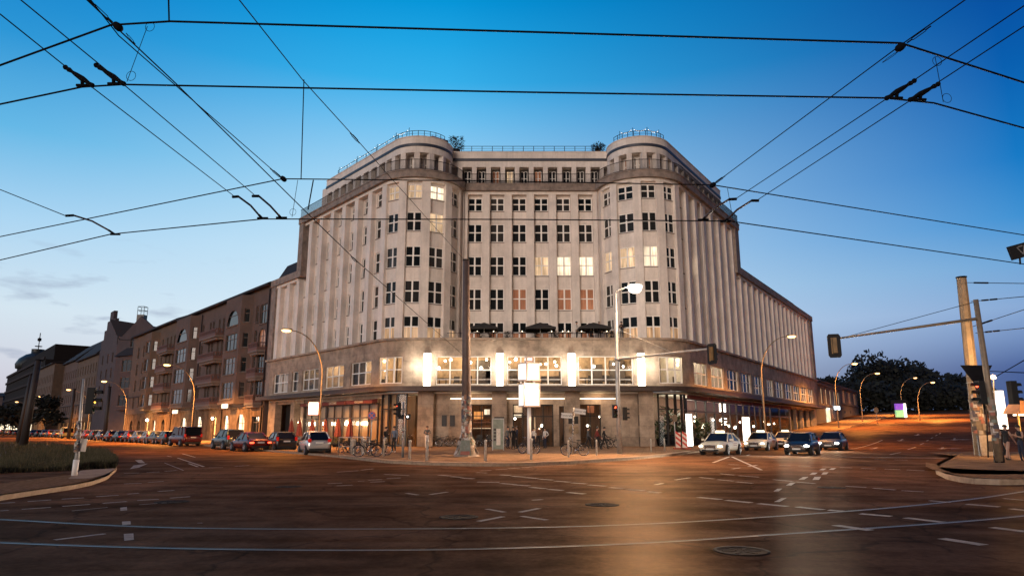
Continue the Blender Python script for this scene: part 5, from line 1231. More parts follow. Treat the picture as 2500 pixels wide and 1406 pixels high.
P = [(-.85, .28), (.75, .28), (-.05, -.95)]; tri.mesh([(c.x + x, c.y, c.z + z) for x, z in P] + [(c.x + x, c.y + .03, c.z + z) for x, z in P], [(0, 2, 1), (3, 4, 5), (0, 1, 4, 3), (1, 2, 5, 4), (2, 0, 3, 5)])
tag(tri.build('yield_sign', M['iron']), 'triangular give way sign seen from behind, fixed to the right masts', 'road sign')
# posters on the right mast: printed sheets as coloured blocks
PCOL = [mat('print_%d' % i, c, .7, var=.25, scale=6) for i, c in enumerate(((.6, .52, .44), (.30, .16, .09), (.06, .05, .05), (.45, .37, .30), (.22, .24, .19), (.34, .13, .09), (.30, .23, .18), (.08, .07, .09)))]
def sticker_set(base, top, r0, r1, z0, z1, n, seed, label, hw=(.10, .22), n8=10):
    r = random.Random(seed); m = MB()
    for _ in range(n):
        z = z0 + (z1 - z0) * r.random(); f = (z - base.z) / max(.1, top.z - base.z); c = base.lerp(top, f); R = r0 + (r1 - r0) * f + .012 + .006 * r.random()
        a = -math.pi / 2 + (r.random() - .5) * 2.6; wa = (hw[0] + (hw[1] - hw[0]) * r.random()) / R; hh = hw[0] + (hw[1] - hw[0]) * r.random(); ci = r.randrange(8)
        for k in range(3):
            a0, a1 = a + wa * (k / 3 - .5), a + wa * ((k + 1) / 3 - .5)
            m.quad([(c.x + R * math.cos(a0), c.y + R * math.sin(a0), z - hh / 2), (c.x + R * math.cos(a1), c.y + R * math.sin(a1), z - hh / 2), (c.x + R * math.cos(a1), c.y + R * math.sin(a1), z + hh / 2), (c.x + R * math.cos(a0), c.y + R * math.sin(a0), z + hh / 2)], ci)
    return tag(m.build('stickers', PCOL), label, 'stickers', kind='stuff')
sticker_set(RB, RT, .38, .30, RB.z + 1.3, RB.z + 3.6, 46, 1, 'torn posters pasted on the thick right mast', (.2, .42))
sticker_set(TB, TT, .19, .12, TB.z + .9, TB.z + 3.0, 22, 2, 'torn stickers on the leaning signal mast', (.12, .3))
# poster with lettering facing the street
def poster(name, c, w, h, rz, label, cols, lines, tilt=0.):
    root = empty(name, (0, 0, 0), 0, label, 'poster'); m = MB(); m.box((0, 0, 0), (w / 2, .02, h / 2)); m.build('board', cols[0], root)
    b = MB(); b.box((w * cols[2], -.028, h * cols[3]), (w * cols[4], .006, h * cols[5])); b.build('picture', cols[1], root)
    for t, s, z, mm in lines: text_mesh(t, s, (0, -.03, z), (math.pi / 2, 0, 0), mm, root)
    root.location = c; root.rotation_euler = (tilt, 0, rz); return root
LW = mat('white_ink', (.7, .66, .6), .6, var=0); LD = mat('dark_ink', (.02, .02, .02), .6, var=0)
c = atY(2391, 1033, RB.y - .45); poster('poster', c, .95, 1.0, -.15, 'dark gig poster with white block letters on the thick right mast', (PCOL[2], PCOL[7], .1, .22, .3, .2), (('DA! STAR', .2, -.12, LW), ('IKE 4000', .2, -.32, LW)))
c = G(2402, 1120, UP + .05) + V((0, -.55, .62)); poster('advertising_board', c, .86, 1.16, -.12, 'framed advertising board leaning at the foot of the thick right mast', (PCOL[3], PCOL[2], .12, -.05, .16, .26), (), -.06)
c = G(2384, 1121, UP + .05) + V((0, -.35, .62)); poster('advertising_board', c, .6, 1.16, 1.1, 'narrow dark board wedged left of the advertising board', (PCOL[2], PCOL[6], 0, 0, .3, .4), ())
# left mast with the heap of paper
def left_mast():
    b = G(1139, 1119, UP); t = atY(1138, 637, b.y - .3); root = empty('tram_mast', b, 0, 'tall dark brown tram mast at the kerb in front of the hotel', 'tram mast')
    m = MB(); m.tube([b - V((0, 0, .1)), b.lerp(t, .5), t], [.30, .26, .20], 10); m.build('pole', mat('brown_mast', (.13, .088, .072), .6, .1, var=.25, scale=3), root)
    c = MB(); c.tube([t, t + V((0, 0, .08))], .22, 10); c.build('cap', M['iron'], root)
    return b, t
MB_, MT = left_mast()
sticker_set(MB_, MT, .31, .25, MB_.z + .8, MB_.z + 3.5, 150, 4, 'stickers and torn bills wrapped round the tall brown mast', (.12, .3))
def heap():
    b = MB_; r = random.Random(8); m = MB()
    for k in range(70):
        a = r.random() * 6.28; z = r.random() * 1.02; R = .75 - .42 * z + .06 * r.random(); w = .16 + .2 * r.random(); h = .16 + .22 * r.random(); o = V((b.x + R * math.cos(a), b.y + R * math.sin(a), b.z + z)); tn = V((-math.sin(a), math.cos(a), (r.random() - .5) * .6)); up = V((-math.cos(a) * .5, -math.sin(a) * .5, .9)); m.quad([o - tn * w, o + tn * w, o + tn * w * .8 + up * h * 1.5, o - tn * w * .9 + up * h * 1.3], r.choice((0, 0, 3, 3, 6, 4, 1)))
    m.lathe((b.x, b.y, b.z), [(.78, 0), (.66, .25), (.5, .6), (.36, .95), (.30, 1.1)], 9, 6, False)
    tag(m.build('paper_heap', PCOL), 'ragged skirt of pasted paper round the foot of the brown mast', 'paper heap')
    m = MB(); P = [V((b.x + x, b.y - .80 + dy, b.z + z)) for x, dy, z in ((-.42, .0, .1), (.30, .0, .1), (.22, .32, .95), (-.30, .32, .95))]
    m.quad(P, 0); o = tag(m.build('poster', [PCOL[4]]), 'green poster stuck on the front of the paper heap', 'poster')
    m = MB(); P = [V((b.x + x, b.y - .83 + dy, b.z + z)) for x, dy, z in ((-.34, .0, .12), (.24, .0, .12), (.22, .08, .32), (-.30, .08, .32))]; m.quad(P); m.build('red_strip', PCOL[5], o)
heap()
# illuminated clock column
def clock_column():
    Y = 46.5; b = onY(1292, Y, UP); root = empty('clock_column', b, 0, 'glowing advertising column with a four sided clock on a slim white post', 'clock column')
    z = lambda py: atY(1292, py, Y).z
    p = MB(); p.tube([b, (b.x, b.y, z(993))], .13, 10); p.build('post', M['white'], root)
    fm = mat('clock_frame', (.55, .42, .36), .5, var=.05); gl = mat('clock_face_light', (1, 1, 1), emit=(1, .93, .80), es=1.1, var=0)
    def cube(name, cx, half, z0, z1, rz, hands=False, red=False):
        o = MB(); o.box((cx, b.y, (z0 + z1) / 2), (half, half, (z1 - z0) / 2), 0, rz); ob = o.build(name, fm, root)
        for k in range(4):
            a = rz + k * math.pi / 2; n = V((math.sin(a), -math.cos(a), 0)); u = V((math.cos(a), math.sin(a), 0)); c = V((cx, b.y, (z0 + z1) / 2)) + n * (half + .012); hh = (z1 - z0) / 2 - .09; w = half - .10
            f = MB(); f.quad([c - u * w - V((0, 0, hh)), c + u * w - V((0, 0, hh)), c + u * w + V((0, 0, hh)), c - u * w + V((0, 0, hh))]); fo = f.build('clock_face' if hands else 'light_face', gl, ob)
            if hands and k in (0, 3):
                q = c + n * .012; hm = MB()
                for dx, dz in ((.16, -.14), (-.2, .13)): e = q + u * dx + V((0, 0, dz)); s_ = V((0, 0, .022)); hm.quad([q - s_, e - s_, e + s_, q + s_])
                hm.build('hand', LD, fo)
        return ob
    cube('clock', b.x, .54, z(930), z(886), math.radians(33), True)
    lo = cube('advert_box', b.x + .02, .57, z(993), z(936), math.radians(18))
    cube('sign_box', b.x, .25, z(884), z(871), math.radians(12))
    g = MB(); 
    for dx in (-.3, .3): g.tube([(b.x + dx, b.y, z(936)), (b.x + dx, b.y, z(930))], .05, 6)
    g.build('spacer', M['white'], root)
    a = math.radians(18); n = V((math.sin(a), -math.cos(a), 0)); rd = mat('red_ink', (.45, .09, .03), .5, var=0); c = V((b.x + .02, b.y, 0)) + n * .60
    text_mesh('HOTEL', .36, (c.x, c.y, z(946)), (math.pi / 2, 0, a), rd, lo)
    a2 = a - math.pi / 2; n = V((math.sin(a2), -math.cos(a2), 0)); c = V((b.x + .02, b.y, 0)) + n * .60
    text_mesh('HOTEL', .28, (c.x, c.y, (z(993) + z(936)) / 2 - .1), (math.pi / 2, -math.pi / 2, a2), mat('grey_ink', (.2, .2, .2), .5, var=0), lo)
    for dz, rz in ((z(945), 10),): point('clock_light', (b.x, b.y - 1.4, dz), 160, (1, .85, .65), .5)
clock_column()
# street name signs
def name_sign():
    Y = 45.2; b = onY(1396, Y, UP); root = empty('street_sign', b, 0, 'white street name signs on a sticker covered post by the black bicycle', 'street sign'); t = V((b.x + .14, b.y, atY(1400, 994, Y).z))
    p = MB(); p.tube([b, t], .045, 8); p.build('post', M['galv'], root)
    for (x0, y0, x1, y1, h, txt, rz) in ((1370, 1013, 1397, 1015, .33, 'Torstraße', 0), (1403, 1002, 1430, 1006, .33, 'Prenzlauer Allee', 0)):
        a, e = atY(x0, y0, Y - .06), atY(x1, y1, Y - .06); c = (a + e) / 2; w = (e - a).length / 2; tl = math.atan2(e.z - a.z, e.x - a.x)
        o = MB(); o.box((0, 0, 0), (w, .012, h / 2)); so = o.build('name_plate', mat('sign_white', (.75, .72, .66), .5, var=.04), root); so.location = c; so.rotation_euler = (0, -tl, 0); so.matrix_parent_inverse = root.matrix_basis.inverted()
        text_mesh(txt, .155 if len(txt) > 10 else .2, (c.x, c.y - .018, c.z), (math.pi / 2, -tl, 0), LD, so).matrix_parent_inverse = so.matrix_basis.inverted()
    return b, t
NB, NT = name_sign()
sticker_set(NB, NT, .047, .045, NB.z + 1.2, NB.z + 2.7, 30, 9, 'stickers on the street name post', (.05, .12))
# glass info board
def info():
    b = G(1216, 1103, UP); root = empty('info_board', b, 0, 'upright glass information board on the pavement before the entrance', 'info board'); z1 = atY(1216, 1022, b.y).z; w = .42
    f = MB()
    for x in (-w, w): f.box((b.x + x, b.y, (b.z + z1) / 2), (.03, .05, (z1 - b.z) / 2))
    f.box((b.x, b.y, z1), (w + .03, .05, .04)); f.build('frame', M['galv'], root)
    g = MB(); g.box((b.x, b.y, (b.z + z1) / 2 + .02), (w - .03, .012, (z1 - b.z) / 2 - .06)); g.build('glass_panel', mat('milky_glass', (.25, .27, .22), .1, var=.2), root)
    for k, (x, z, hw, hh) in enumerate(((.02, 1.0, .16, .62), (-.25, 1.55, .1, .09), (-.25, 1.3, .1, .09), (-.25, 1.05, .1, .09), (-.25, .8, .1, .09))):
        t = MB(); t.box((b.x + x, b.y - .02, b.z + z), (hw, .004, hh)); t.build('text_panel' if k == 0 else 'photo_panel', PCOL[0] if k == 0 else PCOL[2], root)
info()
# bollards
BOL = None
def bollard(px, py, h=1.0, r=.06, label='', m_=None):
    b = G(px, py, UP); root = empty('bollard', b, 0, label, 'bollard', 'white kerb bollards on the corner')
    o = MB(); o.lathe(b, [(r, 0), (r, h - .1), (r * 1.15, h - .09), (r * 1.15, h - .05), (r * .9, h), (.01, h + .02)], 10); o.build('post', m_ or mat('bollard_paint', (.46, .38, .30), .6, var=.3, scale=7), root); return root
bm = mat('bollard_white', (.5, .44, .37), .6, var=.35, scale=9)
for px, py, h, r, lab in ((862, 1114, .95, .13, 'thick white bollard at the bicycle rail, left one'), (887, 1114, .95, .13, 'thick white bollard at the bicycle rail, right one'), (936, 1119, 1.0, .055, 'slim white bollard before the couple'), (1000, 1126, 1.0, .07, 'sticker covered bollard right of the pedestrian signal'), (1042, 1130, 1.05, .075, 'bollard at the kerb below the man in pale trousers'), (1185, 1131, 1.05, .07, 'bollard right of the paper heap'), (1297, 1128, 1.1, .07, 'bollard in front of the clock column post'), (1388, 1121, .95, .06, 'bollard before the rear wheel of the black bicycle'), (1457, 1117, .95, .055, 'slim bollard between the bicycle and the lamp mast'), (1590, 1107, .9, .05, 'thin bollard right of the lamp mast'), (1623, 1104, .9, .05, 'thin bollard beside the warning beacons')):
    bollard(px, py, h, r, lab, bm)
# round signs and small signal masts
def disc_sign(px, py, ptop, r, label, face, pole=.035, cat='road sign', turn=0.):
    b = G(px, py, UP); z = atY(px, ptop, b.y).z; root = empty('round_sign', b, 0, label, cat)
    p = MB(); p.tube([b, (b.x, b.y, z + r)], pole, 8); p.build('post', M['galv'], root)
    n = V((math.sin(turn), -math.cos(turn), 0)); u = V((math.cos(turn), math.sin(turn), 0)); c = V((b.x, b.y, z)) + n * (pole + .02)
    for k, (rr, m_, d) in enumerate(face):
        o = MB(); N_ = 20; ring = [c + n * d + (u * math.cos(2 * math.pi * i / N_) + V((0, 0, 1)) * math.sin(2 * math.pi * i / N_)) * rr * r for i in range(N_)]
        o.mesh([*ring, *[q - n * .012 for q in ring]], [tuple(range(N_)), tuple(range(2 * N_ - 1, N_ - 1, -1))] + [(i, N_ + i, N_ + (i + 1) % N_, (i + 1) % N_) for i in range(N_)]); q_ = o.build('sign_face' if k == 0 else 'inner_disc', m_, root)
    return root, c, u, n
sred = mat('sign_red', (.55, .06, .04), .4, var=.05); sblue = mat('sign_blue', (.03, .06, .30), .4, var=.05)
rt, c, u, n = disc_sign(904, 1114, 1014, .27, 'red and blue no stopping sign on a sticker covered post', ((1, sred, 0), (.78, sblue, .015)))
x = MB()
for s in (1, -1):
    d = (u + V((0, 0, s))).normalized(); q = n.cross(d) * .028; x.quad([c + n * .03 - d * .2 - q, c + n * .03 + d * .2 - q, c + n * .03 + d * .2 + q, c + n * .03 - d * .2 + q] if s > 0 else [c + n * .033 - d * .2 + q, c + n * .033 - d * .2 - q, c + n * .033 + d * .2 - q, c + n * .033 + d * .2 + q])
x.build('cross', sred, rt)
disc_sign(1650, 1100, 1020, .30, 'round sign seen from behind, between the red and white beacons', ((1, M['pole'], 0),), turn=.5)
disc_sign(2142, 1035, 1001, .5, 'small round sign on the pavement far up the road', ((1, M['pole'], 0),), turn=.2)
def ped_mast():
    b = G(983, 1121, UP); Y = b.y; root = empty('signal_post', b, 0, 'pedestrian signal post covered with stickers, behind the slim bollards', 'signal post'); t = atY(985, 981, Y)
    p = MB(); p.tube([b, (b.x, b.y, b.z + 1.2), t], [.075, .07, .055], 8); p.build('post', M['galv'], root)
    signal(V((b.x - .30, b.y - .15, atY(978, 1000, Y).z)), math.radians(205), 'traffic light glowing red on the sticker covered signal post', lit=0, board=False, scale=.85)
    o = MB(); z = atY(985, 1017, Y).z; o.box((b.x - .16, b.y - .1, z), (.13, .06, .13)); o.box((b.x + .24, b.y - .1, z), (.15, .06, .15)); oo = o.build('push_box', M['black'], root)
    o = MB(); o.sphere((b.x + .24, b.y - .17, z), .06, n=8); o.build('signal_lamp', mat('white_signal', (1, 1, 1), emit=(1, .9, .8), es=4, var=0), oo)
    sticker_set(b, t, .078, .06, b.z + .9, b.z + 2.7, 60, 12, 'white stickers on the pedestrian signal post', (.06, .16))
ped_mast()
# warning beacons
for k, px in enumerate((1657, 1673)):
    b = G(px, 1100, UP); root = empty('warning_beacon', b, 0, ('red and white warning beacon left of the gap by the first taxi', 'red and white warning beacon nearest the first taxi')[k], 'warning beacon')
    o = MB(); o.box((b.x, b.y, b.z + .06), (.42, .2, .06)); o.build('foot', mat('red_rubber', (.35, .06, .03), .7, var=.3), root, .01)
    o = MB(); o.box((b.x, b.y, b.z + .72), (.2, .03, .6)); bo = o.build('panel', mat('beacon_white', (.65, .58, .5), .5, var=.1), root)
    for j in range(3):
        z = b.z + .25 + .4 * j; q = MB(); q.quad([(b.x - .2, b.y - .035, z + .2), (b.x + .2, b.y - .035, z - .12), (b.x + .2, b.y - .035, z + .08), (b.x - .2, b.y - .035, z + .4)]); q.build('stripe', sred, bo)
# the corner light box, upright light boxes at the shops
for px, py, h, w, lab in ((1683, 1068, 2.9, .42, 'white light column at the corner shop window'), (1822, 1052, 2.7, .75, 'white upright light box on the pavement behind the first two taxis')):
    p = wallline('R', 1.2, px); z = gz(p.x, p.y) + UP
    o = MB(); o.box((0, 0, h / 2), (w / 2, .18, h / 2)); ob = o.build('light_box', mat('light_box_face', (1, 1, 1), emit=(1, .94, .84), es=4, var=0), None, .02); ob.location = (p.x, p.y, z); ob.rotation_euler = (0, 0, .5); tag(ob, lab, 'light box')
    f = MB(); f.box((0, 0, h + .04), (w / 2 + .03, .2, .04)); f.box((0, 0, .06), (w / 2 + .03, .2, .06)); f.build('frame', M['galv'], ob)
# lit bus-stop style sign on the restaurant lamp pole
c = atY(766, 997, wallline('L', 7.0, 770).y - .6)
o = MB(); o.box((0, 0, 0), (.46, .09, .56)); ob = o.build('light_sign', mat('red_frame', (.5, .12, .08), .5, var=.1, emit=(1, .25, .15), es=.3), None, .02); ob.location = c; tag(ob, 'square glowing sign with red rim on the street lamp by the restaurant', 'sign')
f = MB(); f.box((0, -.1, 0), (.40, .012, .50)); f.build('light_face', M['panelglow'], ob)
f = MB()
for k in range(2): f.box((-.04 + .03 * k, -.118, -.14 - .12 * k), (.26 - .1 * k, .004, .022))
f.build('print_line', LD, ob)
# billboard far right and panels
def far_board():
    b = onY(2203, 150); root = empty('lit_column', b, 0, 'lit purple and green poster column before the dark trees', 'poster column')
    z0, z1 = atY(2203, 1018, 150).z, atY(2203, 985, 150).z
    for (za, zb, col, e) in ((z0, z0 + (z1 - z0) * .52, (.35, .75, .35), 1.4), (z0 + (z1 - z0) * .54, z1, (.30, .10, .65), 1.4)):
        o = MB(); o.box((b.x - .2, b.y, (za + zb) / 2), (.85, .25, (zb - za) / 2)); o.build('poster_face', mat('lit_poster', col, emit=col, es=e * .45, var=.3, scale=2), root)
    o = MB(); o.box((b.x + .9, b.y - .1, (z0 + z1) / 2), (.17, .3, (z1 - z0) / 2)); o.build('side_light', M['panelglow'], root)
    o = MB(); o.box((b.x, b.y, (b.z + z0) / 2), (.6, .2, (z0 - b.z) / 2)); o.build('foot', M['iron'], root)
    b2 = onY(2202, 158); r2 = empty('billboard', b2, 0, 'large dark billboard frame behind the lit poster column', 'billboard'); za, zb = atY(2202, 997, 158).z, atY(2202, 976, 158).z
    o = MB(); o.box((b2.x, b2.y, (za + zb) / 2), (1.85, .12, (zb - za) / 2)); o.build('panel', M['iron'], r2)
    o = MB()
    for x in (-1.4, 1.4): o.tube([(b2.x + x, b2.y, b2.z), (b2.x + x, b2.y, za)], .1, 6)
    o.build('legs', M['iron'], r2)
far_board()
# tram stop information stele on the right, kiosk
o = MB(); c = atY(2448, 965, TB.y + 9); b = onY(2448, TB.y + 9, UP); o.box((0, 0, 0), (.26, .16, 1.15)); ob = o.build('stop_stele', mat('stele_light', (1, 1, 1), emit=(1, .97, .9), es=1.1, var=0), None, .02); ob.location = (b.x, b.y, b.z + 2.75); tag(ob, 'tall white lit stop stele behind the right hand signal mast', 'stele')
o = MB(); o.box((0, 0, -1.95), (.1, .1, .8)); o.build('foot', M['iron'], ob)
def kiosk():
    b = onY(2510, TB.y + 8, UP); root = empty('kiosk', b, 0, 'orange lit kiosk at the right picture edge', 'kiosk')
    for x in (-.5, .9):
        o = MB(); o.tube([b + V((x, 0, 0)), b + V((x, 0, 2.5))], .06, 6); o.build('post', mat('kiosk_yellow', (.6, .35, .08), .5, var=.1), root)
    o = MB(); o.mesh([b + V(q) for q in ((-.8, -.6, 2.5), (1.4, -.6, 2.5), (1.4, 1, 2.5), (-.8, 1, 2.5), (-.3, -.1, 3.3), (.9, -.1, 3.3), (.9, .6, 3.3), (-.3, .6, 3.3))], [(0, 3, 2, 1), (4, 5, 6, 7), (0, 1, 5, 4), (1, 2, 6, 5), (2, 3, 7, 6), (3, 0, 4, 7)]); o.build('roof', mat('kiosk_roof', (.5, .22, .08), .6, var=.2), root)
    o = MB(); o.box(b + V((.3, 0, 2.42)), (.8, .4, .04)); o.build('roof_light', M['bulb'], root); point('kiosk_light', b + V((.2, -.4, 2.2)), 110, (1, .6, .25), .3)
kiosk()
# small round lamps glimpsed between the right masts
for px, py, lab in ((2403, 920, 'glowing globe lamp seen between the right masts'), (2424, 919, 'second globe lamp just right of the signal mast')):
    Y = TB.y + 6; c = atY(px, py, Y); b = onY(px, Y, UP); root = empty('globe_lamp', b, 0, lab, 'street lamp'); p = MB(); p.tube([b, (c.x, c.y, c.z - .2)], .04, 6); p.build('pole', M['iron'], root)
    g = MB(); g.lathe((c.x, c.y, c.z - .22), [(.05, .06), (.17, .11), (.13, .25), (.03, .33)], 10); g.build('globe', mat('globe_glow', (1, 1, 1), emit=(1, .62, .28), es=5, var=0), root); point('street_light', (c.x, c.y - .5, c.z), 700, (1, .55, .20), .2)
# black near sign hanging on the far right span wire
def hang_sign():
    root = empty('signal_board', (0, 0, 0), 0, 'black tram signal board with a white triangle on the right span wire', 'signal board'); c = atY(2492, 612, 15.6)
    o = MB(); o.box((0, 0, 0), (.31, .03, .165)); o.build('board', M['black'], root, .005)
    t = MB()
    for a, b in (((-.1, .10), (.0, -.10)), ((0, -.10), (.1, .10)), ((-.07, .10), (.06, .10))):
        d = V((b[0] - a[0], b[1] - a[1])).normalized(); q = V((-d.y, d.x)) * .014; y = -.034; t.quad([(a[0] - q.x, y, a[1] - q.y), (b[0] - q.x, y, b[1] - q.y), (b[0] + q.x, y, b[1] + q.y), (a[0] + q.x, y, a[1] + q.y)])
    t.build('triangle_mark', M['galv'], root)
    s = MB(); s.tube([(-.1, 0, -.16), (-.15, 0, -.3)], .02, 6); s.build('hanger', M['iron'], root)
    root.location = c; root.rotation_euler = (0, -.27, .12)
hang_sign()
# ================================================================ OVERHEAD WIRES
def wire(name, pts, r, label, cat='overhead wire', group=None, m_=None):
    o = MB(); o.tube(pts, r, 5, caps=False); return tag(o.build(name, m_ or M['wire']), label, cat, group)
ZL, ZU = 5.6, 6.35
def hz(px_list, z): return [atZ(x, y, z) for x, y in px_list]
Yn = 7.45
wire('contact_wire', [atZ(0, 35, ZL) + (atZ(0, 35, ZL) - atZ(570, 478, ZL)) * .4, atZ(0, 35, ZL), atZ(190, 187, ZL), atZ(570, 478, ZL)], .0065, 'contact wire at upper left, the outer one ending in the left curved arm')
wire('contact_wire', [atZ(50, 0, ZL) + (atZ(50, 0, ZL) - atZ(620, 475, ZL)) * .4, atZ(50, 0, ZL), atZ(270, 180, ZL), atZ(620, 475, ZL)], .0065, 'contact wire at upper left, the inner one ending in the right curved arm')
wire('contact_wire', [atZ(2500, 15, ZL) + (atZ(2500, 15, ZL) - atZ(1797, 485, ZL)) * .4, atZ(2500, 15, ZL), atZ(2170, 238, ZL), atZ(1797, 485, ZL)], .0065, 'contact wire at upper right, the one ending in the left curved arm')
wire('contact_wire', [atZ(2500, 65, ZL) + (atZ(2500, 65, ZL) - atZ(1850, 488, ZL)) * .4, atZ(2500, 65, ZL), atZ(2225, 244, ZL), atZ(1850, 488, ZL)], .0065, 'contact wire at upper right, the one ending in the right curved arm')
wire('span_wire', [atY(-200, 303, 7.9), atY(0, 255, 7.7), atY(200, 213, 7.45), atY(300, 207, Yn), atY(1300, 226, Yn), atY(2160, 240, 7.55), atY(2280, 252, 7.7), atY(2500, 313, 8.3), atY(2700, 370, 8.9)], .011, 'lower thick span wire nearest to us, crossing the whole sky')
wire('span_wire', [atY(-200, 235, 7.9), atY(0, 160, 7.7), atY(270, 62, 7.5), atY(415, 53, Yn), atY(1300, 79, Yn), atY(2200, 106, 7.55), atY(2500, 202, 8.2), atY(2700, 270, 8.7)], .013, 'upper thick span wire nearest to us, crossing the whole sky')
Yf = 12.45
wire('span_wire', [atY(-300, 690, 16.5), atY(0, 635, 15.6), atY(270, 572, 13.6), atY(640, 535, 12.5), atY(1250, 536, Yf), atY(1780, 540, 12.5), atY(2500, 645, 16), atY(2700, 675, 17)], .012, 'lower span wire of the farther pair, passing the hotel facade')
wire('span_wire', [atY(-300, 640, 16.5), atY(0, 578, 15.6), atY(690, 437, 12.5), atY(1250, 443, Yf), atY(1740, 452, 12.5), atY(2500, 574, 16), atY(2700, 605, 17)], .012, 'upper span wire of the farther pair, passing the hotel facade')
wire('stay_wire', [atY(560, -30, 9.0), atY(740, 197, 12.2), atY(870, 340, 15.2), atY(1138, 640, MT.y)], .010, 'long diagonal wire running from the top edge to the brown mast')
wire('stay_wire', [atY(190, -40, 7.0), atY(290, 88, 7.6), atY(690, 437, 12.5)], .0075, 'diagonal wire from the big left insulator to the farther span')
wire('stay_wire', [atY(180, -30, 7.2), atY(430, 205, 9.5), atY(760, 530, 13.5), atY(865, 632, 15.8), atY(1137, 872, MT.y - .2)], .010, 'diagonal wire crossing the left wing and ending low on the brown mast')
wire('stay_wire', [atY(2400, -30, 6.6), atY(2200, 110, 7.6), atY(1745, 448, 12.5)], .0075, 'diagonal wire on the right joining the two upper span wires')
wire('dropper_wire', [atY(742, 195, 12.3), atY(735, 437, 12.4)], .010, 'vertical dropper left of the hotel')
wire('dropper_wire', [atY(413, 53, 7.45), atY(411, -30, 7.2)], .010, 'short dropper at the top edge')
wire('dropper_wire', [atY(360, 65, 7.45), atY(310, 200, 7.45)], .004, 'thin looped dropper between the near span wires on the left')
wire('dropper_wire', [atY(2283, 140, 7.6), atY(2303, 250, 7.75)], .004, 'thin looped dropper between the near span wires on the right')
wire('dropper_wire', [atY(727, 440, 12.45), atY(713, 530, 12.45)], .005, 'thin looped dropper left of the hotel corner')
wire('dropper_wire', [atY(765, 440, 12.45), atY(752, 512, 12.45)], .012, 'short dark dropper at the hotel corner')
wire('dropper_wire', [atY(1776, 460, 12.6), atY(1789, 535, 12.6)], .005, 'thin looped dropper right of the hotel')
for px, py, Y in ((366, 66, 7.45), (320, 186, 7.45), (2288, 150, 7.6), (2312, 240, 7.75), (715, 518, 12.45)):
    c = atY(px, py, Y); R = .055 if Y < 9 else .06; o = MB(); o.tube([c + V((R * math.cos(t), 0, R * 1.1 * math.sin(t))) for t in [2 * math.pi * k / 12 for k in range(13)]], .0035, 4)
    tag(o.build('cable_loop', M['wire']), 'small cable loop on the dropper %s' % {366: 'at the upper left span wire', 320: 'at the lower left span wire', 2288: 'at the upper right span wire', 2312: 'at the lower right span wire', 715: 'left of the hotel corner'}[px], 'cable loop')
wire('feeder_wire', [atY(0, 463, 15), atY(160, 527, 15)], .01, 'short wire entering at the left edge')
def arm(px, Y, label, m_=None, r=.018):
    P = [atY(x, y, Y + dy) for x, y, dy in px]; root = empty('curved_bracket', P[-1], 0, label, 'bracket')
    o = MB(); o.tube(P, r, 6); o.build('tube', m_ or mat('copper_brown', (.10, .055, .04), .5, .3, var=.2), root)
    e = MB(); e.tube([P[0], P[1]], r * 1.45, 6); e.build('end_hook', M['wire'], root); e = MB(); e.tube([P[-1] + V((-.09, 0, 0)), P[-1] + V((.11, 0, 0))], r * 1.3, 6); e.tube([P[-1], P[-2]], r * 1.3, 6); e.build('clamp', M['wire'], root)
arm([(568, 481, 0), (582, 480, .1), (612, 502, .3), (632, 525, .6), (640, 533, .7)], 11.7, 'left one of the two curved arms left of the hotel')
arm([(616, 479, 0), (632, 479, .1), (660, 503, .3), (680, 525, .6), (686, 532, .7)], 11.7, 'right one of the two curved arms left of the hotel')
arm([(1798, 486, 0), (1780, 487, .1), (1745, 508, .3), (1722, 530, .6), (1716, 537, .7)], 11.8, 'left one of the two curved arms over the right wing')
arm([(1852, 490, 0), (1835, 490, .1), (1800, 512, .3), (1778, 533, .6), (1770, 540, .7)], 11.8, 'right one of the two curved arms over the right wing')
arm([(160, 527, 0), (180, 526, .1), (225, 540, .3), (265, 562, .5), (280, 572, .5)], 13.2, 'single long curved arm at the left')
def insulator(px, Y, label):
    """black strain insulator: ribbed core, fork links, foot clamp"""
    P = [atY(x, y, Y) for x, y in px]; root = empty('insulator', P[-1], 0, label, 'insulator'); o = MB()
    n = 9; A, B = P[0], P[-1]
    rr = [.012, .03, .018, .026, .03, .034, .028, .02, .03]
    o.tube([A.lerp(B, k / (n - 1)) for k in range(n)], rr, 8); o.build('core', M['wire'], root)
    f = MB(); m = A.lerp(B, .62); dr = V((0, 0, -1)); foot = V((m.x + (B.x - A.x) * .05, m.y, B.z + .0)); f.tube([m, foot], .022, 6); f.tube([foot + V((-.07, 0, 0)), foot + V((.07, 0, 0))], .018, 6); f.build('foot_clamp', M['wire'], root)
    k = MB(); k.sphere(A, .03, n=8); k.sphere(B, .03, n=8); k.build('end_cap', M['wire'], root)
insulator([(160, 165), (225, 209)], 7.4, 'left one of the two black clamps on the lower near span wire, upper left')
insulator([(235, 160), (302, 205)], 7.4, 'right one of the two black clamps on the lower near span wire, upper left')
insulator([(2232, 198), (2165, 240)], 7.5, 'left one of the two black clamps on the near span wire, upper right')
insulator([(2290, 206), (2222, 244)], 7.55, 'right one of the two black clamps on the near span wire, upper right')
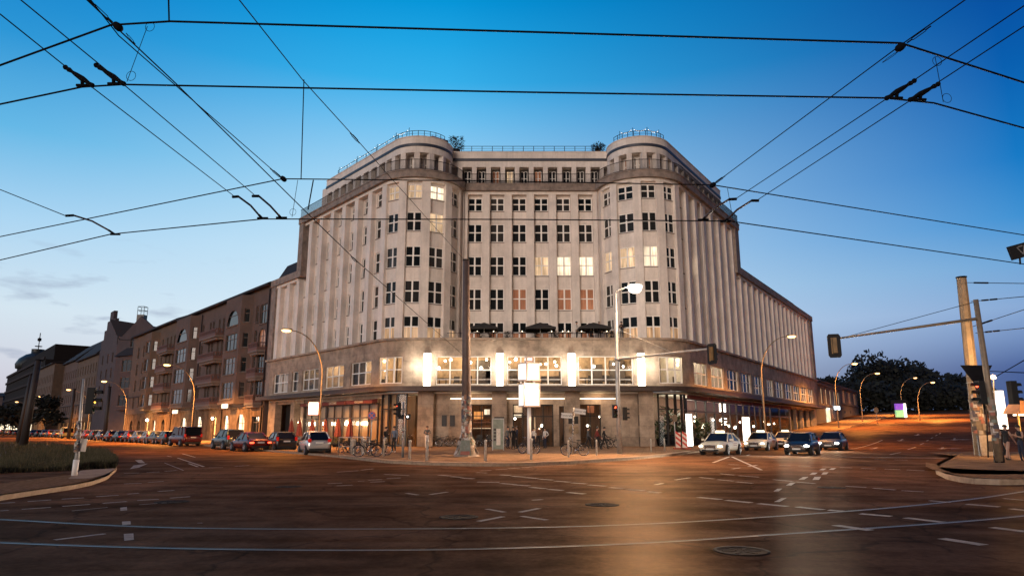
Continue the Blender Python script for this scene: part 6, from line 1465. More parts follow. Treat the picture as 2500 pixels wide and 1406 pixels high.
def turnbuckle(px, Y, label, ball=None, w=.012):
    P = [atY(x, y, Y) for x, y in px]; root = empty('turnbuckle', P[0], 0, label, 'turnbuckle'); o = MB(); A, B = P[0], P[-1]; d = (B - A).normalized(); s = d.cross(V((0, 1, 0))).normalized() * w
    o.tube([A, A.lerp(B, .2)], w * .8, 6); o.tube([A.lerp(B, .8), B], w * .8, 6)
    for q in (1, -1): o.tube([A.lerp(B, .15), A.lerp(B, .25) + s * q, A.lerp(B, .75) + s * q, A.lerp(B, .85)], w * .45, 5)
    o.build('link', M['wire'], root)
    if ball:
        c = atY(ball[0], ball[1], Y); b = MB(); b.lathe((0, 0, 0), [(.01, -.07), (.035, -.055), (.048, -.01), (.046, .03), (.03, .06), (.01, .07)], 10)
        m = d.to_track_quat('Z', 'Y').to_matrix(); b.v = [tuple(m @ V(v) + c) for v in b.v]; b.build('insulator_ball', M['wire'], root)
turnbuckle([(217, 0), (275, 55)], 7.5, 'big black egg insulator with fork on the upper near span wire, left', (288, 66))
turnbuckle([(2272, 65), (2215, 105)], 7.55, 'big black insulator with fork on the upper near span wire, right', (2198, 116))
turnbuckle([(308, 82), (330, 108)], 7.7, 'small fork below the big left insulator', None, .008)
turnbuckle([(2195, 125), (2155, 153)], 7.7, 'small fork below the big right insulator', None, .008)
turnbuckle([(660, 412), (690, 437)], 12.4, 'fork joining the diagonal to the farther span wire, left of the hotel', (692, 437), .015)
turnbuckle([(1770, 430), (1742, 450)], 12.5, 'fork joining the diagonal to the farther span wire, right of the hotel', (1740, 452), .015)
turnbuckle([(855, 325), (878, 350)], 15.0, 'small link halfway on the long diagonal wire above the left wing', None, .02)
turnbuckle([(858, 627), (872, 640)], 15.8, 'small link on the diagonal wire across the left wing', None, .02)
# wires of the right masts
for k, (a, y0, e, y1, lab) in enumerate(((2360, 690, 2500, 692, 'top wire leaving the thick right mast'), (2370, 736, 2500, 724, 'second wire leaving the thick right mast'), (2375, 797, 2500, 756, 'third wire leaving the thick right mast, rising'), (2382, 813, 2500, 801, 'lowest wire leaving the thick right mast'))):
    A = atY(a, y0, RB.y - .8); B = atY(e, y1, RB.y - 9); B2 = A + (B - A) * 1.6; w_ = wire('span_wire', [A, B, B2], .02, lab)
    t = MB()
    for f in ((.25, .42) if k % 2 else (.16, .3)): t.tube([A.lerp(B, f), A.lerp(B, f + .12)], .055, 6)
    t.build('strain_link', M['wire'], w_)
for a, y0, e, y1, lab in ((2395, 940, 2560, 845, 'distant tram wire at lower right, the steeper one'), (2395, 905, 2560, 912, 'distant tram wire at lower right, nearly level')):
    wire('contact_wire', [atY(a, y0, 90), atY(e, y1, 60)], .05, lab)
# left near signal mast on the grass island
def left_signal():
    b = G(180, 1170, UP); t = atY(204, 925, b.y - .6); root = empty('signal_mast', b, 0, 'slim leaning signal mast at the tip of the grass island, with stickers', 'signal mast')
    p = MB(); p.tube([b - V((0, 0, .1)), b + V((.02, 0, .75)), t], [.085, .075, .035], 9); p.build('pole', M['galv'], root)
    s = MB(); s.tube([b, b + V((.01, 0, .55))], .095, 9); s.build('white_sleeve', M['white'], root)
    signal(atY(222, 978, b.y - .5), math.radians(15), 'traffic light on the left mast turned to the side, one lamp red', lit=1, board=False, scale=.95)
    sticker_set(b, t, .085, .05, b.z + .8, b.z + 1.9, 40, 21, 'stickers on the left signal mast', (.05, .13))
    o = MB(); c = atY(203, 1086, b.y - .1); o.box((0, 0, 0), (.11, .02, .22)); ob = o.build('notice', PCOL[0]); ob.location = c; ob.rotation_euler = (0, .08, .1); tag(ob, 'pale paper notice tied to the left signal mast', 'notice')
left_signal()
for px, w_, lab in ((64, .30, 'tall dark tram mast at the left, the nearer thicker one'), (52, .22, 'tall dark tram mast at the left, the farther slimmer one'), (262, .28, 'dark mast standing before the stepped gable house'), (176, .26, 'dark mast left of the nearest left lamp')):
    Y = {64: 62, 52: 80, 262: 105, 176: 125}[px]; y = {64: 880, 52: 915, 262: 945, 176: 950}[px]; base = {64: (62, 1094), 52: (48, 1085), 262: (258, 1072), 176: (170, 1068)}[px]
    b = onY(base[0], Y); t = atY(px + (30 if px == 64 else 24 if px == 52 else 6), y, Y); root = empty('tram_mast', b, 0, lab, 'tram mast')
    o = MB(); o.tube([b, b.lerp(t, .5), t], [w_ * 1.1, w_, w_ * .8], 8); o.build('pole', mat('mast_dark', (.03, .022, .02), .6, var=.2), root)
    o = MB(); o.tube([t, t + V((0, 0, .1))], w_ * .95, 8); o.build('cap', M['iron'], root)
# ================================================================ VEHICLES (local +X is forward)
def paint(name, col, metal=.3, rough=.22): return mat(name, col, rough, metal, var=.04, scale=1.5, spec=.6)
CP = {'silver': paint('paint_silver', (.62, .60, .58), .5, .25), 'black': paint('paint_black', (.010, .010, .011), 0, .3), 'ivory': paint('paint_ivory', (.62, .55, .42), 0, .25), 'darkred': paint('paint_dark_red', (.11, .012, .012)), 'grey': paint('paint_grey', (.12, .12, .13)), 'blue': paint('paint_blue', (.012, .016, .03), 0, .3), 'white': paint('paint_white', (.6, .58, .54), 0), 'yellow': paint('paint_yellow', (.50, .34, .10), 0), 'green': paint('paint_green_grey', (.07, .09, .085))}
KIND = {  # length, width, wheel radius, wheel x front/rear, body stations (x, z bottom, z top, half width), cabin (x base front, x roof front, x roof rear, x base rear), belt z front/rear, roof z
 'sedan': dict(L=4.85, W=1.84, r=.33, xf=1.45, xr=-1.40, st=[(2.42, .34, .60, .62), (2.30, .24, .72, .78), (1.95, .18, .82, .88), (1.1, .17, .93, .92), (.3, .17, .97, .92), (-.8, .17, .98, .92), (-1.5, .18, .99, .91), (-2.1, .24, .98, .86), (-2.36, .32, .90, .78), (-2.42, .40, .70, .66)], cab=(1.05, .25, -.95, -1.75), belt=(.93, .98), roof=1.46),
 'hatch': dict(L=4.0, W=1.74, r=.30, xf=1.22, xr=-1.25, st=[(2.0, .34, .58, .6), (1.88, .24, .74, .76), (1.55, .18, .86, .84), (.9, .17, .97, .87), (.1, .17, 1.0, .87), (-.8, .17, 1.02, .87), (-1.5, .20, 1.04, .86), (-1.88, .26, 1.02, .82), (-1.98, .36, .80, .74)], cab=(1.0, .30, -1.35, -1.86), belt=(.97, 1.03), roof=1.49),
 'compact': dict(L=3.5, W=1.68, r=.30, xf=1.12, xr=-1.18, st=[(1.72, .36, .66, .6), (1.6, .24, .86, .76), (1.25, .18, .98, .82), (.7, .17, 1.02, .84), (-.4, .17, 1.04, .84), (-1.2, .20, 1.06, .84), (-1.62, .26, 1.04, .80), (-1.75, .36, .82, .72)], cab=(1.15, .55, -1.1, -1.66), belt=(.99, 1.05), roof=1.55),
 'van': dict(L=4.9, W=1.92, r=.33, xf=1.55, xr=-1.45, st=[(2.4, .36, .7, .7), (2.3, .26, .95, .86), (1.9, .2, 1.08, .93), (1.2, .18, 1.14, .96), (-.5, .18, 1.15, .96), (-2.0, .2, 1.15, .95), (-2.38, .26, 1.12, .92), (-2.45, .36, .8, .86)], cab=(1.75, .95, -2.25, -2.42), belt=(1.1, 1.14), roof=1.95),
 'suv': dict(L=4.5, W=1.86, r=.36, xf=1.35, xr=-1.35, st=[(2.22, .42, .72, .66), (2.1, .3, .9, .82), (1.7, .24, 1.0, .9), (.9, .22, 1.08, .93), (-.6, .22, 1.1, .93), (-1.7, .24, 1.12, .91), (-2.12, .32, 1.08, .86), (-2.2, .42, .86, .78)], cab=(1.0, .35, -1.55, -2.05), belt=(1.06, 1.11), roof=1.68)}
def car(kind, col, label, head='off', tail='tail', taxi=False, group=None, name='car', cat='car'):
    d = KIND[kind]; root = empty(name, (0, 0, 0), 0, label, cat, group); b = MB(); vs = []
    for x, zb, zt, w in d['st']:
        h = zt - zb; half = [(w * .80, zb), (w * .96, zb + h * .14), (w, zb + h * .45), (w * .985, zb + h * .70), (w * .93, zb + h * .90), (w * .74, zt)]
        vs += [(x, y, z) for y, z in half] + [(x, -y, z) for y, z in half[::-1]]
    n = len(d['st']); m = 12; fs = [(i * m + j, i * m + (j + 1) % m, (i + 1) * m + (j + 1) % m, (i + 1) * m + j) for i in range(n - 1) for j in range(m)] + [tuple(range(m))[::-1], tuple(range((n - 1) * m, n * m))]
    b.mesh(vs, fs, 0, True); bo = b.build('body', CP[col], root); s = bo.modifiers.new('smooth', 'SUBSURF'); s.levels = s.render_levels = 1
    # cabin
    xb0, xr0, xr1, xb1 = d['cab']; z0, z1 = d['belt']; zr = d['roof']; w = d['W'] / 2
    wb, wt = w * .86, w * .68
    if kind == 'van': wt = w * .84
    g = MB(); P = [(xb0, -wb, z0 - .06), (xb0, wb, z0 - .06), (xb1, wb, z1 - .06), (xb1, -wb, z1 - .06), (xr0, -wt, zr - .04), (xr0, wt, zr - .04), (xr1, wt, zr - .04), (xr1, -wt, zr - .04)]
    g.mesh(P, [(0, 1, 5, 4), (1, 2, 6, 5), (2, 3, 7, 6), (3, 0, 4, 7), (4, 5, 6, 7)]); g.build('windows', M['carglass'], root)
    r = MB(); xm = (xr0 + xr1) / 2
    R = [(xr0 - .02, wt), (xm, wt * 1.02), (xr1 + .02, wt)]; top = [(x, y * s_, zr - .055) for x, y in R for s_ in (1, -1)] ; up = [(x - (.12 if i == 0 else -.12 if i == 2 else 0), y * .82 * s_, zr + (.03 if i == 1 else 0)) for i, (x, y) in enumerate(R) for s_ in (1, -1)]
    r.mesh(top + up, [(0, 6, 7, 1), (0, 2, 8, 6), (2, 4, 10, 8), (3, 1, 7, 9), (5, 3, 9, 11), (5, 11, 10, 4), (6, 8, 9, 7), (8, 10, 11, 9)], 0, True); ro = r.build('roof', CP[col], root)
    p = MB()
    for s_ in (1, -1):
        p.tube([(xb0, wb * s_, z0 - .03), (xr0, wt * s_, zr - .05)], .04, 5); p.tube([(xb1, wb * s_, z1 - .03), (xr1, wt * s_, zr - .05)], .065, 5); p.tube([(xr0, wt * s_, zr - .05), (xr1, wt * s_, zr - .05)], .04, 5)
        xb = (xb0 + xb1) / 2 - .1; t = .5; p.tube([(xb, wb * s_, (z0 + z1) / 2 - .03), (xb - .06, wt * s_, zr - .05)], .045, 5)
        if kind in ('van', 'suv', 'hatch'): p.tube([(xb - 1.0, wb * s_, z1 - .03), (xb - 1.0, wt * s_, zr - .05)], .06, 5)
    p.build('pillars', CP[col], ro)
    for x in (d['xf'], d['xr']):
        for s_ in (1, -1):
            a = MB(); rr = d['r']; y = w - .10
            a.lathe((0, 0, 0), [(rr * 1.17, -.1), (rr * 1.17, .115), (rr * .2, .116)], 16); a.v = [(x + v[0], s_ * (y - .02 + v[2]), rr + v[1] * 1.0 + .02) for v in a.v]; a.build('wheel_arch', M['black'], root)
            a = MB(); a.lathe((0, 0, 0), [(rr * .6, -.1), (rr * .96, -.1), (rr, -.07), (rr, .08), (rr * .95, .115), (rr * .66, .12)], 18); a.v = [(x + v[0], s_ * (y + v[2] + .012), rr + v[1]) for v in a.v]; wo = a.build('wheel', M['rubber'], root)
            a = MB(); a.lathe((0, 0, 0), [(rr * .66, .10), (rr * .62, .135), (rr * .55, .11), (.05, .115), (.04, .14), (.01, .142)], 18)
            for k in range(5):
                t = 2 * math.pi * k / 5; c_, s2 = math.cos(t), math.sin(t); q = MB(); 
                a.mesh([(c_ * .04 - s2 * .035, s2 * .04 + c_ * .035, .13), (c_ * .04 + s2 * .035, s2 * .04 - c_ * .035, .13), (c_ * rr * .6 + s2 * .03, s2 * rr * .6 - c_ * .03, .14), (c_ * rr * .6 - s2 * .03, s2 * rr * .6 + c_ * .03, .14)], [(0, 1, 2, 3)])
            a.v = [(x + v[0], s_ * (y + v[2] + .012), rr + v[1]) for v in a.v]; a.build('rim', M['rim'], wo)
    xf_, zf_ = d['st'][1][0], d['st'][1][2]; xe = d['st'][-1][0]; x0_ = d['st'][0][0]; wf = d['st'][1][3]; wr = d['st'][-2][3]; ze = d['st'][-2][2]
    for s_ in (1, -1):
        o = MB(); o.sphere((0, 0, 0), 1, n=10); c = (xf_ - .03, s_ * wf * .80, zf_ - .13); o.v = [(c[0] + v[0] * .17 - abs(v[1]) * .02, c[1] + v[1] * .19, c[2] + v[2] * .085) for v in o.v]; o.build('headlight', {'off': M['headoff'], 'on': M['head'], 'dim': M['headdim']}[head], root)
        o = MB(); hh = .30 if kind in ('van', 'hatch', 'compact', 'suv') else .12; zc = ze - (.22 if hh < .2 else .05); o.box((xe + .06, s_ * wr * .88, zc), (.09, .13 if hh < .2 else .08, hh * .5)); 
        if kind == 'compact': o = MB(); o.lathe((0, 0, 0), [(.02, -.03), (.13, -.03), (.13, .06), (.09, .07)], 12); o.v = [(xe + .04 - v[2], s_ * wr * .84 + v[0], zc - .02 + v[1]) for v in o.v]
        o.build('tail_light', M[tail], root)
        o = MB(); o.box((xb0 - .28, s_ * (w + .06), z0 + .08), (.07, .10, .07)); o.build('mirror', CP[col], root)
        o = MB(); o.box((xb0 - .9, s_ * (w - .005), z0 - .12), (.09, .012, .015)); o.box((xb0 - 1.85, s_ * (w - .005), z0 - .10), (.09, .012, .015)); o.build('door_handles', M['chrome'], root)
    o = MB(); o.box((x0_ - .045, 0, zf_ - .17), (.06, .38, .12)); go = o.build('grille', M['dark'], root)
    o = MB()
    for k in range(3): o.box((x0_ + .018, 0, zf_ - .24 + .07 * k), (.008, .37, .012))
    o.tube([(x0_ + .016, .39 * math.cos(t), zf_ - .17 + .125 * math.sin(t)) for t in [2 * math.pi * k / 12 for k in range(13)]], .012, 4); o.build('grille_bars', M['chrome'], go)
    o = MB(); o.box((x0_ - .06, 0, .33), (.05, wf * .72, .06)); o.build('air_intake', M['black'], root)
    o = MB(); o.box((x0_ + .012, 0, .42), (.01, .26, .055)); o.build('number_plate', M['plate'], root)
    o = MB(); o.box((xe - .02, 0, ze - .24 if kind != 'sedan' else ze - .2), (.01, .26, .055)); o.build('number_plate', M['plate'], root)
    o = MB(); o.box((xe + .04, 0, .34), (.05, wr * .85, .09)); o.build('rear_bumper', M['black'], root)
    if taxi:
        o = MB(); o.hexa([(.1, -.32, zr + .02), (.1, .32, zr + .02), (-.12, .32, zr + .02), (-.12, -.32, zr + .02), (.06, -.28, zr + .16), (.06, .28, zr + .16), (-.08, .28, zr + .16), (-.08, -.28, zr + .16)]); so = o.build('roof_sign', mat('taxi_sign_light', (1, 1, 1), emit=(1, .88, .55), es=2.2, var=0), root)
        text_mesh('TAXI', .13, (.098, 0, zr + .085), (math.pi / 2 - .25, 0, math.pi / 2), LD, so)
        for s_ in (1, -1):
            o = MB(); o.box((-.35, s_ * (w + .002), .68), (.55, .006, .17)); ao = o.build('door_advert', mat('advert_ground', (.55, .42, .26), .5, var=.1), root)
            o = MB(); o.box((-.35, s_ * (w + .010), .74), (.45, .004, .035)); o.box((-.30, s_ * (w + .010), .62), (.40, .004, .03)); o.build('advert_print', mat('advert_brown', (.22, .07, .02), .5, var=.1), ao)
    return root
def place(o, p, rz): o.location = (p[0], p[1], gz(p[0], p[1])); o.rotation_euler = (0, 0, rz); return o
def tilt_place(o, p, rz, d):
    e = 2.; z1, z0 = gz(p[0] + d.x * e, p[1] + d.y * e), gz(p[0] - d.x * e, p[1] - d.y * e)
    o.location = (p[0], p[1], gz(p[0], p[1])); o.rotation_euler = (0, -math.atan2(z1 - z0, 2 * e), rz); return o
AL = math.atan2(dL.y, dL.x); AR = math.atan2(-dR.y, -dR.x)
def lights_of(p, d, power, up=.65, dist=2.6, wd=.6):
    q = V((-d.y, d.x))
    for s in (1, -1):
        l = point('headlight_beam', (p.x + d.x * dist + q.x * wd * s, p.y + d.y * dist + q.y * wd * s, gz(p.x, p.y) + up), power, (1, .93, .80), .08, math.radians(100)); l.rotation_euler = V((-d.x, -d.y, .14)).to_track_quat('Z', 'Y').to_euler()
p = G(766, 1108); place(car('compact', 'silver', 'silver two tone compact car seen from behind, last in the left row'), p, AL - .24)
p = G(683, 1100); place(car('hatch', 'black', 'black hatchback with red tail lamps parked left of the silver car'), p, AL - .14)
p = onY(612, 57); place(car('sedan', 'darkred', 'dark red sedan with a bright brake lamp, left of the black hatchback', tail='brake'), p, AL)
p = onY(560, 62); place(car('suv', 'green', 'grey green car between the brake lamp sedan and the red van'), p, AL)
p = onY(453, 74); place(car('van', 'darkred', 'dark red delivery van in the left row, taller than all the cars', name='van', cat='van'), p, AL + .06)
protos = {}
ROWC = [(411, 'hatch', 'black'), (389, 'sedan', 'black'), (367, 'hatch', 'grey'), (344, 'sedan', 'grey'), (321, 'hatch', 'darkred'), (298, 'sedan', 'black'), (275, 'hatch', 'darkred'), (254, 'sedan', 'grey'), (235, 'hatch', 'black'), (217, 'sedan', 'darkred'), (199, 'hatch', 'grey'), (163, 'van', 'yellow'), (143, 'sedan', 'black'), (127, 'hatch', 'darkred'), (112, 'sedan', 'grey'), (98, 'hatch', 'black'), (84, 'sedan', 'blue'), (56, 'hatch', 'grey'), (43, 'sedan', 'black'), (31, 'hatch', 'darkred'), (20, 'sedan', 'grey'), (9, 'hatch', 'black')]
seen = {}
ORD = ['nearest', 'second', 'third', 'fourth', 'fifth', 'sixth', 'seventh', 'eighth']
CN = {'black': 'black', 'grey': 'grey', 'darkred': 'dark red', 'yellow': 'yellow', 'blue': 'blue'}; KN = {'hatch': 'hatchback', 'sedan': 'sedan', 'van': 'van'}
for px, kind, col in ROWC:
    key = (kind, col); seen[key] = seen.get(key, 0) + 1
    lab = '%s %s in the left kerb row, %s of its kind beyond the red van' % (CN[col], KN[kind], ORD[seen[key] - 1]) if col not in ('yellow', 'blue') else '%s %s parked in the far left kerb row' % (CN[col], KN[kind])
    if kind not in protos: o = car(kind, col, lab, group='cars parked along the left kerb'); protos[kind] = o
    else:
        o = copy_tree(protos[kind]); o['label'] = lab; o['group'] = 'cars parked along the left kerb'
        for c in o.children_recursive:
            if c.name.split('.')[0] in ('body', 'roof', 'pillars', 'mirror'): c.material_slots[0].link = 'OBJECT'; c.material_slots[0].material = CP[col]
    q = wallline('L', 10.8, px); place(o, (q.x, q.y), AL)
hd = V((-dR.x, -dR.y))
TX = [(1757, 7.6, 'ivory taxi nearest to the beacons, first in the rank', 'dim'), (1856, 7.6, 'second ivory taxi in the rank, half behind the first', 'dim'), (1916, 7.4, 'third ivory taxi, mostly hidden behind the black car', 'off')]
for px, off, lab, h in TX:
    q = wallline('R', off, px); tilt_place(car('sedan', 'ivory', lab, h, taxi=True, name='taxi', cat='taxi'), q, AR, hd)
for px, off, lab, c in ((1955, 12.4, 'black car with glaring headlights waiting at the stop line', 'black'), (2030, 12.4, 'dark blue car with one blazing headlight behind the black car', 'blue')):
    q = wallline('R', off, px); tilt_place(car('hatch' if c == 'black' else 'sedan', c, lab, 'on'), q, AR, hd); lights_of(q, hd, 7000 if c == 'black' else 5000)
q = wallline('R', 16.0, 2160)
# ================================================================ BICYCLES
def bike_proto(label):
    root = empty('bicycle', (0, 0, 0), 0, label, 'bicycle'); r = .34
    for x in (-.53, .53):
        w = MB(); w.tube([(x + r * math.cos(t), 0, r + r * math.sin(t)) for t in [2 * math.pi * k / 20 for k in range(21)]], .02, 5, caps=False); wo = w.build('wheel', M['rubber'], root)
        s = MB()
        for k in range(10): t = 2 * math.pi * k / 10; s.tube([(x, 0, r), (x + r * math.cos(t), 0, r + r * math.sin(t))], .004, 3, caps=False)
        s.tube([(x + (r - .025) * math.cos(t), 0, r + (r - .025) * math.sin(t)) for t in [2 * math.pi * k / 20 for k in range(21)]], .011, 4, caps=False); s.tube([(x, -.05, r), (x, .05, r)], .03, 6); s.build('spokes', M['chrome'], wo)
    f = MB()
    for a, b in (((-.53, 0, r), (-.08, 0, .30)), ((-.08, 0, .30), (-.20, 0, .86)), ((-.08, 0, .30), (.36, 0, .80)), ((-.18, 0, .76), (.34, 0, .88)), ((-.53, 0, r), (-.18, 0, .74)), ((.34, 0, .98), (.53, 0, r))): f.tube([a, b], .017, 6)
    f.build('frame', M['iron'], root)
    h = MB(); h.tube([(.20, -.28, 1.04), (.33, -.18, 1.08), (.35, 0, 1.06), (.33, .18, 1.08), (.20, .28, 1.04)], .014, 5); h.tube([(.345, 0, .95), (.35, 0, 1.06)], .016, 5); h.build('handlebar', M['chrome'], root)
    s = MB(); s.hexa([(-.36, -.09, .90), (-.36, .09, .90), (-.10, .02, .90), (-.10, -.02, .90), (-.34, -.08, .95), (-.34, .08, .95), (-.10, .02, .94), (-.10, -.02, .94)]); s.tube([(-.2, 0, .84), (-.215, 0, .91)], .015, 5); s.build('saddle', M['black'], root)
    c = MB(); c.lathe((0, 0, 0), [(.09, -.01), (.09, .01)], 12); c.v = [(v[0] - .08, v[2] + .03, v[1] + .30) for v in c.v]; c.tube([(-.08, .05, .30), (.05, .07, .18)], .012, 4); c.tube([(-.08, -.05, .30), (-.20, -.07, .42)], .012, 4); c.build('crank', M['chrome'], root)
    m = MB()
    for x in (-.53, .53): m.tube([(x + .375 * math.cos(t), 0, r + .375 * math.sin(t)) for t in [math.radians(15 + 140 * k / 8) for k in range(9)]], .018, 4)
    m.build('mudguards', M['black'], root)
    c = MB(); c.box((-.52, 0, .76), (.2, .07, .012)); c.tube([(-.53, .06, r), (-.5, .06, .76)], .008, 4); c.build('luggage_rack', M['iron'], root)
    return root
BK = bike_proto('black bicycle leaning at the street name post, side on')
blist = [(1404, 1117, 3.05, None), (1291, 1112, 2.5, 'bicycle locked to the clock column post, half turned away'), (897, 1120, 3.4, 'black bicycle in front of the no stopping sign'), (925, 1116, .6, 'bicycle leaning right of the no stopping sign'), (846, 1109, .9, 'bicycle at the left end of the bicycle rail'), (858, 1108, 1.0, 'second bicycle in the bicycle rail'), (871, 1109, .8, 'third bicycle in the bicycle rail'), (884, 1110, 1.1, 'bicycle at the right end of the bicycle rail'),
         (1003, 1093, 1.3, 'bicycle at the foot of the stone pier, left of the man in pale trousers'), (1024, 1092, 1.5, 'red framed bicycle by the corner glazing'), (1062, 1093, 2.6, 'first bicycle against the stone wall under the plaques'), (1084, 1093, 2.8, 'pale bicycle against the stone wall under the plaques'), (1103, 1093, 2.5, 'third bicycle against the stone wall, next to the brown mast'), (1180, 1094, .2, 'bicycle before the bar window, left of the info board'), (1478, 1095, .4, 'bicycle with pale basket left of the lamp mast'), (1494, 1096, .3, 'dark bicycle touching the lamp mast'), (1582, 1090, 1.2, 'bicycle by the right stone pier'), (1228, 1093, 2.2, 'bicycle half hidden behind the info board')]
for i, (px, py, rz, lab) in enumerate(blist):
    o = BK if i == 0 else copy_tree(BK)
    if lab: o['label'] = lab
    o['group'] = 'bicycles on the corner pavement'
    q = G(px, py, UP); o.location = q; o.rotation_euler = (.06 if i % 2 else -.08, 0, rz)
    if i in (9, 11, 7):
        for c in o.children:
            if c.name.startswith('frame'): c.material_slots[0].link = 'OBJECT'; c.material_slots[0].material = {9: M['red'], 11: M['chrome'], 7: M['galv']}[i]
o = MB(); o.box((0, 0, 0), (.2, .16, .14)); ob = o.build('basket', M['concrete'], [q for q in bpy.data.objects if q.get('label') == 'bicycle with pale basket left of the lamp mast'][0]); ob.location = (.42, 0, 1.0)
for k, (a, b) in enumerate(((826, 855), (858, 882), (884, 900))):
    A, B = G(a, 1111, UP), G(b, 1112, UP); r = MB()
    r.tube([A, A + V((0, 0, 1.05)), B + V((0, 0, 1.05)), B], .035, 6); r.tube([A + V((0, 0, .45)), B + V((0, 0, .45))], .025, 6)
    tag(r.build('bicycle_rail', M['galv']), ('left', 'middle', 'right')[k] + ' one of the three white steel bicycle rails near the silver car', 'bicycle rail')
# ================================================================ PEOPLE
HAIR = {'dark': mat('hair_dark', (.012, .009, .007), .6, var=.2), 'brown': mat('hair_brown', (.05, .025, .012), .6, var=.2), 'grey': mat('hair_grey', (.2, .17, .14), .6, var=.2)}
CL = {n: mat('cloth_' + n, c, .85, var=.15, scale=6) for n, c in {'black': (.014, .013, .014), 'beige': (.45, .35, .24), 'denim': (.14, .17, .22), 'white': (.62, .58, .54), 'grey': (.10, .10, .10), 'brown': (.16, .07, .035), 'red': (.22, .03, .02), 'navy': (.015, .02, .04), 'pink': (.5, .4, .38), 'green': (.05, .06, .04)}.items()}
SKIN = mat('skin', (.42, .24, .16), .6, var=.08)
def person(loc, rz, label, top='black', legs='black', hair='dark', shoes='black', pose='stand', h=1.75, bare_arms=False, shorts=False, long_hair=False):
    """one skinned body; local -Y is the way the figure faces"""
    k = h / 1.75; me = bpy.data.meshes.new('b'); vs, es, rad, lab = [], [], [], []
    def add(p, r, l, par=None):
        vs.append(V(p) * k); rad.append(r * k); lab.append(l)
        if par is not None: es.append((par, len(vs) - 1))
        return len(vs) - 1
    sit = pose == 'sit'; zp = .52 if sit else .95; dz = zp - .95
    pel = add((0, 0, zp), .125, 'leg'); wst = add((0, 0, 1.08 + dz), .115, 'top', pel); ch = add((0, .0, 1.30 + dz), .14, 'top', wst); nb = add((0, .01, 1.47 + dz), .065, 'top', ch); nk = add((0, -.005, 1.53 + dz), .05, 'skin', nb)
    fwd = -.05 if pose in ('phone', 'walk') else -.02
    hdv = add((0, fwd, 1.62 + dz), .088, 'skin', nk); tp = add((0, fwd + .01, 1.70 + dz), .08, 'skin', hdv); add((0, fwd - .105, 1.605 + dz), .018, 'skin', hdv)
    st = .26 if pose == 'walk' else .0
    for s in (1, -1):
        hp = add((.095 * s, 0, zp - .06), .09, 'leg', pel)
        if sit: kn = add((.11 * s, -.42, zp - .04), .062, 'leg', hp); an = add((.11 * s, -.42, .09), .042, 'leg', kn)
        else:
            f = st * s; kn = add((.10 * s, -.02 - f * .55, .50), .062, 'skin' if shorts else 'leg', hp); an = add((.105 * s, .02 - f, .09 + (.06 if f < 0 else 0)), .042, 'skin' if shorts else 'leg', kn)
        q = vs[an] / k; hl = add((q.x, q.y + .03, q.z - .055), .036, 'shoe', an); add((q.x + .02 * s, q.y - .16, q.z - .06), .034, 'shoe', hl)
        sh = add((.19 * s, .01, 1.42 + dz), .062, 'top', ch)
        if pose == 'phone': el, wr, hn = (.24 * s, -.02, 1.14), (.10 * s, -.24, 1.22), (.06 * s, -.31, 1.27)
        elif pose == 'cross': el, wr, hn = (.27 * s, -.03, 1.14), (-.04 * s, -.20, 1.17 + .03 * s), (-.12 * s, -.20, 1.19 + .03 * s)
        elif pose == 'raise': el, wr, hn = (.26 * s, -.12, 1.26), (.13 * s, -.30, 1.48), (.08 * s, -.33, 1.56)
        elif pose == 'walk': el, wr, hn = (.25 * s, .03 + st * s * .5, 1.13), (.24 * s, -.06 + st * s * .9, .90), (.23 * s, -.09 + st * s, .83)
        elif pose == 'hip' and s == 1: el, wr, hn = (.38, .08, 1.16), (.22, -.02, 1.02), (.16, -.06, .98)
        else: el, wr, hn = (.25 * s, .03, 1.14 + dz), (.25 * s, -.05, .89 + dz), (.24 * s, -.07, .82 + dz)
        e = add(el, .045, 'skin' if bare_arms else 'top', sh); w = add(wr, .030, 'skin' if bare_arms else 'top', e); hv = add(hn, .030, 'skin', w)
        D = (V(hn) - V(wr)).normalized(); side = D.cross(V((0, 1, 0)) if abs(D.y) < .8 else V((1, 0, 0))).normalized()
        for j in range(4): c = V(hn) + D * .03 + side * (.03 - .02 * j); a = add(c, .010, 'skin', hv); add(c + D * (.055 - .006 * abs(j - 1.3)) + V((0, -.012, 0)), .008, 'skin', a)
        a = add(V(hn) + side * .045 + D * .005, .010, 'skin', hv); add(V(hn) + side * .055 + D * .045, .008, 'skin', a)
    me.from_pydata(vs, es, []); o = bpy.data.objects.new('b', me); COL.objects.link(o)
    o.modifiers.new('s', 'SKIN').use_smooth_shade = True
    for i, q in enumerate(me.skin_vertices[0].data): q.radius = (rad[i], rad[i] * (.72 if lab[i] in ('top',) and i in (wst, ch) else .85 if i == pel else 1)); q.use_root = i == 0
    u = o.modifiers.new('u', 'SUBSURF'); u.levels = u.render_levels = 1
    bpy.context.view_layer.update()
    m2 = bpy.data.meshes.new_from_object(o.evaluated_get(bpy.context.evaluated_depsgraph_get())); bpy.data.objects.remove(o); bpy.data.meshes.remove(me)
    m2.name = 'person'; m2.materials.clear(); order = ['skin', 'top', 'leg', 'shoe']
    for x in (SKIN, CL[top], CL[legs], CL[shoes]): m2.materials.append(x)
    seg = [(vs[a], vs[b], lab[b]) for a, b in es]
    for f in m2.polygons:
        c = f.center; best = None
        for a, b, l in seg:
            d = b - a; t = max(0, min(1, (c - a).dot(d) / max(1e-9, d.length_squared))); q = (a + d * t - c).length
            if best is None or q < best[0]: best = (q, l)
        f.material_index = order.index(best[1]); f.use_smooth = True
    po = bpy.data.objects.new('person', m2); COL.objects.link(po); tag(po, label, 'person')
    hm = MB(); c = V((0, (fwd + .02), 1.665 + dz)) * k; R = .112 * k
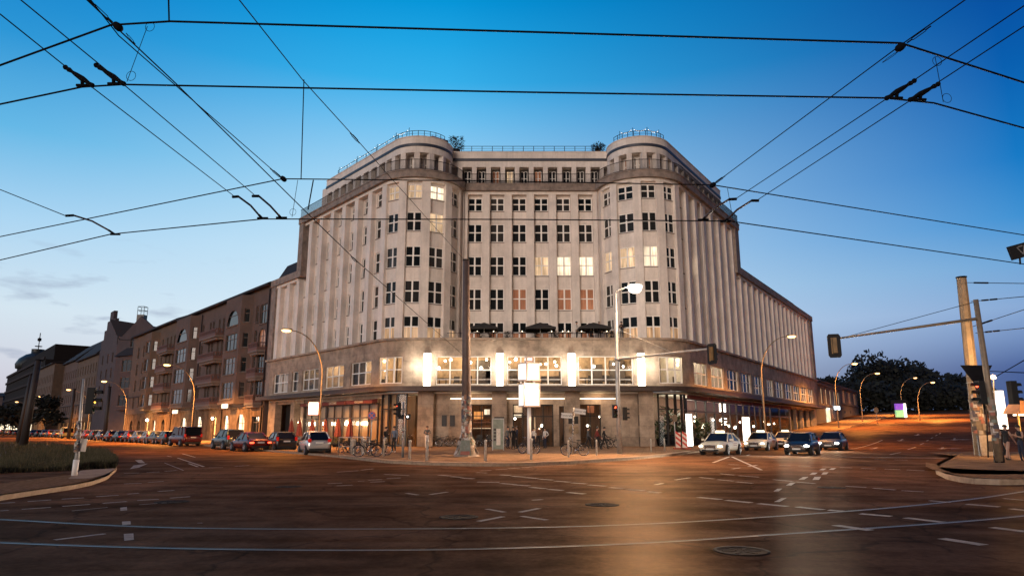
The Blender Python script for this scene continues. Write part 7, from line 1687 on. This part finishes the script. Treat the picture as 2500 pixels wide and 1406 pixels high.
    hm.lathe(c, [(R * .96, -.03), (R * 1.02, .02), (R * .9, .06), (R * .6, .095), (.01, .11)], 10); hm.v = [(x, y + (.02 if z < c.z + .01 else 0), z) for x, y, z in hm.v]
    if long_hair: hm.box((c.x, c.y + .07, c.z - .1), (.085, .045, .13))
    hm.build('hair', HAIR[hair], po)
    ey = MB()
    for s in (1, -1): ey.sphere(V((.034 * s, fwd - .083, 1.63 + dz)) * k, .010, n=6)
    ey.build('eyes', M['black'], po)
    po.location = loc; po.rotation_euler = (0, 0, rz); return po
PI = math.pi
person(G(940, 1108, UP), 1.25, 'person in black top and beige trousers looking at a phone, beside a slim bollard', 'black', 'beige', pose='phone')
person(G(961, 1108, UP), -.5, 'person in open denim jacket, black trousers and white shoes facing the phone user', 'denim', 'black', shoes='white', pose='stand', h=1.8)
person(G(1042, 1096, UP), .1, 'person in dark grey sweater and pale trousers with folded arms by the wall', 'grey', 'white', 'brown', 'white', 'cross', 1.85)
person(G(1240, 1098, UP), .8, 'person in grey jacket at the left of the standing group by the info board', 'grey', 'navy', pose='hip', h=1.8)
person(G(1253, 1100, UP), 2.6, 'person in black seen from behind in the middle of the standing group', 'black', 'black', pose='stand', h=1.78)
person(G(1262, 1098, UP), -1.4, 'tall person in dark jacket at the right of the standing group', 'navy', 'black', 'brown', pose='phone', h=1.86)
person(G(1303, 1094, UP), -.6, 'person in white shirt partly behind the clock post', 'white', 'navy', pose='stand', h=1.7)
person(G(1314, 1096, UP), .3, 'person in brown jacket holding a glowing phone up with both hands', 'brown', 'black', pose='raise', h=1.8)
person(G(1331, 1097, UP), -.9, 'person in white blouse and dark trousers right of the phone photographer', 'white', 'navy', 'brown', pose='hip', h=1.7, long_hair=True)
for px, py, t, rz, lab in ((1437, 1099, 'grey', 1.2, 'walking person in grey left of the red jacket'), (1459, 1100, 'red', 1.5, 'walking person in dark red top behind the slim bollard'), (1476, 1099, 'black', 1.4, 'walking person in black next to the bicycle basket')):
    person(G(px, py, UP), rz, lab, t, 'black', pose='walk', h=1.76)
person(G(539, 1092, 0), .6, 'pale clothed person crossing at the left beside the grey green car', 'pink', 'denim', 'brown', 'white', 'walk', 1.72)
person(onY(2452, 36.5, UP), 1.9, 'person in black shirt and shorts on the right island', 'black', 'black', pose='walk', h=1.82, bare_arms=True, shorts=True)
person(onY(2486, 35.5, UP), -1.6, 'person in black with dark trousers at the right picture edge', 'black', 'navy', pose='phone', h=1.8, bare_arms=True)
TZ = 8.97 * K; TY = (FY - 3.1) * K
person(V((atY(1408, 815, TY).x, TY, TZ)), 1.2, 'waiter in white shirt and black vest on the terrace left of the right parasol', 'white', 'black', pose='stand')
person(V((atY(1443, 815, TY + 1).x, TY + 1, TZ)), .1, 'seated guest in dark suit under the right terrace parasol', 'black', 'black', pose='sit')
person(V((atY(1463, 815, TY + .6).x, TY + .6, TZ)), PI - .4, 'broad person in black seen from behind under the right terrace parasol', 'black', 'black', 'grey', pose='hip', h=1.85)
person(V((atY(1518, 815, TY).x, TY, TZ)), -.4, 'dark clothed guest on the terrace at the lamp mast', 'black', 'grey', pose='phone')
person(G(787, 1092, UP), .9, 'blond person in pale top by the restaurant parasols', 'pink', 'beige', 'grey', pose='stand', h=1.72)
# phone lights
for px, py, dz, dx in ((1314, 1096, 1.62, -.07),):
    q = G(px, py, UP); o = MB(); o.box((0, 0, 0), (.04, .005, .07)); ob = o.build('phone', M['bulb']); ob.location = (q.x + dx + .17, q.y - .36, q.z + dz); tag(ob, 'glowing phone held up by the person in the brown jacket', 'phone')
# ================================================================ TERRACE, PARASOLS, PLANTS
def parasol(px, w, label):
    c = atY(px, 800, TY + .8); root = empty('parasol', (c.x, c.y, TZ), 0, label, 'parasol'); z = atY(px, 803, TY + .8).z; zt = atY(px, 787, TY + .8).z
    o = MB(); n = [(-w, -w), (w, -w), (w, w), (-w, w)]; o.mesh([(c.x + x, c.y + y, z) for x, y in n] + [(c.x, c.y, zt)] + [(c.x + x, c.y + y, z - .18) for x, y in n], [(0, 1, 4), (1, 2, 4), (2, 3, 4), (3, 0, 4), (0, 5, 6, 1), (1, 6, 7, 2), (2, 7, 8, 3), (3, 8, 5, 0)]); o.build('canopy', M['umbrella'], root)
    o = MB(); o.tube([(c.x, c.y, TZ), (c.x, c.y, zt)], .035, 6); o.build('pole', M['white'], root)
    o = MB()
    for x, y in n: o.tube([(c.x, c.y, zt - .35), (c.x + x * .95, c.y + y * .95, z + .02)], .012, 4)
    o.build('ribs', M['iron'], root)
parasol(1182, 1.35, 'black square parasol on the terrace beside the brown mast'); parasol(1319, 1.45, 'black square parasol in the middle of the terrace'); parasol(1449, 1.55, 'black square parasol on the terrace above the guests')
def terrace_set(px, label):
    x = atY(px, 822, TY + .3).x; root = empty('terrace_table', (x, TY + .3, TZ), 0, label, 'table', 'terrace tables')
    o = MB(); o.lathe((x, TY + .3, TZ), [(.4, .72), (.4, .75)], 12); o.build('tabletop', M['white'], root); o = MB(); o.tube([(x, TY + .3, TZ), (x, TY + .3, TZ + .72)], .04, 6); o.build('leg', M['iron'], root)
    o = MB(); o.lathe((x, TY + .3, TZ + .75), [(.035, 0), (.05, .12), (.04, .14)], 8); o.build('candle_glass', M['bulb'], root)
for i, px in enumerate((1165, 1205, 1275, 1347, 1374, 1388, 1420, 1482)): terrace_set(px, 'small round terrace table with a candle, ' + ('behind the brown mast', 'right of the brown mast', 'left of the middle parasol', 'just right of the middle parasol', 'two bays left of the waiter', 'left of the waiter', 'right of the waiter', 'left of the lamp mast')[i])
def plant(x, y, z, h, w, seed, label, name='potted_plant', n=160, pot=True, group=None, lf=None, s0=.16):
    r = random.Random(seed); root = empty(name, (x, y, z), 0, label, 'plant', group); m = MB()
    for _ in range(n):
        a = r.random() * 6.28; q = w * r.random() ** .6; t = r.random(); c = V((x + q * math.cos(a), y + q * math.sin(a), z + h * (.25 + .75 * t))); u = V((math.cos(a), math.sin(a), r.random() - .2)).normalized(); v = V((-math.sin(a), math.cos(a), 0)); s = s0 * (.5 + r.random())
        m.quad([c - u * s * .3, c + v * s * .22, c + u * s, c - v * s * .22], r.randrange(2))
    m.build('leaves', lf or LEAF, root); st = MB()
    for k in range(4): a = k * 1.57; st.tube([(x, y, z), (x + w * .4 * math.cos(a), y + w * .4 * math.sin(a), z + h * .7)], .012, 4)
    st.build('stems', BARK, root)
    if pot: p = MB(); p.lathe((x, y, z), [(w * .4, 0), (w * .55, h * .3)], 10); p.build('pot', M['iron'], root)
for i, px in enumerate((1172, 1198, 1238, 1310, 1358, 1494)): plant(atY(px, 820, TY - .25).x, TY - .25, TZ, .75, .35, 60 + i, 'low leafy plant at the terrace rail ' + ('left of the first parasol pole', 'right of the first parasol pole', 'between the first and middle parasols', 'at the middle parasol pole', 'right of the middle parasol', 'near the lamp mast')[i])
GREEN = [mat('leaf_green', (.06, .10, .035), .6, var=.3), mat('leaf_deep', (.03, .06, .025), .6, var=.3)]
for i, (px, h, w) in enumerate(((1612, 2.2, .8), (1635, 3.6, 1.1), (1655, 2.6, .9), (1676, 2.0, .7), (1702, 2.6, .6), (1725, 2.2, .6))):
    q = wallline('R', -.4, px) if px > 1690 else onY(px, (59.4 if px < 1670 else 60.5) * K); plant(q.x, q.y, .14, h, w, 80 + i, 'tall leafy plant inside the corner shop window ' + ('at its left edge', 'with the largest dark leaves', 'behind the round sign', 'at its right edge', 'in the first street bay', 'in the second street bay')[i], 'indoor_plant', 260, True, None, GREEN, .42)
for i, (px, h) in enumerate(((803, .95), (822, .9), (735, .9))):
    q = wallline('L', 4.2, px); root = plant(q.x, q.y, UP, h, .7, 90 + i, 'clipped green planter before the restaurant ' + ('below the third closed parasol', 'between the last two closed parasols', 'at the left end of the front')[i], 'planter', 260, True, None, GREEN, .14)
def closed_parasol(px, label, off=3.0):
    q = wallline('L', off, px); root = empty('closed_parasol', (q.x, q.y, UP), 0, label, 'parasol', 'folded dark red parasols'); o = MB()
    vs = []; prof = [(.30, .85), (.27, 1.2), (.20, 1.8), (.15, 2.15), (.13, 2.25), (.05, 2.5), (.01, 2.55)]; n = 14
    for i, (r, z) in enumerate(prof): vs += [(q.x + r * (1 + .22 * (k % 2)) * math.cos(6.2832 * k / n), q.y + r * (1 + .22 * (k % 2)) * math.sin(6.2832 * k / n), UP + z) for k in range(n)]
    o.mesh(vs, [(i * n + k, i * n + (k + 1) % n, (i + 1) * n + (k + 1) % n, (i + 1) * n + k) for i in range(len(prof) - 1) for k in range(n)]); o.build('folded_canopy', M['red'], root)
    o = MB(); o.tube([(q.x, q.y, UP), (q.x, q.y, UP + 2.65)], .03, 6); o.lathe((q.x, q.y, UP), [(.3, 0), (.3, .08), (.04, .1)], 10); o.build('pole', M['iron'], root)
for px, lab in ((711, 'folded dark red parasol at the dark gateway'), (731, 'folded dark red parasol right of the dark gateway'), (762, 'folded dark red parasol under the square glowing sign'), (794, 'folded dark red parasol right of the street lamp'), (825, 'folded dark red parasol, second from the right'), (854, 'folded dark red parasol nearest the corner glazing')): closed_parasol(px, lab)
for i, (px, py, w, h) in enumerate(((1113, 372, .9, 2.0), (1460, 372, .75, 1.2))):
    c = atY(px, py, (FY + 1.6) * K); plant(c.x, c.y, 27.6 * K, h, w, 120 + i, ('feathery shrub on the roof beside the left rotunda', 'rounded shrub on the roof beside the right rotunda')[i], 'roof_shrub', 420, True, None, LEAF, .22)
c = atY(1062, 340, 62.5 * K); root = empty('roof_tent', (c.x, c.y, 27.6 * K), 0, 'dark pointed tent roof on the left rotunda with small lamps', 'tent'); o = MB(); z = 27.7 * K
o.mesh([(c.x + x, c.y + y, z + .9) for x, y in ((-1.7, -1), (1.5, -1), (1.5, 1), (-1.7, 1))] + [(c.x - .3, c.y, z + 1.9)], [(0, 1, 4), (1, 2, 4), (2, 3, 4), (3, 0, 4)]); o.build('tent_roof', M['red'], root)
o = MB()
for x, y in ((-1.7, -1), (1.5, -1), (1.5, 1), (-1.7, 1)): o.tube([(c.x + x, c.y + y, z - .1), (c.x + x, c.y + y, z + .9)], .05, 5)
o.build('posts', M['iron'], root)
